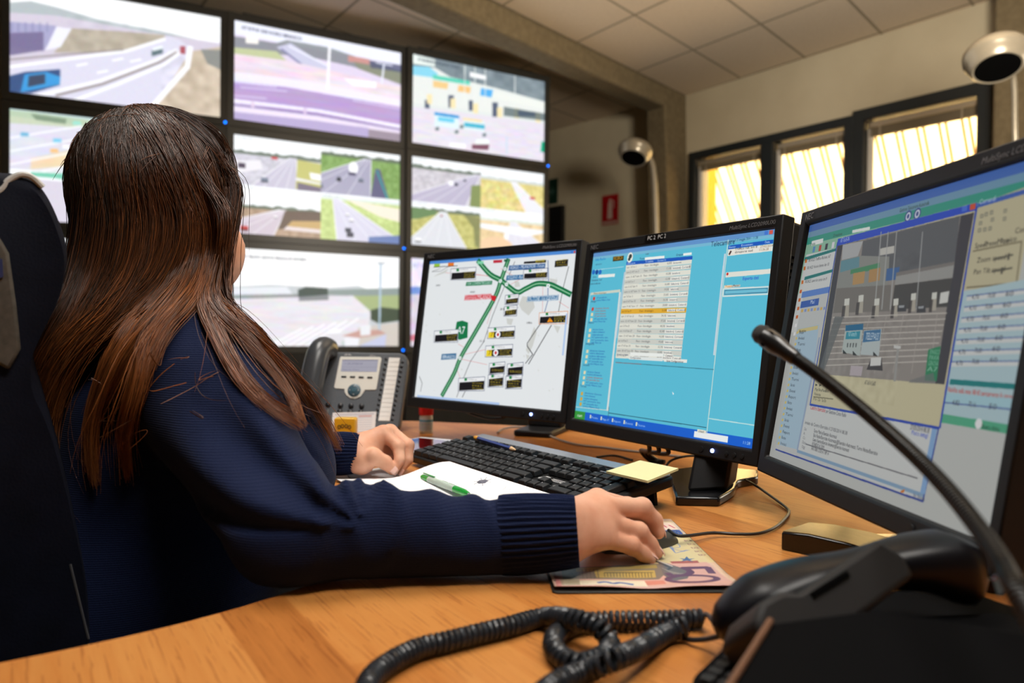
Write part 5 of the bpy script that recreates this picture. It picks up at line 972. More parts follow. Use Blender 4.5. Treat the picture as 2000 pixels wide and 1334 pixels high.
for j in range(ny+1):
    for i in range(nx+1):
        f, g = i/nx, j/ny; p = (ptab[0]*(1-f)+ptab[1]*f)*(1-g)+(ptab[3]*(1-f)+ptab[2]*f)*g
        e_ = max(0, (f-0.45)/0.55); z = 0.0045+0.0015*math.sin(f*3.1+g*2)*f+0.0275*e_*e_*(3-2*e_); b.v.append((p.x, p.y, DESK+z)); uv.append((f, 1-g))
b.f = [(j*(nx+1)+i, j*(nx+1)+i+1, (j+1)*(nx+1)+i+1, (j+1)*(nx+1)+i) for j in range(ny) for i in range(nx)]; b.m = [0]*len(b.f); b.uv = uv
b.build('sheet', M_paper, t)
b = MB(); q = [at(676, 925, 0.001), at(760, 912, 0.001), at(905, 1015, 0.001), at(745, 1000, 0.001)]; b.prism([(p.x, p.y) for p in q], (0, 0, DESK), (1, 0, 0), (0, 1, 0), UPV, 0.0022, h0=0.0003); tag(b.build('paper_stack', mat('paper_white', (0.72, 0.73, 0.76), 0.8), smooth=False), 'thin stack of white paper under the doodled sheet', 'paper')
# ---- green pen
pa, pb = at(824, 931, 0.0140), at(918, 966, 0.0185); pd = (pb-pa).normalized(); ln = (pb-pa).length
t = empty('ballpoint_pen', pa, label='translucent green ballpoint pen lying on the white sheet', cat='pen')
M_green = mat('pen_green', (0.02, 0.38, 0.05), 0.2, Transmission_Weight=0.15); M_clear = mat('pen_barrel', (0.62, 0.76, 0.66), 0.2, Transmission_Weight=0.25, IOR=1.3)
b = MB(); b.tube([pa, pa+pd*0.006], 0.0026, 12); b.tube([pa+pd*0.006, pa+pd*0.030], [0.0046, 0.0050], 14); b.build('push_button', M_green, t)
b = MB(); b.tube([pa+pd*0.030, pa+pd*(ln*0.72)], 0.0051, 14); brl = b.build('barrel', M_clear, t)
b = MB(); b.tube([pa+pd*(ln*0.72), pa+pd*(ln*0.9), pa+pd*(ln*0.97)], [0.0052, 0.0047, 0.0028], 14); b.build('grip', M_green, t)
b = MB(); b.tube([pa+pd*(ln*0.97), pb], [0.0018, 0.0006], 10); b.build('tip', M_silver, t)
w = pd.cross(UPV).normalized(); b = MB(); b.box(pa+pd*0.028+UPV*0.0065-w*0.0, (0.042, 0.003, 0.0016), Matrix((pd, w, UPV)).transposed()); b.build('clip', M_green, t, bevel=0.0006)
b = MB(); ptd = (UPV*0.8-w*0.6).normalized(); pw = pd.cross(ptd); [b.box(pa+pd*(ln*(0.44+0.028*k))+(UPV*0.8-w*0.6)*0.0051, (0.0026, 0.0024, 0.0006), Matrix((pd, pw, ptd)).transposed()) for k in range(9) if k != 4]; b.build('lettering', mat('pen_print', (0.05, 0.12, 0.08), 0.5), t, smooth=False).parent = brl
# ---- white phone on papers, glue stick
q = [at(792, 887, 0.016), at(905, 861, 0.016), at(868, 843, 0.016), at(770, 858, 0.016)]
ex = (q[1]-q[0]); exn = ex.normalized(); eyn = UPV.cross(exn); dp = 0.105
L_ = 0.185
t = empty('smartphone', q[1], R=Matrix((exn, eyn, UPV)).transposed(), label='white smartphone with a black screen, beside the red-capped glue stick', cat='phone')
b = MB(); b.prism(rrect(L_, dp, 0.014, 5, -L_/2, dp/2), Vector((q[1].x, q[1].y, DESK+0.0075)), exn, eyn, UPV, 0.009); b.build('body', mat('phone_white', (0.72, 0.72, 0.73), 0.3), t, bevel=0.002)
b = MB(); b.prism(rrect(L_-0.036, dp-0.014, 0.003, 2, -L_/2, dp/2), Vector((q[1].x, q[1].y, DESK+0.0092)), exn, eyn, UPV, 0.0078); b.build('display', mat('phone_glass', (0.004, 0.004, 0.005), 0.03), t, smooth=False)
b = MB(); b.prism(rrect(0.20, 0.145, 0.004, 2, -0.085, 0.080), Vector((q[1].x, q[1].y, DESK+0.0045)), exn, eyn, UPV, 0.003); tag(b.build('paper_stack', mat('paper_white', (0.72, 0.73, 0.76), 0.8), smooth=False), 'white papers lying under the smartphone', 'paper')
b = MB(); b.prism(rrect(0.21, 0.15, 0.004, 2, -0.095, 0.066), Vector((q[1].x, q[1].y, DESK+0.0002)), exn, eyn, UPV, 0.0041); tag(b.build('notebook', mat('maroon_cover', (0.12, 0.015, 0.035), 0.5), smooth=False), 'thin maroon notebook under the white papers and smartphone', 'notebook')
c = at(832, 846, 0); c = Vector((c.x, c.y, DESK))
t = empty('glue_stick', c, label='small bottle with a red cap and pale label standing behind the smartphone', cat='bottle')
b = MB(); b.lathe([(0.0150, 0), (0.0158, 0.002), (0.0158, 0.040), (0.0145, 0.043)], c, n=24); b.build('bottle', mat('bottle_clear', (0.70, 0.74, 0.76), 0.2, Transmission_Weight=0.1), t)
b = MB(); b.lathe([(0.0160, 0.006), (0.0160, 0.036)], c, n=24); cvl = Canvas(96, 64, bg=C8(196, 212, 222)); cvl.noise(0.05, 0.08, seed=2, colored=True); cvl.rect(0, 0.1, 1, 0.28, C8(100, 160, 196))
for k in range(5): cvl.rect(0.05, 0.38+k*0.11, 0.9, 0.43+k*0.11, C8(110, 140, 170), 0.7)
b.f = b.f[:24]; b.m = b.m[:24]; b.uv = [(j/24*2 % 1, i) for i in range(2) for j in range(24)]; b.build('label', print_mat('glue_label', cvl.image('glue_label')), t)
b = MB(); b.lathe([(0.0150, 0.043), (0.0168, 0.044), (0.0172, 0.060), (0.0160, 0.068), (0.010, 0.070), (0.0001, 0.0702)], c, n=28); b.build('cap', mat('red_cap', (0.62, 0.008, 0.010), 0.28), t)
# ---- card and yellow stamp box leaning at the desk phone
def card(name, pxs, ds, th, mats, label, cat, printed=None):
    P = [atd(x, y, d) for (x, y), d in zip(pxs, ds)]; n = (P[1]-P[0]).cross(P[3]-P[0]).normalized(); n = n if n.y < 0 else -n
    b = MB(); b.add(P+[p-n*th for p in P], [(0, 1, 2, 3), (7, 6, 5, 4), (0, 4, 5, 1), (1, 5, 6, 2), (2, 6, 7, 3), (3, 7, 4, 0)]); b.uv = [(0, 1), (1, 1), (1, 0), (0, 0)]*2
    o = b.build(name, mats, smooth=False); return tag(o, label, cat)
cv = Canvas(128, 100, bg=C8(240, 242, 246))
cv.rect(0.05, 0.06, 0.95, 0.1, C8(190, 190, 206))
for k in range(9): cv.rect(0.45 if k > 1 else 0.08, 0.14+k*0.09, 0.92, 0.16+k*0.09, C8(186, 196, 214))
cv.rect(0.6, 0.13, 0.9, 0.2, C8(210, 150, 150), 0.6)
card('printed_card', [(650, 806), (735, 804), (731, 853), (645, 855)], (1.715, 1.715, 1.70, 1.70), 0.001, print_mat('card_print', cv.image('card_print')), 'white printed card leaning on the grey desk phone', 'card')
card('index_card', [(714, 791), (734, 790), (729, 812), (709, 813)], (1.79, 1.79, 1.775, 1.775), 0.001, mat('cream_card', (0.68, 0.64, 0.50), 0.7), 'small cream card stuck on the keys of the grey desk phone', 'card')
c0 = at(648, 856, 0); c1 = at(693, 855, 0); d = Vector((c1.x-c0.x, 0, 0)); yb = Vector((0, 0.028, 0)); zt = Vector((0, 0, 0.047))
y0 = 1.60; c0 = Vector((atd(652, 850, y0).x, y0, DESK)); wx = atd(693, 850, y0).x-c0.x
t = empty('stamp_box', c0, label='small yellow box with a dark emblem in front of the grey desk phone', cat='box')
M_yb = mat('yellow_box', (0.72, 0.40, 0.015), 0.4)
b = MB(); b.prism(rrect(wx, 0.052, 0.004, 3, wx/2, 0.026), c0, (1, 0, 0), (0, 0, 1), (0, 1, 0), 0.028); b.build('box', M_yb, t, bevel=0.002)
b = MB(); M_em = mat('emblem_brown', (0.10, 0.055, 0.01), 0.6)
for k, dx in enumerate((-0.011, -0.004, 0.004, 0.011)):
    o_ = c0+Vector((wx/2+dx, -0.0008, 0.034+(0.001 if k in (1, 2) else -0.001)))
    prof = [(0.0038*math.cos(a), 0.0046*math.sin(a)) for a in np.linspace(0, 2*math.pi, 17)[:-1]]; inn_ = [(x*0.5, y*0.5) for x, y in prof]
    vs = [o_+Vector((x, 0, y)) for x, y in prof]+[o_+Vector((x, 0, y)) for x, y in inn_]; b.add(vs, [(i, (i+1) % 16, 16+(i+1) % 16, 16+i) for i in range(16)])
b.build('emblem', M_em, t, smooth=False)

# ---- grey desk phone behind the woman's left arm
M_pg = noise_mat('phone_grey', (0.095, 0.108, 0.125), (0.11, 0.122, 0.14), scale=200, rough=0.45, bump=0.05, bscale=900)
M_pd = mat('phone_dark', (0.020, 0.022, 0.026), 0.3); M_panel = mat('phone_panel', (0.74, 0.74, 0.69), 0.4); M_strip = mat('phone_paper', (0.90, 0.90, 0.88), 0.6)
TLp, TRp, BRp, BLp = (612, 686), (797, 690), (777, 838), (588, 832)
dT, dB = 1.825, 1.758
pTL, pTR, pBR, pBL = atd(*TLp, dT), atd(*TRp, dT), atd(*BRp, dB), atd(*BLp, dB)
px_ = (pBR-pBL).normalized(); py_ = (pTL-pBL); py_ = (py_-px_*py_.dot(px_)).normalized(); pz_ = px_.cross(py_); pz_ = pz_ if pz_.y < 0 else -pz_
t = empty('desk_telephone', pBL, R=Matrix((px_, py_, pz_)).transposed(), label='grey desk telephone with display and handset behind the woman\'s left hand', cat='telephone')
TP = lambda q, w=0.0: (lambda s: s+pz_*w)(onplane(q[0], q[1], pBL, pz_))
def t2(q): p = TP(q)-pBL; return (p.dot(px_), p.dot(py_))
def tp_prism(pts, h, name, m_, h0=0.0, bevel=0.0, par=None):
    b = MB(); b.prism([t2(p) for p in pts], pBL, px_, py_, pz_, h, h0=h0); return b.build(name, m_, t, bevel=bevel)
# rounded corners of the front
body = [(624, 686), (780, 689), (790, 692), (796, 700), (797, 712), (781, 830), (777, 838), (586, 832), (598, 740), (610, 696)]
tp_prism(body, 0.0, 'body', M_pg, h0=-0.03, bevel=0.004)
CZ = lambda x, y: (560+x/5.5588, 660+y/5.5588)
dpn = tp_prism([CZ(590, 205), CZ(1015, 210), CZ(1030, 225), CZ(975, 555), CZ(960, 566), CZ(850, 566), CZ(830, 600), CZ(800, 640), CZ(745, 662), CZ(690, 655), CZ(650, 625), CZ(630, 590), CZ(628, 556), CZ(530, 552), CZ(515, 535), CZ(580, 215)], 0.0018, 'display_panel', M_panel, bevel=0.0006)
cv = Canvas(160, 60, bg=C8(206, 204, 222)); cv.rect(0, 0, 1, 0.06, C8(120, 116, 150)); cv.rect(0, 0.6, 1, 0.64, C8(190, 188, 206))
cv.text('11:28 27/05/14', 0.05, 0.4, 0.16, C8(150, 148, 176), raw=True); cv.text('Rispondi  Chiama', 0.05, 0.9, 0.12, C8(150, 148, 176), raw=True)
b = MB(); q = [TP(CZ(*p), 0.0022) for p in ((605, 240), (995, 240), (978, 372), (590, 366))]; b.add(q, [(0, 1, 2, 3)]); b.uv = [(0, 1), (1, 1), (1, 0), (0, 0)]; b.build('display', screen_mat('phone_lcd', cv.image('phone_lcd'), 0.55), t, smooth=False).parent = dpn
for k in range(4): x = 623+k*94; tp_prism([CZ(x-28, 415+k*3), CZ(x+28, 416+k*3), CZ(x+26, 434+k*3), CZ(x-28, 432+k*3)], 0.0035, 'soft_key', M_pd, bevel=0.0005)
cc = TP(CZ(735, 572), 0.0); b = MB(); b.lathe([(0.0155, 0.001), (0.0155, 0.0035), (0.013, 0.0055), (0.006, 0.0055)], cc, pz_, 28); b.build('navigation_key', mat('nav_blue', (0.045, 0.10, 0.14), 0.35), t)
b = MB(); b.lathe([(0.0056, 0.0053), (0.005, 0.0070), (0.0001, 0.0074)], cc, pz_, 20); b.build('select_key', mat('nav_blue2', (0.06, 0.14, 0.19), 0.3), t)
b = MB()
for a, ccx, ccy in ((0, 0.0105, 0), (1, -0.0105, 0), (2, 0, 0.0105), (3, 0, -0.0105)): b.prism([(-0.0014, -0.0014), (0.0014, -0.0014), (0, 0.0014)], cc+px_*ccx+py_*ccy, px_, py_, pz_, 0.0062, h0=0.0045)
b.build('arrow', M_white, t, smooth=False)
for k, (x, y) in enumerate([(585, 735), (700, 738), (815, 742), (578, 802), (690, 806), (805, 810), (452, 725)]):
    b = MB(); b.lathe([(0.0062, 0), (0.0060, 0.003), (0.004, 0.0052), (0.0001, 0.0058)], TP(CZ(x, y)), pz_, 18); b.build('button', M_pd, t)
tp_prism([CZ(438, 775), CZ(458, 775), CZ(430, 905), CZ(402, 905)], 0.004, 'volume_key', mat('volume_key', (0.16, 0.17, 0.18), 0.4), bevel=0.001)
tp_prism([CZ(1112, 215), CZ(1230, 218), CZ(1118, 902), CZ(995, 898)], 0.0012, 'label_strip', M_strip)
b = MB()
for k in range(1, 14): f = k/14; a, c_ = TP(CZ(1112-117*f, 215+683*f), 0.0014), TP(CZ(1230-112*f, 218+684*f), 0.0014); b.tube([a, c_], 0.0003, 4)
b.build('strip_line', mat('line_grey', (0.50, 0.50, 0.50), 0.6), t)
for k in range(13):
    for x0, y0 in ((1080-k*9.3, 228+k*55), (1256-k*9.2, 258+k*52)):
        if y0 > 890: continue
        b = MB(); b.lathe([(0.0033, 0), (0.0032, 0.0022), (0.0001, 0.0030)], TP(CZ(x0, y0)), pz_, 12); b.build('line_key', M_pd, t)
b = MB(); b.tris(text_tris('IP Phone'), TP(CZ(898, 198), 0.0004), px_, py_, 0.0042); b.build('lettering', M_white, t, smooth=False)
b = MB()
for k in range(7): b.prism([(-0.0006, 0), (0.0006, 0), (0.0006, 0.002+0.002*abs(math.sin(k*1.57/1.5))), (-0.0006, 0.002+0.002*abs(math.sin(k*1.57/1.5)))], TP(CZ(630+k*11, 190)), px_, py_, pz_, 0.0006)
b.build('emblem', M_white, t, smooth=False)
HB = lambda u, v, w: pBL+px_*u+py_*v+pz_*w
hs = MB(); u0 = 0.030
path = [HB(u0+0.012, 0.190, 0.006), HB(u0+0.006, 0.185, 0.028), HB(u0, 0.165, 0.040), HB(u0-0.004, 0.12, 0.043), HB(u0-0.008, 0.06, 0.040), HB(u0-0.010, 0.02, 0.030), HB(u0-0.012, 0.004, 0.010)]
hs.tube(catmull(path, 6), 0.0275, 18); o = hs.build('handset', mat('handset_grey', (0.045, 0.05, 0.058), 0.28), t)
tp_prism([CZ(300, 160), CZ(540, 160), CZ(545, 215), CZ(420, 470), CZ(330, 800), CZ(190, 800)], 0.004, 'handset_cradle', M_pd, bevel=0.002)
b = MB(); p = Vector((TP((700, 760)).x, 1.88, DESK)); b.box(p+Vector((0, 0.03, 0.05)), (0.16, 0.06, 0.10)); b.build('stand', M_pd, t, bevel=0.004)

# ---- mouse mat with a banknote print
mq = [at(1083, 1158), at(1450, 1156), at(1338, 1018), at(1085, 1022)]
ex = (mq[1]-mq[0]); Wm = ex.length; ex.normalize(); ey = UPV.cross(ex); Dm = (mq[2]-mq[1]).dot(ey)
hm = mq[0]
mpx = [project(hm+ey*Dm+UPV*0.005), project(hm+ex*Wm+ey*Dm+UPV*0.005), project(hm+ex*Wm+UPV*0.005), project(hm+UPV*0.005)]
cv = Canvas(520, int(520*Dm/Wm), mpx, C8(206, 176, 158), ss=2)
K6 = 2000/580
def m6(x, y): return (980+x/K6, 920+y/K6)
def p6(pts, c_, a=1.0): cv.poly([m6(*p) for p in pts], c_, a)
cv.noise(0.02, 0.01, seed=3)
p6([(1000, 330), (1200, 330), (1450, 600), (900, 640), (900, 500)], C8(206, 190, 142)); p6([(1060, 335), (1200, 335), (1260, 410), (1070, 420)], C8(226, 206, 190))
p6([(1075, 388), (1195, 384), (1222, 412), (1080, 430)], C8(20, 70, 150))
for k in range(12): a = 2*math.pi*k/12; x, y = m6(1146+46*math.cos(a), 408+13*math.sin(a)); cv.ell(x, y, 0.004, 0.004, C8(216, 200, 110), raw=False)
for k in range(2): cv.line([m6(1075+k*50, 345+k*8), m6(1110+k*55, 368+k*4)], 0.008, C8(186, 60, 90))
p6([(330, 630), (1030, 610), (1380, 600), (1590, 780), (380, 795)], C8(206, 160, 146)); p6([(400, 640), (1060, 610), (1090, 690), (1060, 720), (410, 724)], C8(120, 110, 100)); p6([(500, 640), (1040, 618), (1050, 640), (500, 665)], C8(160, 140, 80)); p6([(620, 660), (1030, 655), (1040, 706), (640, 712)], C8(186, 160, 90)); 
for k in range(16): cv.line([m6(690+k*21, 672), m6(694+k*21, 704)], 0.004, C8(120, 100, 60))
p6([(690, 668), (1020, 668), (1022, 672), (690, 674)], C8(90, 80, 60)); p6([(520, 735), (960, 728), (985, 770), (530, 778)], C8(216, 204, 180)); p6([(340, 640), (400, 638), (420, 780), (370, 790)], C8(190, 110, 110), 0.7); p6([(390, 720), (520, 722), (530, 776), (405, 782)], C8(150, 150, 120), 0.7)
for k in range(7): cv.line([m6(430+k*12, 690-k*4), m6(470+k*5, 670+k*7), m6(490, 710)], 0.003, C8(96, 84, 80))
for k in range(5): cv.line([m6(510, 650+k*16), m6(660, 648+k*16)], 0.003, C8(90, 80, 76)); cv.line([m6(540+k*26, 648), m6(550+k*26, 722)], 0.003, C8(90, 80, 76))
p6([(1050, 590), (1150, 620), (1280, 660), (1250, 720), (1160, 740), (1090, 690)], C8(96, 92, 92), 0.9); cv.line([m6(1040, 595), m6(1140, 640), m6(1110, 655)], 0.012, C8(60, 64, 76)); cv.line([m6(1050, 590), m6(1150, 628)], 0.006, C8(206, 200, 196))
for k in range(6): cv.line([m6(1080+k*20, 640+k*8), m6(1180+k*16, 690-k*3)], 0.005, C8(150, 140, 130))
p6([(1130, 596), (1320, 590), (1330, 606), (1150, 610)], C8(160, 80, 70)); p6([(960, 730), (1090, 730), (1110, 755), (980, 760)], C8(200, 110, 90), 0.7)
# numeral 50
PUR = C8(96, 56, 84)
cv.line([m6(1415, 672), m6(1385, 636), m6(1225, 640)], 0.030, PUR); cv.line([m6(p[0], p[1]) for p in catmull([(1225, 640), (1262, 656), (1270, 672), (1225, 688), (1150, 690), (1120, 676)], 5)], 0.028, PUR)
cv.line([m6(1285+165*math.cos(a), 722+30*math.sin(a)) for a in np.linspace(0, 2*math.pi, 33)], 0.026, PUR)
p6([(1195, 575), (1232, 578), (1245, 562), (1262, 578), (1300, 576), (1268, 586), (1290, 596), (1245, 590), (1205, 596), (1225, 585)], C8(70, 96, 140)); 
for k in range(4): cv.line([m6(1100+k*14, 470+k*6), m6(1170, 540), m6(1240+k*8, 520)], 0.003, C8(110, 130, 180))
cv.line([m6(x, y) for x, y in catmull([(1130, 490), (1180, 478), (1200, 500), (1150, 510), (1230, 530)], 5)], 0.004, C8(100, 120, 180))
for k, s in enumerate(('BCE', 'ECB', 'EZB', 'EKT', 'EKP')): cv.text(s, *m6(1232+k*24, 462+k*24), 0.022, C8(110, 40, 60), width=0.05)
cv.line([m6(x, y) for x, y in catmull([(650, 755), (700, 748), (750, 758), (800, 750), (880, 758)], 5)], 0.016, C8(40, 80, 150)); cv.ell(*m6(356, 738), 0.008, 0.008, C8(40, 36, 50), raw=False)
t = empty('mouse_mat', hm, label='mouse mat printed like a fifty note, lifting at its front edge', cat='mouse mat')
b = MB(); b.prism(rrect(Wm+0.004, Dm+0.004, 0.006, 3, Wm/2, Dm/2-0.002), hm, ex, ey, UPV, 0.002, h0=0.0002); b.build('rubber_base', mat('mat_rubber', (0.02, 0.022, 0.02), 0.5), t, bevel=0.0005)
b = MB(); nx, ny = 24, 12; uv = []
for j in range(ny+1):
    for i in range(nx+1):
        f, g = i/nx, j/ny; z = 0.0026+0.0036*max(0, 1-g*6)*(1-0.75*math.exp(-((f-0.5)/0.16)**2)); p = hm+ex*(f*Wm)+ey*(g*Dm)+UPV*z; b.v.append(tuple(p)); uv.append((f, g))
b.f = [(j*(nx+1)+i, j*(nx+1)+i+1, (j+1)*(nx+1)+i+1, (j+1)*(nx+1)+i) for j in range(ny) for i in range(nx)]; b.m = [0]*len(b.f); b.uv = uv
o = b.build('printed_top', print_mat('banknote_print', cv.image('banknote_print'), 0.35, 0.45), t)
sd = o.modifiers.new('thickness', 'SOLIDIFY'); sd.thickness = 0.0008; sd.offset = 0
MOUSE_Z = DESK+0.003
# ---- mouse under the right hand
mc0, mc1 = at(1175, 1072, 0.004), at(1308, 1052, 0.004)
md = Vector((mc1.x-mc0.x, mc1.y-mc0.y, 0)); mlen = 0.100; md.normalize(); mw_ = UPV.cross(md)
mtip = Vector((mc1.x, mc1.y, MOUSE_Z)); mo = mtip-md*mlen
t = empty('computer_mouse', mo, R=Matrix((md, mw_, UPV)).transposed(), label='dark computer mouse under the woman\'s right hand', cat='mouse')
b = MB(); nu, nv = 18, 16; vs = []
for i in range(nu+1):
    f = i/nu; w_ = 0.028*math.sin(math.pi*min(1, 0.08+0.84*f))**0.45; hgt = 0.032*(math.sin(math.pi*(0.12+0.80*f))**0.8)*(1.05-0.35*f)
    for j in range(nv+1):
        a = math.pi*j/nv; vs.append(mo+md*(f*mlen)+mw_*(w_*math.cos(a))+UPV*(hgt*math.sin(a)**0.7))
fs = [(i*(nv+1)+j, i*(nv+1)+j+1, (i+1)*(nv+1)+j+1, (i+1)*(nv+1)+j) for i in range(nu) for j in range(nv)]+[tuple(range(nv+1)), tuple(nu*(nv+1)+j for j in range(nv+1))[::-1]]
fs += [(i*(nv+1), (i+1)*(nv+1), (i+1)*(nv+1)+nv, i*(nv+1)+nv) for i in range(nu)]
b.add(vs, fs); b.build('shell', mat('mouse_shell', (0.045, 0.045, 0.040), 0.4), t)
b = MB(); b.lathe([(0.007, -0.003), (0.0085, 0), (0.007, 0.003)], mo+md*(0.078)+UPV*0.019, mw_, 18); b.build('scroll_wheel', M_grey, t)
# ---- cables
def cable(name, pts, r, m_, label, n=8):
    P = [Vector(p) for p in catmull(pts, 8)]; P = [Vector((p.x, p.y, max(p.z, DESK+r))) for p in P]
    b = MB(); b.tube(P, r, n); return tag(b.build(name, m_), label, 'cable')
M_cab2 = mat('cable_black', (0.012, 0.012, 0.013), 0.4); M_cabg = mat('cable_grey', (0.36, 0.33, 0.31), 0.5)
cable('mouse_cable', [mtip+UPV*0.011-md*0.002, at(1330, 1047, 0.012), at(1390, 1041, 0.006), at(1440, 1043, 0.004), at(1480, 1042, 0.003), at(1510, 1032, 0.003), at(1530, 1016, 0.003), at(1541, 1000, 0.003), at(1533, 989, 0.003), at(1510, 972, 0.004), at(1480, 951, 0.008), at(1455, 937, 0.02)], 0.0019, M_cab2, 'thin black mouse cable looping over the desk to the middle monitor')
cable('thin_cable', [at(972, 845, 0.003), at(982, 838, 0.004), at(1010, 834, 0.008), at(1045, 839, 0.008), at(1085, 856, 0.004), at(1125, 868, 0.003), at(1180, 874, 0.003), at(1235, 881, 0.003), at(1290, 887, 0.003), at(1330, 892, 0.003)], 0.0024, M_cabg, 'pale grey cable running behind the keyboard past the monitor stands')
cable('short_cable', [at(1165, 893, 0.003), at(1200, 890, 0.004), at(1235, 899, 0.003)], 0.0022, M_cab2, 'short black cable on the desk behind the sticky notes')
cable('looped_cable', [at(1300, 911, 0.003), at(1310, 900, 0.012), at(1330, 893, 0.02), at(1355, 890, 0.022), at(1385, 893, 0.02)], 0.0022, M_cab2, 'black cable arching to the neck of the middle monitor')
o, rt, up, n = mon_frame(1)
for k in range(3):
    a = o-n*0.03-up*0.155-rt*(0.055-0.012*k); cable('video_cable', [a+UPV*0.01, a+rt*0.02-UPV*0.03-n*0.01*k, at(1252+k*8, 880+k*2, 0.025), at(1268+k*7, 898, 0.006), at(1286+k*6, 902, 0.004)], 0.0038, M_cab2, ['leftmost of the thick black cables hanging under the middle monitor', 'middle one of the thick black cables hanging under the middle monitor', 'rightmost of the thick black cables hanging under the middle monitor'][k])['group'] = 'cables under the middle monitor'
o, rt, up, n = mon_frame(0); a = o-n*0.03-up*0.165
cable('video_cable', [a-rt*0.10, a-rt*0.05-UPV*0.014, a-UPV*0.018, a+rt*0.04-UPV*0.01, a+rt*0.05+UPV*0.01], 0.003, M_cab2, 'black cable sagging under the map monitor')

# ================================================================== FOREGROUND: coiled cord, telephone, microphone
coil_px = [(715, 1375, .50), (722, 1330, 0), (760, 1296, 0), (815, 1268, 0), (870, 1254, 0), (935, 1238, 0), (1000, 1222, 0), (1060, 1206, 0), (1115, 1208, 0.012), (1165, 1224, 0.010), (1192, 1256, 0), (1172, 1286, 0), (1125, 1296, 0), (1086, 1274, 0), (1083, 1246, 0), (1112, 1224, 0), (1165, 1214, 0), (1230, 1212, 0), (1300, 1211, 0), (1372, 1208, 0)]
ctr = [at(x, y, 0.0085+(z if z < .1 else 0)) for x, y, z in coil_px]
ctr2 = [at(x, y, 0.0085+z) for x, y, z in [(1040, 1372, 0), (1085, 1336, 0), (1140, 1312, 0), (1195, 1290, 0.010), (1250, 1266, 0.006), (1295, 1240, 0), (1338, 1222, 0.004)]]
M_cord = mat('cord_rubber', (0.018, 0.021, 0.027), 0.32)
def coil(pts, R, r, pitch):
    P = np.array([tuple(p) for p in catmull(pts, 10)]); d = np.r_[0, np.cumsum(np.linalg.norm(np.diff(P, axis=0), axis=1))]
    n = int(d[-1]/pitch*14); s = np.linspace(0, d[-1], n); Q = np.stack([np.interp(s, d, P[:, k]) for k in range(3)], 1)
    T = np.gradient(Q, axis=0); T /= np.linalg.norm(T, axis=1)[:, None]; up = np.array([0, 0, 1.0]); S = np.cross(T, up); S /= np.linalg.norm(S, axis=1)[:, None]; Uv = np.cross(S, T)
    a = 2*math.pi*s/pitch; return [Vector(q) for q in Q+R*(np.cos(a)[:, None]*S+np.sin(a)[:, None]*Uv)]
t = empty('coiled_cord', ctr[4], label='black coiled telephone cord looping across the front of the desk', cat='cord')
hend = at(1402, 1232, 0.025)
low = [at(x, y, 0.0085) for x, y in ((975, 1412), (870, 1438), (770, 1424))]
path = coil(ctr2[::-1]+low+ctr, 0.0062, 0.0019, 0.0049); tail = [at(1378, 1200, 0.014), at(1392, 1212, 0.018), hend]
tail2 = [at(1330, 1240, 0.004), at(1345, 1249, 0.004), at(1375, 1249, 0.008), at(1405, 1243, 0.016)]
b = MB(); b.tube([Vector(p) for p in catmull([path[0]]+tail2, 6)[1:]][::-1]+path+[Vector(p) for p in catmull([path[-1]]+tail, 6)[1:]], 0.0021, 7); b.build('coil', M_cord, t)
# telephone: base with keypad, hinged display arm, handset
M_ph = mat('telephone_black', (0.002, 0.002, 0.0025), 0.8, spec=0.06); M_ph2 = mat('telephone_panel', (0.020, 0.019, 0.019), 0.5, spec=0.15)
pb_ = [at(1345, 1340, 0.012), at(1420, 1268, 0.012), at(1560, 1200, 0.012), at(1850, 1150, 0.012), at(2100, 1240, 0.012), at(2100, 1500, 0.012), at(1330, 1500, 0.012)]
t = empty('office_telephone', at(1500, 1300, 0), label='black telephone in the right foreground with its display arm raised', cat='telephone')
pts = [(p.x, p.y) for p in pb_]
b = MB(); b.prism(pts, (0, 0, DESK), (1, 0, 0), (0, 1, 0), UPV, 0.020, h0=0.0, top=0.97); tb_ = b.build('base', M_ph, t, bevel=0.004)
ke = (at(1428, 1262, 0.02)-at(1345, 1335, 0.02)); ke.z = 0; ke.normalize(); kn = Vector((ke.y, -ke.x, 0))
k0 = at(1352, 1330, 0.020); k0.z = DESK+0.0195
for i in range(7):
    for j in range(3):
        p = k0+ke*(0.006+0.0125*i)+kn*(0.008+0.0115*j)
        b = MB(); b.prism(rrect(0.0098, 0.0088, 0.002, 2), p, ke, kn, UPV, 0.0035, h0=-0.002); b.build('button', M_ph2, t, bevel=0.0008).parent = tb_
# wedge that carries the display arm, the wood's reflection on its edge put in as a brown tube
M_edge_glint = mat('painted_edge_glint', (0.16, 0.075, 0.04), 0.35)
w0, w1 = atd(1420, 1350, 0.40), atd(1505, 1215, 0.455)
r1 = [w0, w1, atd(1700, 1190, 0.47), atd(2060, 1240, 0.42), atd(2060, 1420, 0.38)]
b = MB(); lo = [Vector((p.x+0.008, p.y, DESK+0.019)) for p in r1]; b.add(lo+r1, [tuple(range(5))[::-1], tuple(range(5, 10))]+[(i, (i+1) % 5, 5+(i+1) % 5, 5+i) for i in range(5)]); b.build('console', M_ph, t, bevel=0.003)
b = MB(); b.tube([w0+Vector((0, 0, 0.001)), w1+Vector((0, 0, 0.001))], 0.0022, 8); b.build('edge_glint', M_edge_glint, t)
ax0, ax1 = atd(1490, 1262, 0.445), atd(1762, 1078, 0.50)
ad = (ax1-ax0).normalized(); vw = (ax0-Vector((0, 0, CAMZ))).normalized(); au = ad.cross(vw).normalized(); au = au if au.z > 0 else -au; af = ad.cross(au); af = af if af.y < 0 else -af
b = MB(); al = (ax1-ax0).length
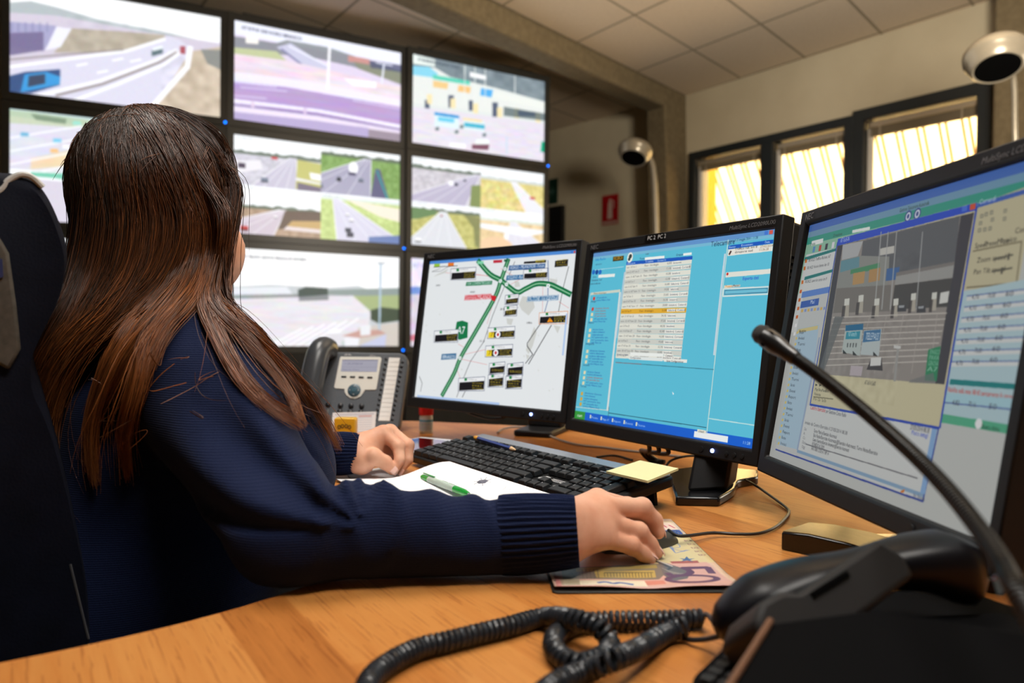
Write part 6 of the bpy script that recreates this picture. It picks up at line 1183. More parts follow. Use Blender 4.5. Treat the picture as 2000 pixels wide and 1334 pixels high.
b.prism([(0.0, -0.018), (al-0.004, -0.016), (al, -0.002), (al-0.008, 0.014), (0.045, 0.014), (0.034, 0.020), (0.018, 0.021), (0.004, 0.013)], ax0, ad, au, -af, 0.055); b.build('display_arm', M_ph2, t, bevel=0.004, seg=3)
b = MB(); b.prism([(0.050, 0.006), (0.083, 0.005), (0.083, 0.009), (0.050, 0.010)], ax0+af*0.0005, ad, au, af, 0.001); b.build('slot', M_dark, t, smooth=False)
b = MB(); b.prism([(0.055, -0.019), (0.10, -0.017), (0.10, -0.010), (0.055, -0.012)], ax0-af*0.01, ad, au, -af, 0.04); b.build('bracket', mat('bracket_brown', (0.075, 0.05, 0.03), 0.4), t, bevel=0.002)
# handset, resting in the cradle: sculpted as a curved bar with two full ends
h0_, h1_ = at(1402, 1232, 0.028), atd(1905, 1098, 0.565)
hd = (h1_-h0_); hl = hd.length; hd.normalize(); hu = (UPV-hd*UPV.dot(hd)).normalized(); hs_ = hd.cross(hu)
b = MB(); nseg = 40; nr = 24; vs = []
for i in range(nseg+1):
    f = i/nseg; x = f*hl
    prof = 0.30+0.70*min(1, (max(0.0, f)/0.16))**0.55 if f < 0.5 else 0.30+0.70*min(1, ((1-f)/0.10))**0.5
    wid = 0.0285*(1-0.30*math.exp(-((f-0.55)/0.18)**2)); thk = 0.021*(1-0.28*math.exp(-((f-0.55)/0.2)**2))
    drop = 0.010*math.exp(-((f-0.13)/0.12)**2)+0.012*math.exp(-((f-0.90)/0.10)**2)
    arch = 0.012*math.sin(math.pi*f)
    for j in range(nr):
        a = 2*math.pi*j/nr; cz, sz = math.cos(a), math.sin(a); zz = thk*prof*(abs(sz)**0.8)*(1 if sz > 0 else -1); zz -= drop if sz < 0 else 0
        vs.append(h0_+hd*x+hs_*(wid*prof*(abs(cz)**0.8)*(1 if cz > 0 else -1))+hu*(zz+arch+0.004))
fs = [(i*nr+j, i*nr+(j+1) % nr, (i+1)*nr+(j+1) % nr, (i+1)*nr+j) for i in range(nseg) for j in range(nr)]+[tuple(range(nr))[::-1], tuple(nseg*nr+j for j in range(nr))]
b.add(vs, fs); b.build('handset', mat('handset_black', (0.003, 0.003, 0.005), 0.34, spec=0.22), t)
for f, nm in ((0.62, 'cradle'),):
    p = h0_+hd*(hl*f); b = MB(); b.prism(rrect(0.15, 0.05, 0.01, 3), Vector((p.x+0.02, p.y-0.035, DESK+0.019)), Vector((hd.x, hd.y, 0)).normalized(), Vector((-hd.y, hd.x, 0)).normalized(), UPV, p.z-DESK-0.035); b.build(nm, M_ph, t, bevel=0.005)
# microphone on a gooseneck
t = empty('gooseneck_microphone', Vector((0.26, 0.24, DESK)), label='black gooseneck microphone arching in front of the right monitor', cat='microphone')
npts = [(1545, 694, .610), (1600, 733, .588), (1660, 780, .560), (1720, 830, .530), (1790, 893, .492), (1850, 955, .455), (1910, 1030, .415), (1960, 1105, .375), (1995, 1175, .345)]
ng = [atd(*p) for p in npts]; ng += [Vector((ng[-1].x+0.006, ng[-1].y-0.028, ng[-1].z-0.035)), Vector((0.242, 0.285, DESK+0.045))]
P = [Vector(p) for p in catmull(ng, 14)]
fine = []
for i in range(len(P)-1):
    for k in range(4): fine.append(P[i].lerp(P[i+1], k/4))
b = MB(); b.tube(fine, [0.0050+0.00035*(1 if i % 4 < 2 else -1) for i in range(len(fine))], 12); b.build('gooseneck', mat('gooseneck_black', (0.014, 0.014, 0.014), 0.32, 0.3), t)
hd0 = (ng[0]-ng[1]).normalized(); q = ng[0]-hd0*0.006
b = MB(); b.lathe([(0.0054, 0), (0.0062, 0.002), (0.0066, 0.012), (0.0082, 0.020), (0.0088, 0.024), (0.0088, 0.034), (0.0078, 0.036), (0.0078, 0.037)], q, hd0, 24); b.build('capsule', mat('mic_black', (0.010, 0.010, 0.011), 0.3), t)
b = MB(); b.lathe([(0.0080, 0.0365), (0.0086, 0.040), (0.0070, 0.0445), (0.0001, 0.046)], q, hd0, 24); b.build('grille', noise_mat('mic_grille', (0.012, 0.012, 0.013), (0.03, 0.03, 0.032), scale=900, rough=0.5, bump=0.6, bscale=2500), t)
b = MB()
for k in range(4):
    a = k*math.pi/2+0.5; u_ = hd0.orthogonal().normalized(); v_ = hd0.cross(u_); b.box(q+hd0*0.029+(u_*math.cos(a)+v_*math.sin(a))*0.0088, (0.0035, 0.0018, 0.0012), Matrix((hd0, v_, u_)).transposed())
b.build('vent', M_dark, t, smooth=False)
b = MB(); b.prism(rrect(0.12, 0.15, 0.02, 5), (0.265, 0.245, DESK), (1, 0, 0), (0, 1, 0), UPV, 0.045, top=0.86); b.build('base', M_ph, t, bevel=0.005)
b = MB(); b.lathe([(0.012, 0), (0.012, 0.006), (0.007, 0.014)], (0.242, 0.285, DESK+0.044), n=20); b.build('collar', M_ph, t)
# blue tag hanging at the foot of the microphone
pt = [atd(1940, 1128, .40), atd(1974, 1111, .40), atd(1987, 1140, .40), atd(1951, 1163, .40)]; nn = (pt[1]-pt[0]).cross(pt[3]-pt[0]).normalized()
cv = Canvas(48, 48, bg=C8(120, 160, 190)); cv.poly([(0.5, 0), (1, 0), (1, 1), (0.7, 1)], C8(50, 60, 74), raw=True); cv.rect(0.0, 0.02, 0.12, 0.14, C8(170, 30, 30)); cv.line([(0.2, 0.2), (0.35, 0.8)], 0.12, C8(190, 210, 224), raw=True)
b = MB(); b.add(pt+[p+nn*0.001 for p in pt], [(0, 1, 2, 3), (7, 6, 5, 4), (0, 4, 5, 1), (1, 5, 6, 2), (2, 6, 7, 3), (3, 7, 4, 0)]); b.uv = [(0, 1), (1, 1), (1, 0), (0, 0)]*2
b.build('tag', print_mat('tag_print', cv.image('tag_print')), t, smooth=False)

# ================================================================== THE WOMAN: bodies grown from blended round cones (distance field -> mesh)
def A3(p): return np.array(tuple(p), np.float32)
def cone(P, a, b, ra, rb):
    a, b = A3(a), A3(b); ab = b-a; h = np.clip(((P-a)@ab)/max(float(ab@ab), 1e-9), 0, 1)
    return np.linalg.norm(P-a-h[..., None]*ab, axis=-1)-(ra+(rb-ra)*h)
def ell3(P, c, r, R=None):
    q = P-A3(c)
    if R is not None: q = q@np.asarray(R, np.float32)
    r = np.asarray(r, np.float32); k0 = np.linalg.norm(q/r, axis=-1); k1 = np.linalg.norm(q/(r*r), axis=-1); return k0*(k0-1)/np.maximum(k1, 1e-6)
def smin(a, b, k):
    h = np.clip(0.5+0.5*(b-a)/k, 0, 1); return b+(a-b)*h-k*h*(1-h)
def smax(a, b, k): return -smin(-a, -b, k)
def surface_nets(fn, lo, hi, step):
    lo = np.asarray(lo, np.float32); n = np.ceil((np.asarray(hi)-lo)/step).astype(int)+1
    ax = [lo[k]+step*np.arange(n[k], dtype=np.float32) for k in range(3)]
    D = np.empty(n, np.float32)
    for i0 in range(0, n[0], 16):
        X, Y, Z = np.meshgrid(ax[0][i0:i0+16], ax[1], ax[2], indexing='ij'); D[i0:i0+16] = fn(np.stack([X, Y, Z], -1))
    S = D < 0; cn = n-1
    cnt = np.zeros(cn, np.int8)
    for dx in (0, 1):
        for dy in (0, 1):
            for dz in (0, 1): cnt += S[dx:dx+cn[0], dy:dy+cn[1], dz:dz+cn[2]]
    act = (cnt > 0) & (cnt < 8); idx = -np.ones(cn, np.int64); I = np.argwhere(act); idx[act] = np.arange(len(I))
    pos = np.zeros((len(I), 3), np.float64); w = np.zeros(len(I))
    co = [(0, 0, 0), (1, 0, 0), (0, 1, 0), (1, 1, 0), (0, 0, 1), (1, 0, 1), (0, 1, 1), (1, 1, 1)]
    for a, b in ((0, 1), (2, 3), (4, 5), (6, 7), (0, 2), (1, 3), (4, 6), (5, 7), (0, 4), (1, 5), (2, 6), (3, 7)):
        ca, cb = np.array(co[a]), np.array(co[b]); da = D[tuple((I+ca).T)]; db = D[tuple((I+cb).T)]; m = (da < 0) != (db < 0)
        t = np.where(m, da/np.where(m, da-db, 1), 0); pos += np.where(m[:, None], ca+t[:, None]*(cb-ca), 0); w += m
    V = lo+(I+pos/w[:, None])*step; F = []
    for k in range(3):
        sl0 = [slice(None)]*3; sl1 = [slice(None)]*3; sl0[k] = slice(0, -1); sl1[k] = slice(1, None)
        a, b = S[tuple(sl0)], S[tuple(sl1)]; E = np.argwhere(a != b); u, v = (k+1) % 3, (k+2) % 3
        ok = (E[:, u] > 0) & (E[:, v] > 0) & (E[:, u] < n[u]-1) & (E[:, v] < n[v]-1); E = E[ok]; fl = a[tuple(E.T)]
        q = []
        for du, dv in ((-1, -1), (0, -1), (0, 0), (-1, 0)):
            c = E.copy(); c[:, u] += du; c[:, v] += dv; q.append(idx[tuple(c.T)])
        q = np.stack(q, 1); q[~fl] = q[~fl][:, ::-1]; F.append(q)
    return V, np.concatenate(F)
def relax(V, F, it=2, lam=0.5):
    for _ in range(it):
        s = np.zeros_like(V); c = np.zeros(len(V))
        for a in range(4):
            for b in (1, 3): np.add.at(s, F[:, a], V[F[:, (a+b) % 4]]); np.add.at(c, F[:, a], 1)
        V = V*(1-lam)+s/np.maximum(c, 1)[:, None]*lam
    return V
# ---- skeleton (world metres)
H3 = lambda x, y, z: np.array([x, y, CAMZ+z])
f_t = np.array([0.85, 0.53, 0]); f_t /= np.linalg.norm(f_t); l_t = np.array([-f_t[1], f_t[0], 0])        # torso forward / her left
f_h = np.array([0.62, 0.785, 0]); f_h /= np.linalg.norm(f_h); l_h = np.array([-f_h[1], f_h[0], 0]); z3 = np.array([0, 0, 1.0])
SR, SL = H3(-0.375, 0.885, -0.060), H3(-0.575, 1.185, -0.060)
ER, EL = H3(-0.215, 0.715, -0.191), H3(-0.475, 1.235, -0.195)
WR = A3(atd(1085, 1036, 0.738)); WRc = A3(atd(985, 1054, 0.742))
WL = A3(atd(700, 884, 1.215)); WLc = A3(atd(655, 885, 1.215))
NB = H3(-0.485, 1.025, -0.015); HCt = H3(-0.470, 1.005, 0.150)
PEL = H3(-0.585, 0.90, -0.46)
def torso(P, g=0.0):
    """shared by the body and, swollen, by the sweater"""
    d = ell3(P, H3(-0.445, 1.005, -0.150), (0.150+g, 0.185+g, 0.185+g), np.stack([f_t, l_t, z3], 1))
    d = smin(d, ell3(P, H3(-0.330, 0.985, -0.190), (0.098+g,)*3), 0.06); d = smin(d, ell3(P, H3(-0.400, 1.110, -0.190), (0.098+g,)*3), 0.06)
    d = smin(d, ell3(P, H3(-0.475, 0.965, -0.330), (0.165+g, 0.170+g, 0.17+g), np.stack([f_t, l_t, z3], 1)), 0.08)
    d = smin(d, ell3(P, PEL+f_t*0.03, (0.15+g, 0.165+g, 0.15+g), np.stack([f_t, l_t, z3], 1)), 0.08)
    d = smin(d, cone(P, NB+np.array([0, 0, -0.015]), SR+np.array([0.01, 0.01, 0.002]), 0.058+g, 0.068+g), 0.05); d = smin(d, cone(P, NB+np.array([0, 0, -0.015]), SL, 0.058+g, 0.066+g), 0.05)
    return d
def arm_r(P, g=0.0):
    d = cone(P, SR, ER, 0.068+g, 0.044+g); return smin(d, cone(P, ER, WR, 0.040+g, 0.021+g*0.8), 0.02)
def arm_l(P, g=0.0):
    d = cone(P, SL, EL, 0.066+g, 0.044+g); return smin(d, cone(P, EL, WL, 0.042+g, 0.021+g*0.8), 0.02)
KNR, KNL = PEL+f_t*0.47-l_t*0.13+np.array([0, 0, 0.0]), PEL+f_t*0.47+l_t*0.12
ANR, ANL = KNR+f_t*0.05+np.array([0, 0, -(KNR[2]-0.09)]), KNL+f_t*0.03+np.array([0, 0, -(KNL[2]-0.09)])
def legs(P, g=0.0):
    d = cone(P, PEL-l_t*0.10, KNR, 0.088+g, 0.058+g); d = smin(d, cone(P, PEL+l_t*0.10, KNL, 0.088+g, 0.058+g), 0.04)
    d = smin(d, cone(P, KNR, ANR, 0.056+g, 0.036+g), 0.02); return smin(d, cone(P, KNL, ANL, 0.056+g, 0.036+g), 0.02)
def head(P):
    B = np.stack([f_h, l_h, z3], 1); q = lambda a, b, c: HCt+f_h*a+l_h*b+z3*c
    d = ell3(P, q(-0.012, 0, 0.030), (0.098, 0.077, 0.098), B); d = smin(d, ell3(P, q(0.030, 0, -0.035), (0.072, 0.066, 0.088), B), 0.03)
    d = smin(d, ell3(P, q(0.060, 0, -0.100), (0.034, 0.036, 0.026), B), 0.03)                     # chin
    for s in (-1, 1):
        d = smin(d, ell3(P, q(0.050, s*0.045, -0.045), (0.042, 0.034, 0.042), B), 0.02)          # cheek
        d = smin(d, ell3(P, q(0.020, s*0.058, -0.070), (0.050, 0.022, 0.036), B), 0.025)         # jaw
        d = smax(d, -ell3(P, q(0.103, s*0.031, 0.000), (0.016, 0.017, 0.011), B), 0.012)         # eye socket
        d = smin(d, ell3(P, q(0.083, s*0.031, 0.000), (0.0125,)*3), 0.003)                       # eyelids over the eyeball
        d = smin(d, ell3(P, q(-0.010, s*0.080, -0.020), (0.016, 0.007, 0.030), B), 0.006)        # ear
    d = smin(d, cone(P, q(0.092, 0, 0.012), q(0.113, 0, -0.030), 0.007, 0.011), 0.010)           # nose
    for s in (-1, 1): d = smin(d, ell3(P, q(0.100, s*0.011, -0.034), (0.010, 0.007, 0.007), B), 0.006)
    d = smin(d, cone(P, q(0.092, -0.016, -0.064), q(0.092, 0.016, -0.064), 0.0065, 0.0065), 0.006); d = smin(d, cone(P, q(0.090, -0.013, -0.075), q(0.090, 0.013, -0.075), 0.0070, 0.0070), 0.006)
    d = smax(d, -cone(P, q(0.1005, -0.020, -0.0695), q(0.1005, 0.020, -0.0695), 0.0016, 0.0016), 0.002)
    return smin(d, cone(P, NB+np.array([0, 0, -0.02]), q(-0.015, 0, -0.06), 0.058, 0.052), 0.03)
J = lambda x, y, d: A3(atd(x, y, d))
# right hand on the mouse: wrist, then knuckle - middle joint - end joint - tip for each finger
HR = dict(w=[J(1106, 1012, .742), J(1104, 1062, .734)],
  index=[J(1166, 976, .797), J(1226, 990, .816), J(1256, 1012, .824), J(1271, 1034, .822)],
  middle=[J(1186, 992, .780), J(1254, 992, .799), J(1278, 1016, .806), J(1286, 1040, .805)],
  ring=[J(1186, 1022, .766), J(1247, 1039, .780), J(1269, 1063, .786), J(1282, 1080, .787)],
  little=[J(1178, 1050, .753), J(1233, 1066, .764), J(1255, 1082, .772), J(1270, 1092, .776)],
  thumb=[J(1130, 1020, .770), J(1168, 1046, .812), J(1204, 1056, .835), J(1232, 1056, .843)])
HL = dict(w=[J(702, 872, 1.222), J(704, 900, 1.210)], palm=[J(722, 884, 1.252), J(764, 880, 1.280)],
  index=[J(748, 846, 1.238), J(778, 872, 1.226), J(781, 898, 1.216), J(769, 918, 1.212)],
  middle=[J(762, 843, 1.258), J(796, 870, 1.248), J(796, 898, 1.238), J(780, 919, 1.230)],
  ring=[J(764, 848, 1.280), J(794, 878, 1.276), J(776, 900, 1.266), J(757, 896, 1.252)],
  little=[J(756, 858, 1.296), J(780, 886, 1.292), J(762, 902, 1.282), J(744, 893, 1.268)],
  thumb=[J(708, 898, 1.204), J(730, 892, 1.198), J(752, 903, 1.204), J(766, 917, 1.206)])
RAD = dict(index=(.0112, .0100, .0086, .0070), middle=(.0115, .0104, .0088, .0072), ring=(.0112, .0099, .0085, .0070), little=(.0102, .0087, .0076, .0062), thumb=(.0150, .0128, .0112, .0085))
def hand(P, Hd, sc=1.0):
    w0, w1 = Hd['w']; d = cone(P, w0, w1, 0.0200*sc, 0.0200*sc)
    wm = (w0+w1)/2
    for k, fr in (('index', 0.15), ('middle', 0.35), ('ring', 0.62), ('little', 0.85)):
        m = Hd[k][0]; d = smin(d, cone(P, w0*(1-fr)+w1*fr, m, 0.0185*sc, 0.0125*sc), 0.014*sc)
    d = smin(d, cone(P, wm*0.6+Hd['thumb'][0]*0.4, Hd['thumb'][0], 0.020*sc, 0.0165*sc), 0.014*sc)
    if 'palm' in Hd: d = smin(d, cone(P, Hd['palm'][0], Hd['palm'][1], 0.019, 0.016), 0.012)
    for k in ('index', 'middle', 'ring', 'little', 'thumb'):
        j = Hd[k]; r = [q*sc for q in RAD[k]]
        g = cone(P, j[0], j[1], r[0], r[1]); g = smin(g, cone(P, j[1], j[2], r[1], r[2]), 0.003); g = smin(g, cone(P, j[2], j[3], r[2], r[3]), 0.003)
        g = smin(g, np.linalg.norm(P-j[1], axis=-1)-r[1]*1.06, 0.003)                 # knuckle swelling
        d = smin(d, g, 0.0034*sc)
    return d
M_skin = mat('skin', (0.74, 0.42, 0.29), 0.48, spec=0.35, Subsurface_Weight=0.12)
bsdf(M_skin).inputs['Subsurface Radius'].default_value = (0.012, 0.005, 0.003)
def skin_nodes(M):
    b = bsdf(M); tc = N(M, 'ShaderNodeTexCoord'); n1 = N(M, 'ShaderNodeTexNoise'); n1.inputs['Scale'].default_value = 26; n1.inputs['Detail'].default_value = 5; L(M, tc.outputs['Object'], n1.inputs['Vector'])
    r = N(M, 'ShaderNodeValToRGB'); r.color_ramp.elements[0].position = 0.3; r.color_ramp.elements[0].color = (0.63, 0.295, 0.18, 1); r.color_ramp.elements[1].position = 0.68; r.color_ramp.elements[1].color = (0.75, 0.42, 0.285, 1); L(M, n1.outputs['Fac'], r.inputs[0]); L(M, r.outputs[0], b.inputs['Base Color'])
    v = N(M, 'ShaderNodeTexVoronoi'); v.inputs['Scale'].default_value = 1100; L(M, tc.outputs['Object'], v.inputs['Vector'])
    bp = N(M, 'ShaderNodeBump'); bp.inputs['Strength'].default_value = 0.18; bp.inputs['Distance'].default_value = 0.0005; L(M, v.outputs['Distance'], bp.inputs['Height']); L(M, bp.outputs[0], b.inputs['Normal'])
skin_nodes(M_skin)
woman = empty('person', (PEL[0], PEL[1], 0.0), label='seated person with long brown hair and navy sweater, right hand on the mouse', cat='person')
def grow(fn, lo, hi, step, it=1):
    V, F = surface_nets(fn, lo, hi, step); return relax(V, F, it, 0.4), F
V1, F1 = grow(lambda P: smin(smin(smin(torso(P, -0.014), arm_r(P, -0.006), 0.03), arm_l(P, -0.006), 0.03), smin(legs(P, -0.012), head(P), 0.0001), 0.02), (-0.85, 0.62, 0.05), (0.12, 1.62, 1.30), 0.0062)
Vh, Fh = grow(head, HCt-np.array([.135, .135, .20]), HCt+np.array([.15, .15, .155]), 0.0032)
c = np.mean([j for k in HR for j in HR[k]], 0); Va, Fa = grow(lambda P: hand(P, HR, 0.99), c-0.105, c+0.105, 0.00155)
c = np.mean([j for k in HL for j in HL[k]], 0); Vb, Fb = grow(lambda P: hand(P, HL, 1.02), c-0.10, c+0.10, 0.00165)
# one body: the coarse trunk, with the head and the hands set into neck and wrists
zc = V1[:, 2] < HCt[2]-0.085
fk = zc[F1].all(1); F1 = F1[fk]
VV, FF, off = [], [], 0
for v, f in ((V1, F1), (Vh, Fh), (Va, Fa), (Vb, Fb)): VV.append(v); FF.append(f+off); off += len(v)
body = mesh_np('body', np.concatenate(VV), np.concatenate(FF), M_skin, woman)
# finger nails
M_nail = mat('finger_nail', (0.80, 0.50, 0.42), 0.25)
def nail(Hd, k, side, r=0.0055):
    j = Hd[k]; d = Vector(j[3]-j[2]).normalized(); s = Vector(side); s = (s-d*s.dot(d)).normalized(); w = d.cross(s)
    rt_ = RAD[k][3]*1.02; b = MB(); nu, nv = 6, 6; o = Vector(j[3])+d*rt_*0.1
    for i in range(nu+1):
        for q in range(nv+1):
            a = (q/nv-0.5)*1.7; x = (i/nu-0.45)*0.0115; rr = rt_*(1.03-0.10*max(0, i/nu-0.4)**2*4)
            b.v.append(tuple(o+d*x+(s*math.cos(a)+w*math.sin(a))*rr))
    b.f = [(i*(nv+1)+q, i*(nv+1)+q+1, (i+1)*(nv+1)+q+1, (i+1)*(nv+1)+q) for i in range(nu) for q in range(nv)]; b.m = [0]*len(b.f)
    o = b.build('fingernail', M_nail, woman); sd = o.modifiers.new('thickness', 'SOLIDIFY'); sd.thickness = 0.0005
for k in ('index', 'middle', 'ring', 'little'): nail(HR, k, (0.75, 0.25, 0.6))
nail(HL, 'thumb', (0.6, -0.5, -0.25)); nail(HL, 'index', (0.75, -0.35, -0.1)); nail(HL, 'middle', (0.85, -0.1, 0.0))
# eyes
for s in (-1, 1):
    e = HCt+f_h*0.0865+l_h*s*0.031; b = MB(); b.lathe([(0.0001, -0.011), (0.008, -0.008), (0.011, 0), (0.0098, 0.005), (0.0055, 0.0095)], e, f_h, 20); ey = b.build('eye', mat('eye_white', (0.75, 0.72, 0.70), 0.15), woman)
    b = MB(); b.lathe([(0.0055, 0.0095), (0.0022, 0.0112), (0.0001, 0.0114)], e, f_h, 20); b.build('iris', mat('iris_brown', (0.06, 0.03, 0.015), 0.1), woman)
M_brow = mat('eyebrow_brown', (0.02, 0.01, 0.005), 0.7)
for s in (-1, 1):
    b = MB(); b.tube([HCt+f_h*(0.0985-0.010*abs(q-0.25)*2)+l_h*s*(0.014+0.036*q)+z3*(0.022+0.006*math.sin(q*2.6)) for q in np.linspace(0, 0.72, 8)], [0.002, 0.0034, 0.0036, 0.0034, 0.003, 0.0026, 0.002, 0.001], 8); b.build('eyebrow', M_brow, woman)
    b = MB(); b.tube([HCt+f_h*(0.0965-0.012*abs(q-0.5)**2*4)+l_h*s*(0.020+0.022*q)+z3*(0.0065-0.014*(q-0.5)**2) for q in np.linspace(0, 1, 9)], 0.0030, 8); b.build('eyelid', M_skin, woman)
# ---- sweater
def fold(P):
    """soft creases of the knit: humps along the forearm, drag lines round the elbow and armpit"""
    ab = WRc-ER; L2 = float(np.linalg.norm(ab)); u = ab/L2; s = (P-ER)@u; q = P-ER-s[..., None]*u; rad = np.linalg.norm(q, axis=-1)
    ang = np.arctan2(q[..., 2], q@np.cross(u, [0, 0, 1.0]))
    m = np.exp(-np.maximum(rad-0.07, 0)**2/0.0006); e = 0
    for s0, w, a0, h in ((0.030, .011, 1.3, .0100), (0.066, .009, 1.8, .0090), (0.098, .009, 1.2, .0085), (0.145, .012, 1.7, .0050), (0.188, .010, 1.4, .0075), (0.214, .008, 1.6, .0060)):
        ss = s+0.010*np.sin(ang*2+a0*3); e = e+h*np.exp(-((ss-s0)/w)**2)*(0.45+0.55*np.cos(ang-a0))*((s > -0.03) & (s < 0.27))
    d = e*m
    # drag lines that fan out from the inside of the elbow over the upper arm
    v = P-(ER+np.array([0.07, 0.01, 0.01])); r = np.linalg.norm(v, axis=-1); th = np.arctan2(v[..., 2], v[..., 0]+0.35*v[..., 1])
    d = d+0.0095*np.sin(th*13+r*16)*np.exp(-((r-0.13)/0.085)**2)*(th > 0.9)
    sh = P-SR; rs_ = np.linalg.norm(sh, axis=-1); d = d+0.0030*np.sin(30*(sh[..., 2]*0.8+sh[..., 0]*0.7)+6*sh[..., 1])*np.exp(-(rs_/0.16)**2)
    return d+0.0018*np.sin(P[..., 0]*41+P[..., 2]*29)*np.sin(P[..., 1]*37-P[..., 2]*23)
NK = NB+np.array([0.0, 0.0, 0.045])
def sweater_raw(P):
    d = torso(P, 0.0)
    ar = smin(cone(P, SR, ER, 0.083, 0.051), cone(P, ER, WRc, 0.048, 0.0348), 0.022)
    al = smin(cone(P, SL, EL, 0.083, 0.054), cone(P, EL, WLc, 0.050, 0.034), 0.022)
    d = smin(d, ar, 0.025); return smin(d, al, 0.025)
def sweater(P):
    d = sweater_raw(P)-fold(P)
    d = smax(d, -(cone(P, NB+np.array([0, 0, 0.035]), HCt, 0.056, 0.075)), 0.006)            # neckline
    d = smax(d, (CAMZ-0.53)-P[..., 2], 0.01)
    return smax(d, DESK+0.0015-P[..., 2]-0.5*((P[..., 0]+0.16) < -0.13)*(P[..., 1] < 1.16)*(P[..., 1] > 0.70)-0.5*(P[..., 0] < -0.30), 0.004)
M_knit = mat('navy_knit', (0.012, 0.019, 0.060), 0.85, spec=0.08, Sheen_Weight=0.04)
def knit_nodes(M):
    b = bsdf(M); tc = N(M, 'ShaderNodeTexCoord'); wv = N(M, 'ShaderNodeTexWave'); wv.bands_direction = 'Z'; wv.inputs['Scale'].default_value = 135; wv.inputs['Distortion'].default_value = 2.0; wv.inputs['Detail'].default_value = 2; wv.inputs['Detail Scale'].default_value = 4; L(M, tc.outputs['Object'], wv.inputs['Vector'])
    n = N(M, 'ShaderNodeTexNoise'); n.inputs['Scale'].default_value = 600; L(M, tc.outputs['Object'], n.inputs['Vector'])
    a = N(M, 'ShaderNodeMath', operation='ADD'); L(M, wv.outputs['Fac'], a.inputs[0]); L(M, n.outputs['Fac'], a.inputs[1])
    bp = N(M, 'ShaderNodeBump'); bp.inputs['Strength'].default_value = 0.35; bp.inputs['Distance'].default_value = 0.001; L(M, a.outputs[0], bp.inputs['Height']); L(M, bp.outputs[0], b.inputs['Normal'])
    r = N(M, 'ShaderNodeValToRGB'); r.color_ramp.elements[0].color = (0.0052, 0.0090, 0.031, 1); r.color_ramp.elements[1].color = (0.0100, 0.0172, 0.056, 1); L(M, n.outputs['Fac'], r.inputs[0]); L(M, r.outputs[0], b.inputs['Base Color'])
knit_nodes(M_knit)
Vs, Fs = grow(sweater, (-0.86, 0.60, CAMZ-0.56), (0.03, 1.42, CAMZ+0.10), 0.0046, 2)
swt = mesh_np('sweater', Vs, Fs, M_knit, woman)
def cuff(a, b_, r0, r1, flat=1.0, nrib=40):
    a, b_ = np.asarray(a), np.asarray(b_); ax = b_-a; ln = np.linalg.norm(ax); ax /= ln; s = np.cross(ax, z3); s /= np.linalg.norm(s); u = np.cross(s, ax); n = nrib*6; V = []; rows = 16
    prof = [(0.0, 0.0)]+[(i/rows, 0) for i in range(1, rows+1)]
    for i, (t, _) in enumerate(prof):
        for j in range(n):
            an = 2*math.pi*j/n; rr = (r0+(r1-r0)*t)*(1+0.05*math.sin(t*math.pi))+0.0011*math.cos(nrib*an)*(1 if t > 0.02 else 0.3)
            V.append(a+ax*(ln*t)+s*math.cos(an)*rr+u*math.sin(an)*rr*flat)
    for t, k in ((1.0, -0.0025), (0.97, -0.006), (0.75, -0.008)):
        for j in range(n): an = 2*math.pi*j/n; rr = (r1+k); V.append(a+ax*(ln*t)+s*math.cos(an)*rr+u*math.sin(an)*rr*flat)
    R_ = len(V)//n; F = np.array([(i*n+j, i*n+(j+1) % n, (i+1)*n+(j+1) % n, (i+1)*n+j) for i in range(R_-1) for j in range(n)]); V = np.array(V); V[:, 2] = np.maximum(V[:, 2], DESK+0.0025)
    return V, F
V, F = cuff(J(978, 1045, .741), J(1127, 1037, .737), 0.0365, 0.0320, 1.05); c_ = mesh_np('cuff', V, F, M_knit, woman); c_.parent = swt; 
V, F = cuff(J(648, 886, 1.216), J(704, 885, 1.216), 0.034, 0.0305, 1.0); c_ = mesh_np('cuff', V, F, M_knit, woman); c_.parent = swt
for ch in [o for o in COL.objects if o.name.startswith('cuff')]: ch.matrix_parent_inverse = Matrix.Identity(4)
nk = MB(); ringp = [NB+np.array([0, 0, 0.028])+f_t*(0.066*math.cos(a))-f_t*0.004+l_t*(0.068*math.sin(a))+z3*(-0.022*math.cos(a)) for a in np.linspace(0, 2*math.pi, 33)]; nk.tube(ringp, 0.0085, 10, cap=False); col = nk.build('neckband', M_knit, woman); col.parent = swt
# trousers and shoes
M_tr = noise_mat('trousers', (0.008, 0.008, 0.010), (0.012, 0.012, 0.015), scale=80, rough=0.85)
V, F = grow(lambda P: smax(smin(legs(P, 0.004), ell3(P, PEL+f_t*0.03, (0.152, 0.168, 0.152), np.stack([f_t, l_t, z3], 1)), 0.05), P[..., 2]-(CAMZ-0.33), 0.01), (-0.85, 0.62, 0.08), (0.05, 1.45, CAMZ-0.30), 0.008); mesh_np('trousers', V, F, M_tr, woman)
for an in (ANR, ANL):
    V, F = grow(lambda P: smax(smin(ell3(P, an+f_t*0.05+np.array([0, 0, -0.045]), (0.13, 0.045, 0.045), np.stack([f_t, l_t, z3], 1)), cone(P, an, an+np.array([0, 0, -0.03]), 0.045, 0.045), 0.02), 0.002-P[..., 2], 0.004), an-np.array([.2, .2, .1]), an+np.array([.22, .22, .06]), 0.007); mesh_np('shoe', V, F, M_dark, woman)

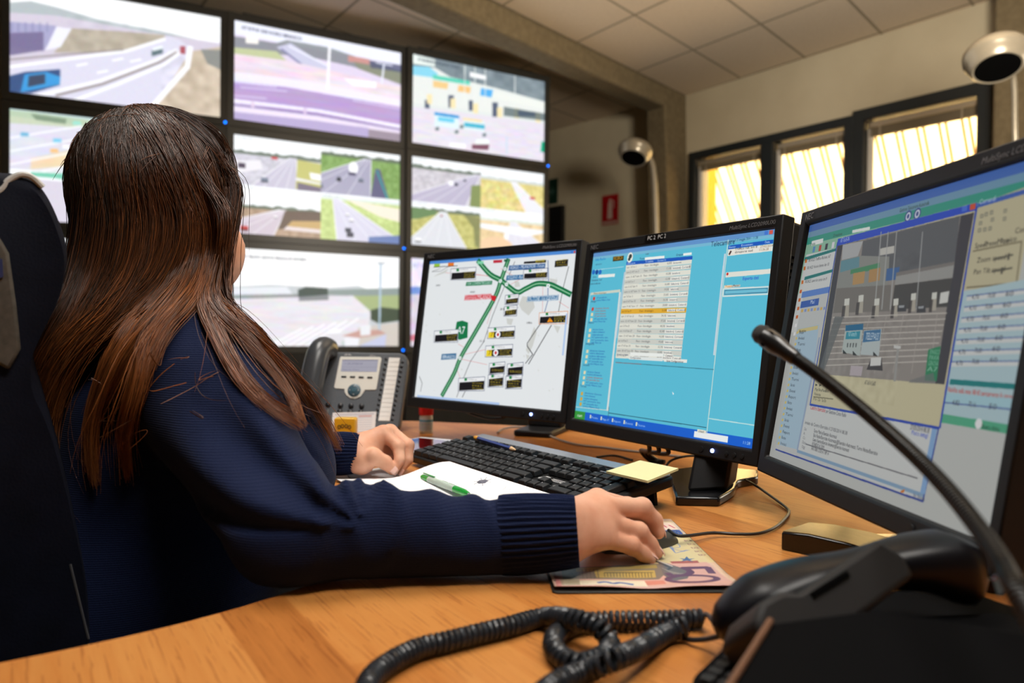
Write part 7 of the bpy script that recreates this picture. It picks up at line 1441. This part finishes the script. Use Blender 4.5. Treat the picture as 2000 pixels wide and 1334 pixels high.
# ---- hair: a full under-mass plus several thousand strands that lie on head, shoulder and back
M_hair = bpy.data.materials.new('hair'); M_hair.use_nodes = True
def hair_nodes(M):
    b = bsdf(M); at_ = N(M, 'ShaderNodeAttribute'); at_.attribute_name = 'tint'
    r = N(M, 'ShaderNodeValToRGB'); e = r.color_ramp.elements; e[0].position = 0.0; e[0].color = (0.010, 0.0045, 0.0022, 1); e[1].position = 1.0; e[1].color = (0.37, 0.120, 0.029, 1)
    k = e.new(0.35); k.color = (0.032, 0.0125, 0.0052, 1); k = e.new(0.65); k.color = (0.130, 0.041, 0.011, 1)
    L(M, at_.outputs['Fac'], r.inputs[0]); L(M, r.outputs[0], b.inputs['Base Color']); b.inputs['Roughness'].default_value = 0.37; b.inputs['Specular IOR Level'].default_value = 0.50
hair_nodes(M_hair)
RH = np.stack([f_h, l_h, z3], 1); HM = HCt+z3*0.026-f_h*0.002; HR3 = np.array([0.104, 0.092, 0.112])
def hairmass(P):
    d = ell3(P, HM, HR3, RH)
    d = smin(d, ell3(P, HCt-f_h*0.022-z3*0.055, (0.070, 0.078, 0.105), RH), 0.03)
    for s in (-1, 1): d = smin(d, cone(P, HCt+l_h*s*0.074-z3*0.01+f_h*0.006, HCt+l_h*s*0.068-z3*0.125+f_h*0.006, 0.020, 0.011), 0.03)
    face = np.minimum((P-HCt)@f_h-0.034, 0.075-(P-HCt)@z3); return smax(d, face, 0.012)
def hairbulk(P):
    d = hairmass(P)
    for a, b_, ra, rb in ((J(235, 545, .965), J(125, 680, .900), .050, .038), (J(125, 680, .900), J(78, 850, .880), .036, .022), (J(310, 545, .955), J(210, 650, .885), .034, .016)): d = smin(d, cone(P, a, b_, ra, rb), 0.035)
    return d
def body_d(P): return smin(sweater_raw(P), head(P), 0.01)
def push(P, off):
    """lift points that lie inside head or sweater to the distance off outside it"""
    for _ in range(3):
        d = body_d(P); e = 0.002; g = np.stack([body_d(P+np.array([e, 0, 0]))-d, body_d(P+np.array([0, e, 0]))-d, body_d(P+np.array([0, 0, e]))-d], -1)/e
        g /= np.maximum(np.linalg.norm(g, axis=-1, keepdims=True), 1e-6); P = P+g*np.maximum(off-d, 0)[..., None]*0.9
    return P
CAMP = np.array([0, 0, CAMZ]); C2 = np.stack([CX, -CU, CF])
def surf(pxs, off, dflt=0.93):
    """points of the hair or sweater surface seen at these places, lifted by off"""
    pxs = np.asarray(pxs, float); R = np.concatenate([(pxs-[1000, 667])/FPX, np.ones((len(pxs), 1))], 1)@C2; R /= R[:, 1:2]
    t = np.full(len(pxs), 0.62); nl = np.linalg.norm(R, axis=1)
    for _ in range(70):
        d = np.minimum(sweater_raw((CAMP+R*t[:, None]).astype(np.float32)), hairbulk((CAMP+R*t[:, None]).astype(np.float32)))-off; t = np.where(t < 1.35, t+np.clip(d, -0.01, 0.05)/nl*0.9, t)
    t = np.where(t >= 1.34, dflt, t); return CAMP+R*t[:, None]
rs = np.random.RandomState(42)
D = math.radians; NPT = 28; SV, ST = [], []
def capdir(phi, el): return (f_h*math.cos(phi)-l_h*math.sin(phi))*math.cos(el)+z3*math.sin(el)
def cappt(u, lift):
    q = (u@RH)/(HR3+lift[..., None] if isinstance(lift, np.ndarray) else HR3+lift); return HM+u/np.linalg.norm(q, axis=-1, keepdims=True)
CROWN = capdir(D(165), 1.25)
def lock(tails, cnt, tint, lay=0.002, root=0.45, fly=0.03):
    """tails: cnt x k x 3 world points; each strand leaves the scalp near the crown, follows the cap to its tail"""
    for i in range(cnt):
        T = tails[i]; u1 = T[0]-HM; u1 /= np.linalg.norm(u1); w0 = root*rs.rand()**1.3; jit = rs.randn(3)*0.10
        u0 = CROWN*(1-w0)+u1*w0+jit*(1-w0); u0 /= np.linalg.norm(u0); lift = lay+0.007*rs.rand()
        ctl = []
        for s in (0.0, 0.28, 0.55, 0.8):
            u = u0*(1-s)+u1*s; u /= np.linalg.norm(u); ctl.append(cappt(u, lift*(0.5+0.7*s)))
        C = np.array(catmull(ctl+list(T), 5)); s = np.r_[0, np.cumsum(np.linalg.norm(np.diff(C, axis=0), axis=1))]
        ln_ = s[-1]*(0.86+0.15*rs.rand() if rs.rand() < 0.85 else 0.55+0.4*rs.rand()); q = np.linspace(0, ln_, NPT); C = np.stack([np.interp(q, s, C[:, k]) for k in range(3)], 1)
        wv = np.linspace(0, 1, NPT)[:, None]; C += (np.sin(wv*6+rs.rand()*6)*rs.randn(3)*0.0022+np.sin(wv*15+rs.rand()*6)*rs.randn(3)*0.0006)*np.clip(wv*3, 0, 1)
        if rs.rand() < fly: C += wv**2*rs.randn(3)*np.array([.022, .02, .012])
        SV.append(C); ST.append(np.clip(tint[0]+0.12*rs.randn()+(tint[1]-tint[0])*np.linspace(0, 1, NPT)**0.9+0.03*rs.randn(), 0.02, 1))
def plock(px_, w0, w1, cnt, tint, lay=0.002, depth=None):
    """a lock given by the places it passes; w0, w1: half widths at its start and end"""
    px_ = np.array(px_, float); k = len(px_); dr = np.gradient(px_, axis=0); nr = np.stack([-dr[:, 1], dr[:, 0]], 1); nr /= np.linalg.norm(nr, axis=1)[:, None]
    fr = rs.rand(cnt)*2-1; wd = np.linspace(w0, w1, k); sub = np.round(fr*3)/3*0.75+fr*0.25        # strands gather in slim wisps towards the tips
    mix = np.linspace(0, 1, k)[None, :]; f2 = fr[:, None]*(1-mix)+sub[:, None]*mix
    Q = px_[None]+nr[None]*(f2*wd[None])[..., None]+rs.randn(cnt, 1, 2)*np.linspace(3, 4, k)[None, :, None]
    if depth is None:
        P = surf(Q.reshape(-1, 2), np.repeat(lay+0.010*rs.rand(cnt)**1.4, k)).reshape(cnt, k, 3)
    else:
        P = np.array([[J(Q[i, a, 0], Q[i, a, 1], depth[a]) for a in range(k)] for i in range(cnt)])
    lock(P, cnt, tint, lay)
plock([(172, 400), (160, 500), (122, 610), (72, 700), (42, 790), (55, 900), (98, 1030)], 24, 18, 900, (0.26, 0.66))
plock([(205, 430), (188, 530), (140, 620), (88, 705), (52, 800), (62, 920), (105, 1060)], 36, 26, 1150, (0.30, 0.70))
plock([(268, 440), (250, 530), (190, 615), (122, 690), (80, 790), (72, 880), (92, 990)], 42, 30, 1200, (0.33, 0.76))
plock([(332, 430), (315, 520), (255, 590), (165, 655), (102, 740), (80, 850), (95, 960)], 38, 20, 1100, (0.36, 0.80), .003)
plock([(400, 420), (392, 520), (350, 590), (290, 645), (240, 720), (205, 800)], 22, 5, 240, (0.34, 0.80), .003)
plock([(375, 420), (362, 510), (310, 585), (245, 660), (200, 750), (175, 860), (187, 950)], 22, 5, 620, (0.38, 0.88), .005)
plock([(397, 430), (388, 520), (345, 595), (288, 660), (270, 760), (243, 840), (252, 938)], 18, 5, 520, (0.40, 0.90), .006)
plock([(412, 420), (405, 510), (378, 585), (325, 640), (290, 720), (262, 800)], 14, 3, 150, (0.40, 0.88), .006)
plock([(427, 405), (416, 500), (395, 585), (425, 655), (470, 740), (530, 800), (592, 836)], 16, 4, 420, (0.42, 0.88), .005)
plock([(433, 405), (424, 500), (408, 585), (460, 640), (520, 700), (565, 760), (592, 832)], 14, 6, 330, (0.40, 0.80), .004)
plock([(440, 400), (431, 500), (420, 580), (480, 635), (545, 705), (605, 780), (662, 880)], 14, 6, 420, (0.40, 0.86), .004)
plock([(456, 350), (454, 405), (440, 470), (424, 555), (410, 640), (406, 700)], 13, 11, 600, (0.36, 0.60), .003, (0.985, 0.975, 0.962, 0.955, 0.955, 0.96))
def dlock(p0, p1, tails, cnt, tint):
    P = []
    for i in range(cnt):
        ph = p0+(p1-p0)*rs.rand(); a = cappt(capdir(ph, -0.25), 0.006); b_ = cappt(capdir(ph, -0.7), 0.012)-z3*0.03
        P.append([a, b_]+[np.asarray(q)+rs.randn(3)*np.array([.018, .018, .012])+l_h*0.0 for q in tails])
    lock(np.array(P), cnt, tint)
dlock(D(205), D(240), [H3(-0.60, 1.08, 0.02), H3(-0.645, 1.05, -0.10), H3(-0.66, 1.03, -0.22)], 420, (0.28, 0.66))
dlock(D(240), D(285), [SL+z3*0.10-f_t*0.03, SL+z3*0.05-f_t*0.08, SL-z3*0.10-f_t*0.11], 480, (0.3, 0.7))
dlock(D(285), D(320), [SL+z3*0.085+f_t*0.06-l_t*0.01, SL+z3*-0.03+f_t*0.12-l_t*0.01, SL+z3*-0.16+f_t*0.14-l_t*0.01], 380, (0.34, 0.74))
for sg in (1, -1):          # the front hair parts over the forehead to both temples
    P = []
    for i in range(600):
        k = rs.rand(); P.append([cappt(capdir(D(sg*(22+24*k)), 0.50+0.25*rs.rand()), 0.003), cappt(capdir(D(sg*(46+14*k)), 0.12), 0.003), cappt(capdir(D(sg*(60+16*k)), -0.30), 0.003), cappt(capdir(D(sg*(70+16*k)), -0.75), 0.004)])
    lock(np.array(P)[:300 if sg > 0 else 600], 300 if sg > 0 else 600, (0.30, 0.55), 0.0015, fly=0)
# loose hairs over crown and shoulder
w_ = np.linspace(0, 1, NPT)[:, None]
for k in range(170):
    u = capdir(D(60)+rs.rand()*D(160), 0.3+1.2*rs.rand()); a = cappt(u, 0.004); dn = np.cross(u, np.cross(CROWN, u)+rs.randn(3)*0.25); dn /= np.linalg.norm(dn); dn = np.cross(dn, u)
    SV.append(a+w_*u*0.012*rs.rand()+w_*dn*rs.choice([-1, 1])*0.05*rs.rand()-w_**2*z3*0.02); ST.append(np.full(NPT, 0.5+0.3*rs.rand()))
w_ = np.linspace(-0.5, 0.5, NPT)[:, None]; PX_ = np.stack([190+rs.rand(16)*230, 700+rs.rand(16)*160], 1)
for a in surf(PX_, np.full(16, 0.003)): SV.append(a+w_*rs.randn(3)*0.030+(w_**2)*rs.randn(3)*0.03); ST.append(np.full(NPT, 0.45+0.4*rs.rand()))
SV = np.array(SV); ST = np.array(ST)
q_ = SV-HCt; over = ((q_@f_h > 0.062) & (np.abs(q_@l_h) < 0.056) & (q_[..., 2] > -0.135) & (q_[..., 2] < 0.055)).any(1); SV, ST = SV[~over], ST[~over]      # none across the face
flat = SV.reshape(-1, 3).astype(np.float32); offs = np.repeat(0.0015+0.010*rs.rand(len(SV))**1.5, NPT).astype(np.float32)
flat = np.concatenate([push(flat[i:i+40000], offs[i:i+40000]) for i in range(0, len(flat), 40000)]); SV = flat.reshape(SV.shape).astype(float)
for _ in range(2): SV[:, 1:-1] = SV[:, 1:-1]*0.5+(SV[:, :-2]+SV[:, 2:])*0.25
def strands(SV, ST, r):
    T = np.gradient(SV, axis=1); T /= np.maximum(np.linalg.norm(T, axis=2, keepdims=True), 1e-9); ref = np.array([0.3, -0.9, 0.31]); A = np.cross(T, ref); A /= np.maximum(np.linalg.norm(A, axis=2, keepdims=True), 1e-9); B = np.cross(T, A)
    rad = r*0.92*np.interp(np.linspace(0, 1, NPT), [0, .1, .75, 1], [0.8, 1, 0.9, 0.25])[None, :, None]*(0.7+0.6*np.random.RandomState(1).rand(len(SV), 1, 1))
    V = np.stack([SV+rad*(A*math.cos(a)+B*math.sin(a)) for a in (0, 2.094, 4.189)], 2).reshape(-1, 3); n, m = SV.shape[:2]
    b = (np.arange(n)[:, None, None]*m+np.arange(m-1)[None, :, None])*3; k = np.arange(3)[None, None, :]; k2 = (k+1) % 3
    F = np.stack([b+k, b+k2, b+3+k2, b+3+k], -1).reshape(-1, 4); return V, F, np.repeat(ST.reshape(-1), 3)
Vst, Fst, Tst = strands(SV, ST, 0.00056)
Vm, Fm = grow(lambda P: np.maximum(hairbulk(P), 0.002-sweater_raw(P)), HCt-np.array([.33, .30, .36]), HCt+np.array([.16, .16, .16]), 0.0045)
hv = np.concatenate([Vm, Vst]); hf = np.concatenate([Fm, Fst+len(Vm)]); ht = np.concatenate([np.full(len(Vm), 0.06), Tst])
hair = mesh_np('hair', hv, hf, M_hair, woman)
if len(hair.data.vertices) == len(ht):
    a_ = hair.data.attributes.new('tint', 'FLOAT', 'POINT'); a_.data.foreach_set('value', ht.astype(np.float32))

# ================================================================== THE CHAIR
ch_lat = np.array([-0.53, 0.85, 0]); ch_lat /= np.linalg.norm(ch_lat); ch_u = np.array([ch_lat[1], -ch_lat[0], 0])
E0 = J(128, 640, 0.735); E0[2] = 0
t = empty('office_chair', (PEL[0], PEL[1], 0), label='high-backed navy office chair with white piping, behind the seated person', cat='chair')
M_navy = noise_mat('chair_navy', (0.0025, 0.0035, 0.009), (0.004, 0.0055, 0.014), scale=30, rough=0.7, bump=0.2, bscale=400, spec=0.12)
M_pipe = mat('white_piping', (0.55, 0.55, 0.53), 0.5); M_lin = noise_mat('grey_lining', (0.06, 0.055, 0.045), (0.10, 0.09, 0.075), scale=120, rough=0.8)
def chz(px_, py_):
    p = J(px_, py_, 0.735); return ((p-E0)@ch_u, p[2])
prof = [chz(*q) for q in ((-70, 352), (-10, 343), (50, 345), (86, 372), (116, 430), (132, 490), (122, 560), (92, 620), (62, 690), (84, 780), (118, 900), (150, 1040), (172, 1160), (178, 1290), (165, 1420), (20, 1420), (-60, 1200), (-90, 900), (-110, 600), (-100, 420))]
pc = catmull([(p[0], p[1], 0) for p in prof], 5, closed=True)
WD = 0.46
b = MB(); n = len(pc); lay = [(0.0, 0.90, 0.012), (0.006, 0.96, 0.004), (0.02, 1.0, 0), (WD-0.02, 1.0, 0), (WD-0.006, 0.96, 0.004), (WD, 0.90, 0.012)]
cx_, cz_ = np.mean([p[0] for p in pc]), np.mean([p[1] for p in pc]); vs = []
for s, k, dd in lay:
    for p in pc:
        dx, dz = p[0]-cx_, p[1]-cz_; r = math.hypot(dx, dz); q = 1-dd/max(r, 0.02)
        vs.append(Vector(E0+ch_u*(cx_+dx*q)+ch_lat*(s)+z3*(cz_+dz*q)))
fs = [(i*n+j, i*n+(j+1) % n, (i+1)*n+(j+1) % n, (i+1)*n+j) for i in range(len(lay)-1) for j in range(n)]+[tuple(range(n))[::-1], tuple((len(lay)-1)*n+j for j in range(n))]
b.add(vs, fs); bkr = b.build('backrest', M_navy, t)
pp = [chz(*q) for q in ((-60, 410), (0, 384), (18, 362), (40, 348), (62, 350), (84, 368))]
b = MB(); b.tube(catmull([E0+ch_u*p[0]+z3*p[1]+ch_lat*(0.001+0.004*(i/5)) for i, p in enumerate(pp)], 6), 0.0030, 8); b.build('piping', M_pipe, t).parent = bkr
b = MB(); q = [chz(*w) for w in ((-70, 470), (-10, 450), (20, 500), (34, 600), (42, 680), (20, 720), (-30, 690), (-80, 640))]; b.prism([(p[0], p[1]) for p in q], E0, ch_u, z3, -ch_lat, 0.006); b.build('lining', M_lin, t, bevel=0.003).parent = bkr
b = MB(); q = [chz(*w) for w in ((-20, 515), (8, 512), (10, 545), (-18, 556))]; b.prism(q, E0-ch_lat*0.006, ch_u, z3, -ch_lat, 0.002); b.build('label', mat('blue_label', (0.02, 0.03, 0.12), 0.6), t).parent = bkr
b = MB()
for k in range(46):
    f = k/45; a = chz(138+36*f, 1105+150*f-20*math.sin(f*3.1)*0); p = E0+ch_u*a[0]+z3*a[1]-ch_lat*0.0005; b.box(p, (0.0016, 0.0012, 0.0016))
b.build('stitching', mat('stitch_grey', (0.10, 0.10, 0.11), 0.7), t, smooth=False).parent = bkr
sc_ = PEL+np.array([0, 0, -0.155]); b = MB(); b.prism(rrect(0.48, 0.50, 0.08, 6), (PEL+f_t*0.16)*np.array([1, 1, 0])+z3*(sc_[2]-0.08), f_t, l_t, z3, 0.085); b.build('seat', M_navy, t, bevel=0.02)
base_c = (PEL+f_t*0.14)*np.array([1, 1, 0])
b = MB(); b.lathe([(0.03, 0.10), (0.03, sc_[2]-0.08)], base_c, n=18); b.build('column', M_blk, t)
for k in range(5):
    a = 2*math.pi*k/5+0.3; tip_ = base_c+np.array([math.cos(a), math.sin(a), 0])*0.28; b = MB(); b.tube([base_c+z3*0.11, tip_+z3*0.075], [0.022, 0.015], 10); lg_ = b.build('leg', M_blk, t)
    b = MB(); b.lathe([(0.025, -0.015), (0.025, 0.015)], tip_+z3*0.026, np.array([-math.sin(a), math.cos(a), 0]), 16); b.build('caster', M_dark, t)
for k in (0,):
    pa_, pb__ = E0+ch_lat*0.23+ch_u*0.0+z3*0.5, base_c+z3*(sc_[2]-0.07); b = MB(); b.tube([pa_-ch_u*0.05, pa_-ch_u*0.05-z3*0.12, pb__], 0.018, 10); b.build('back_support', M_blk, t)
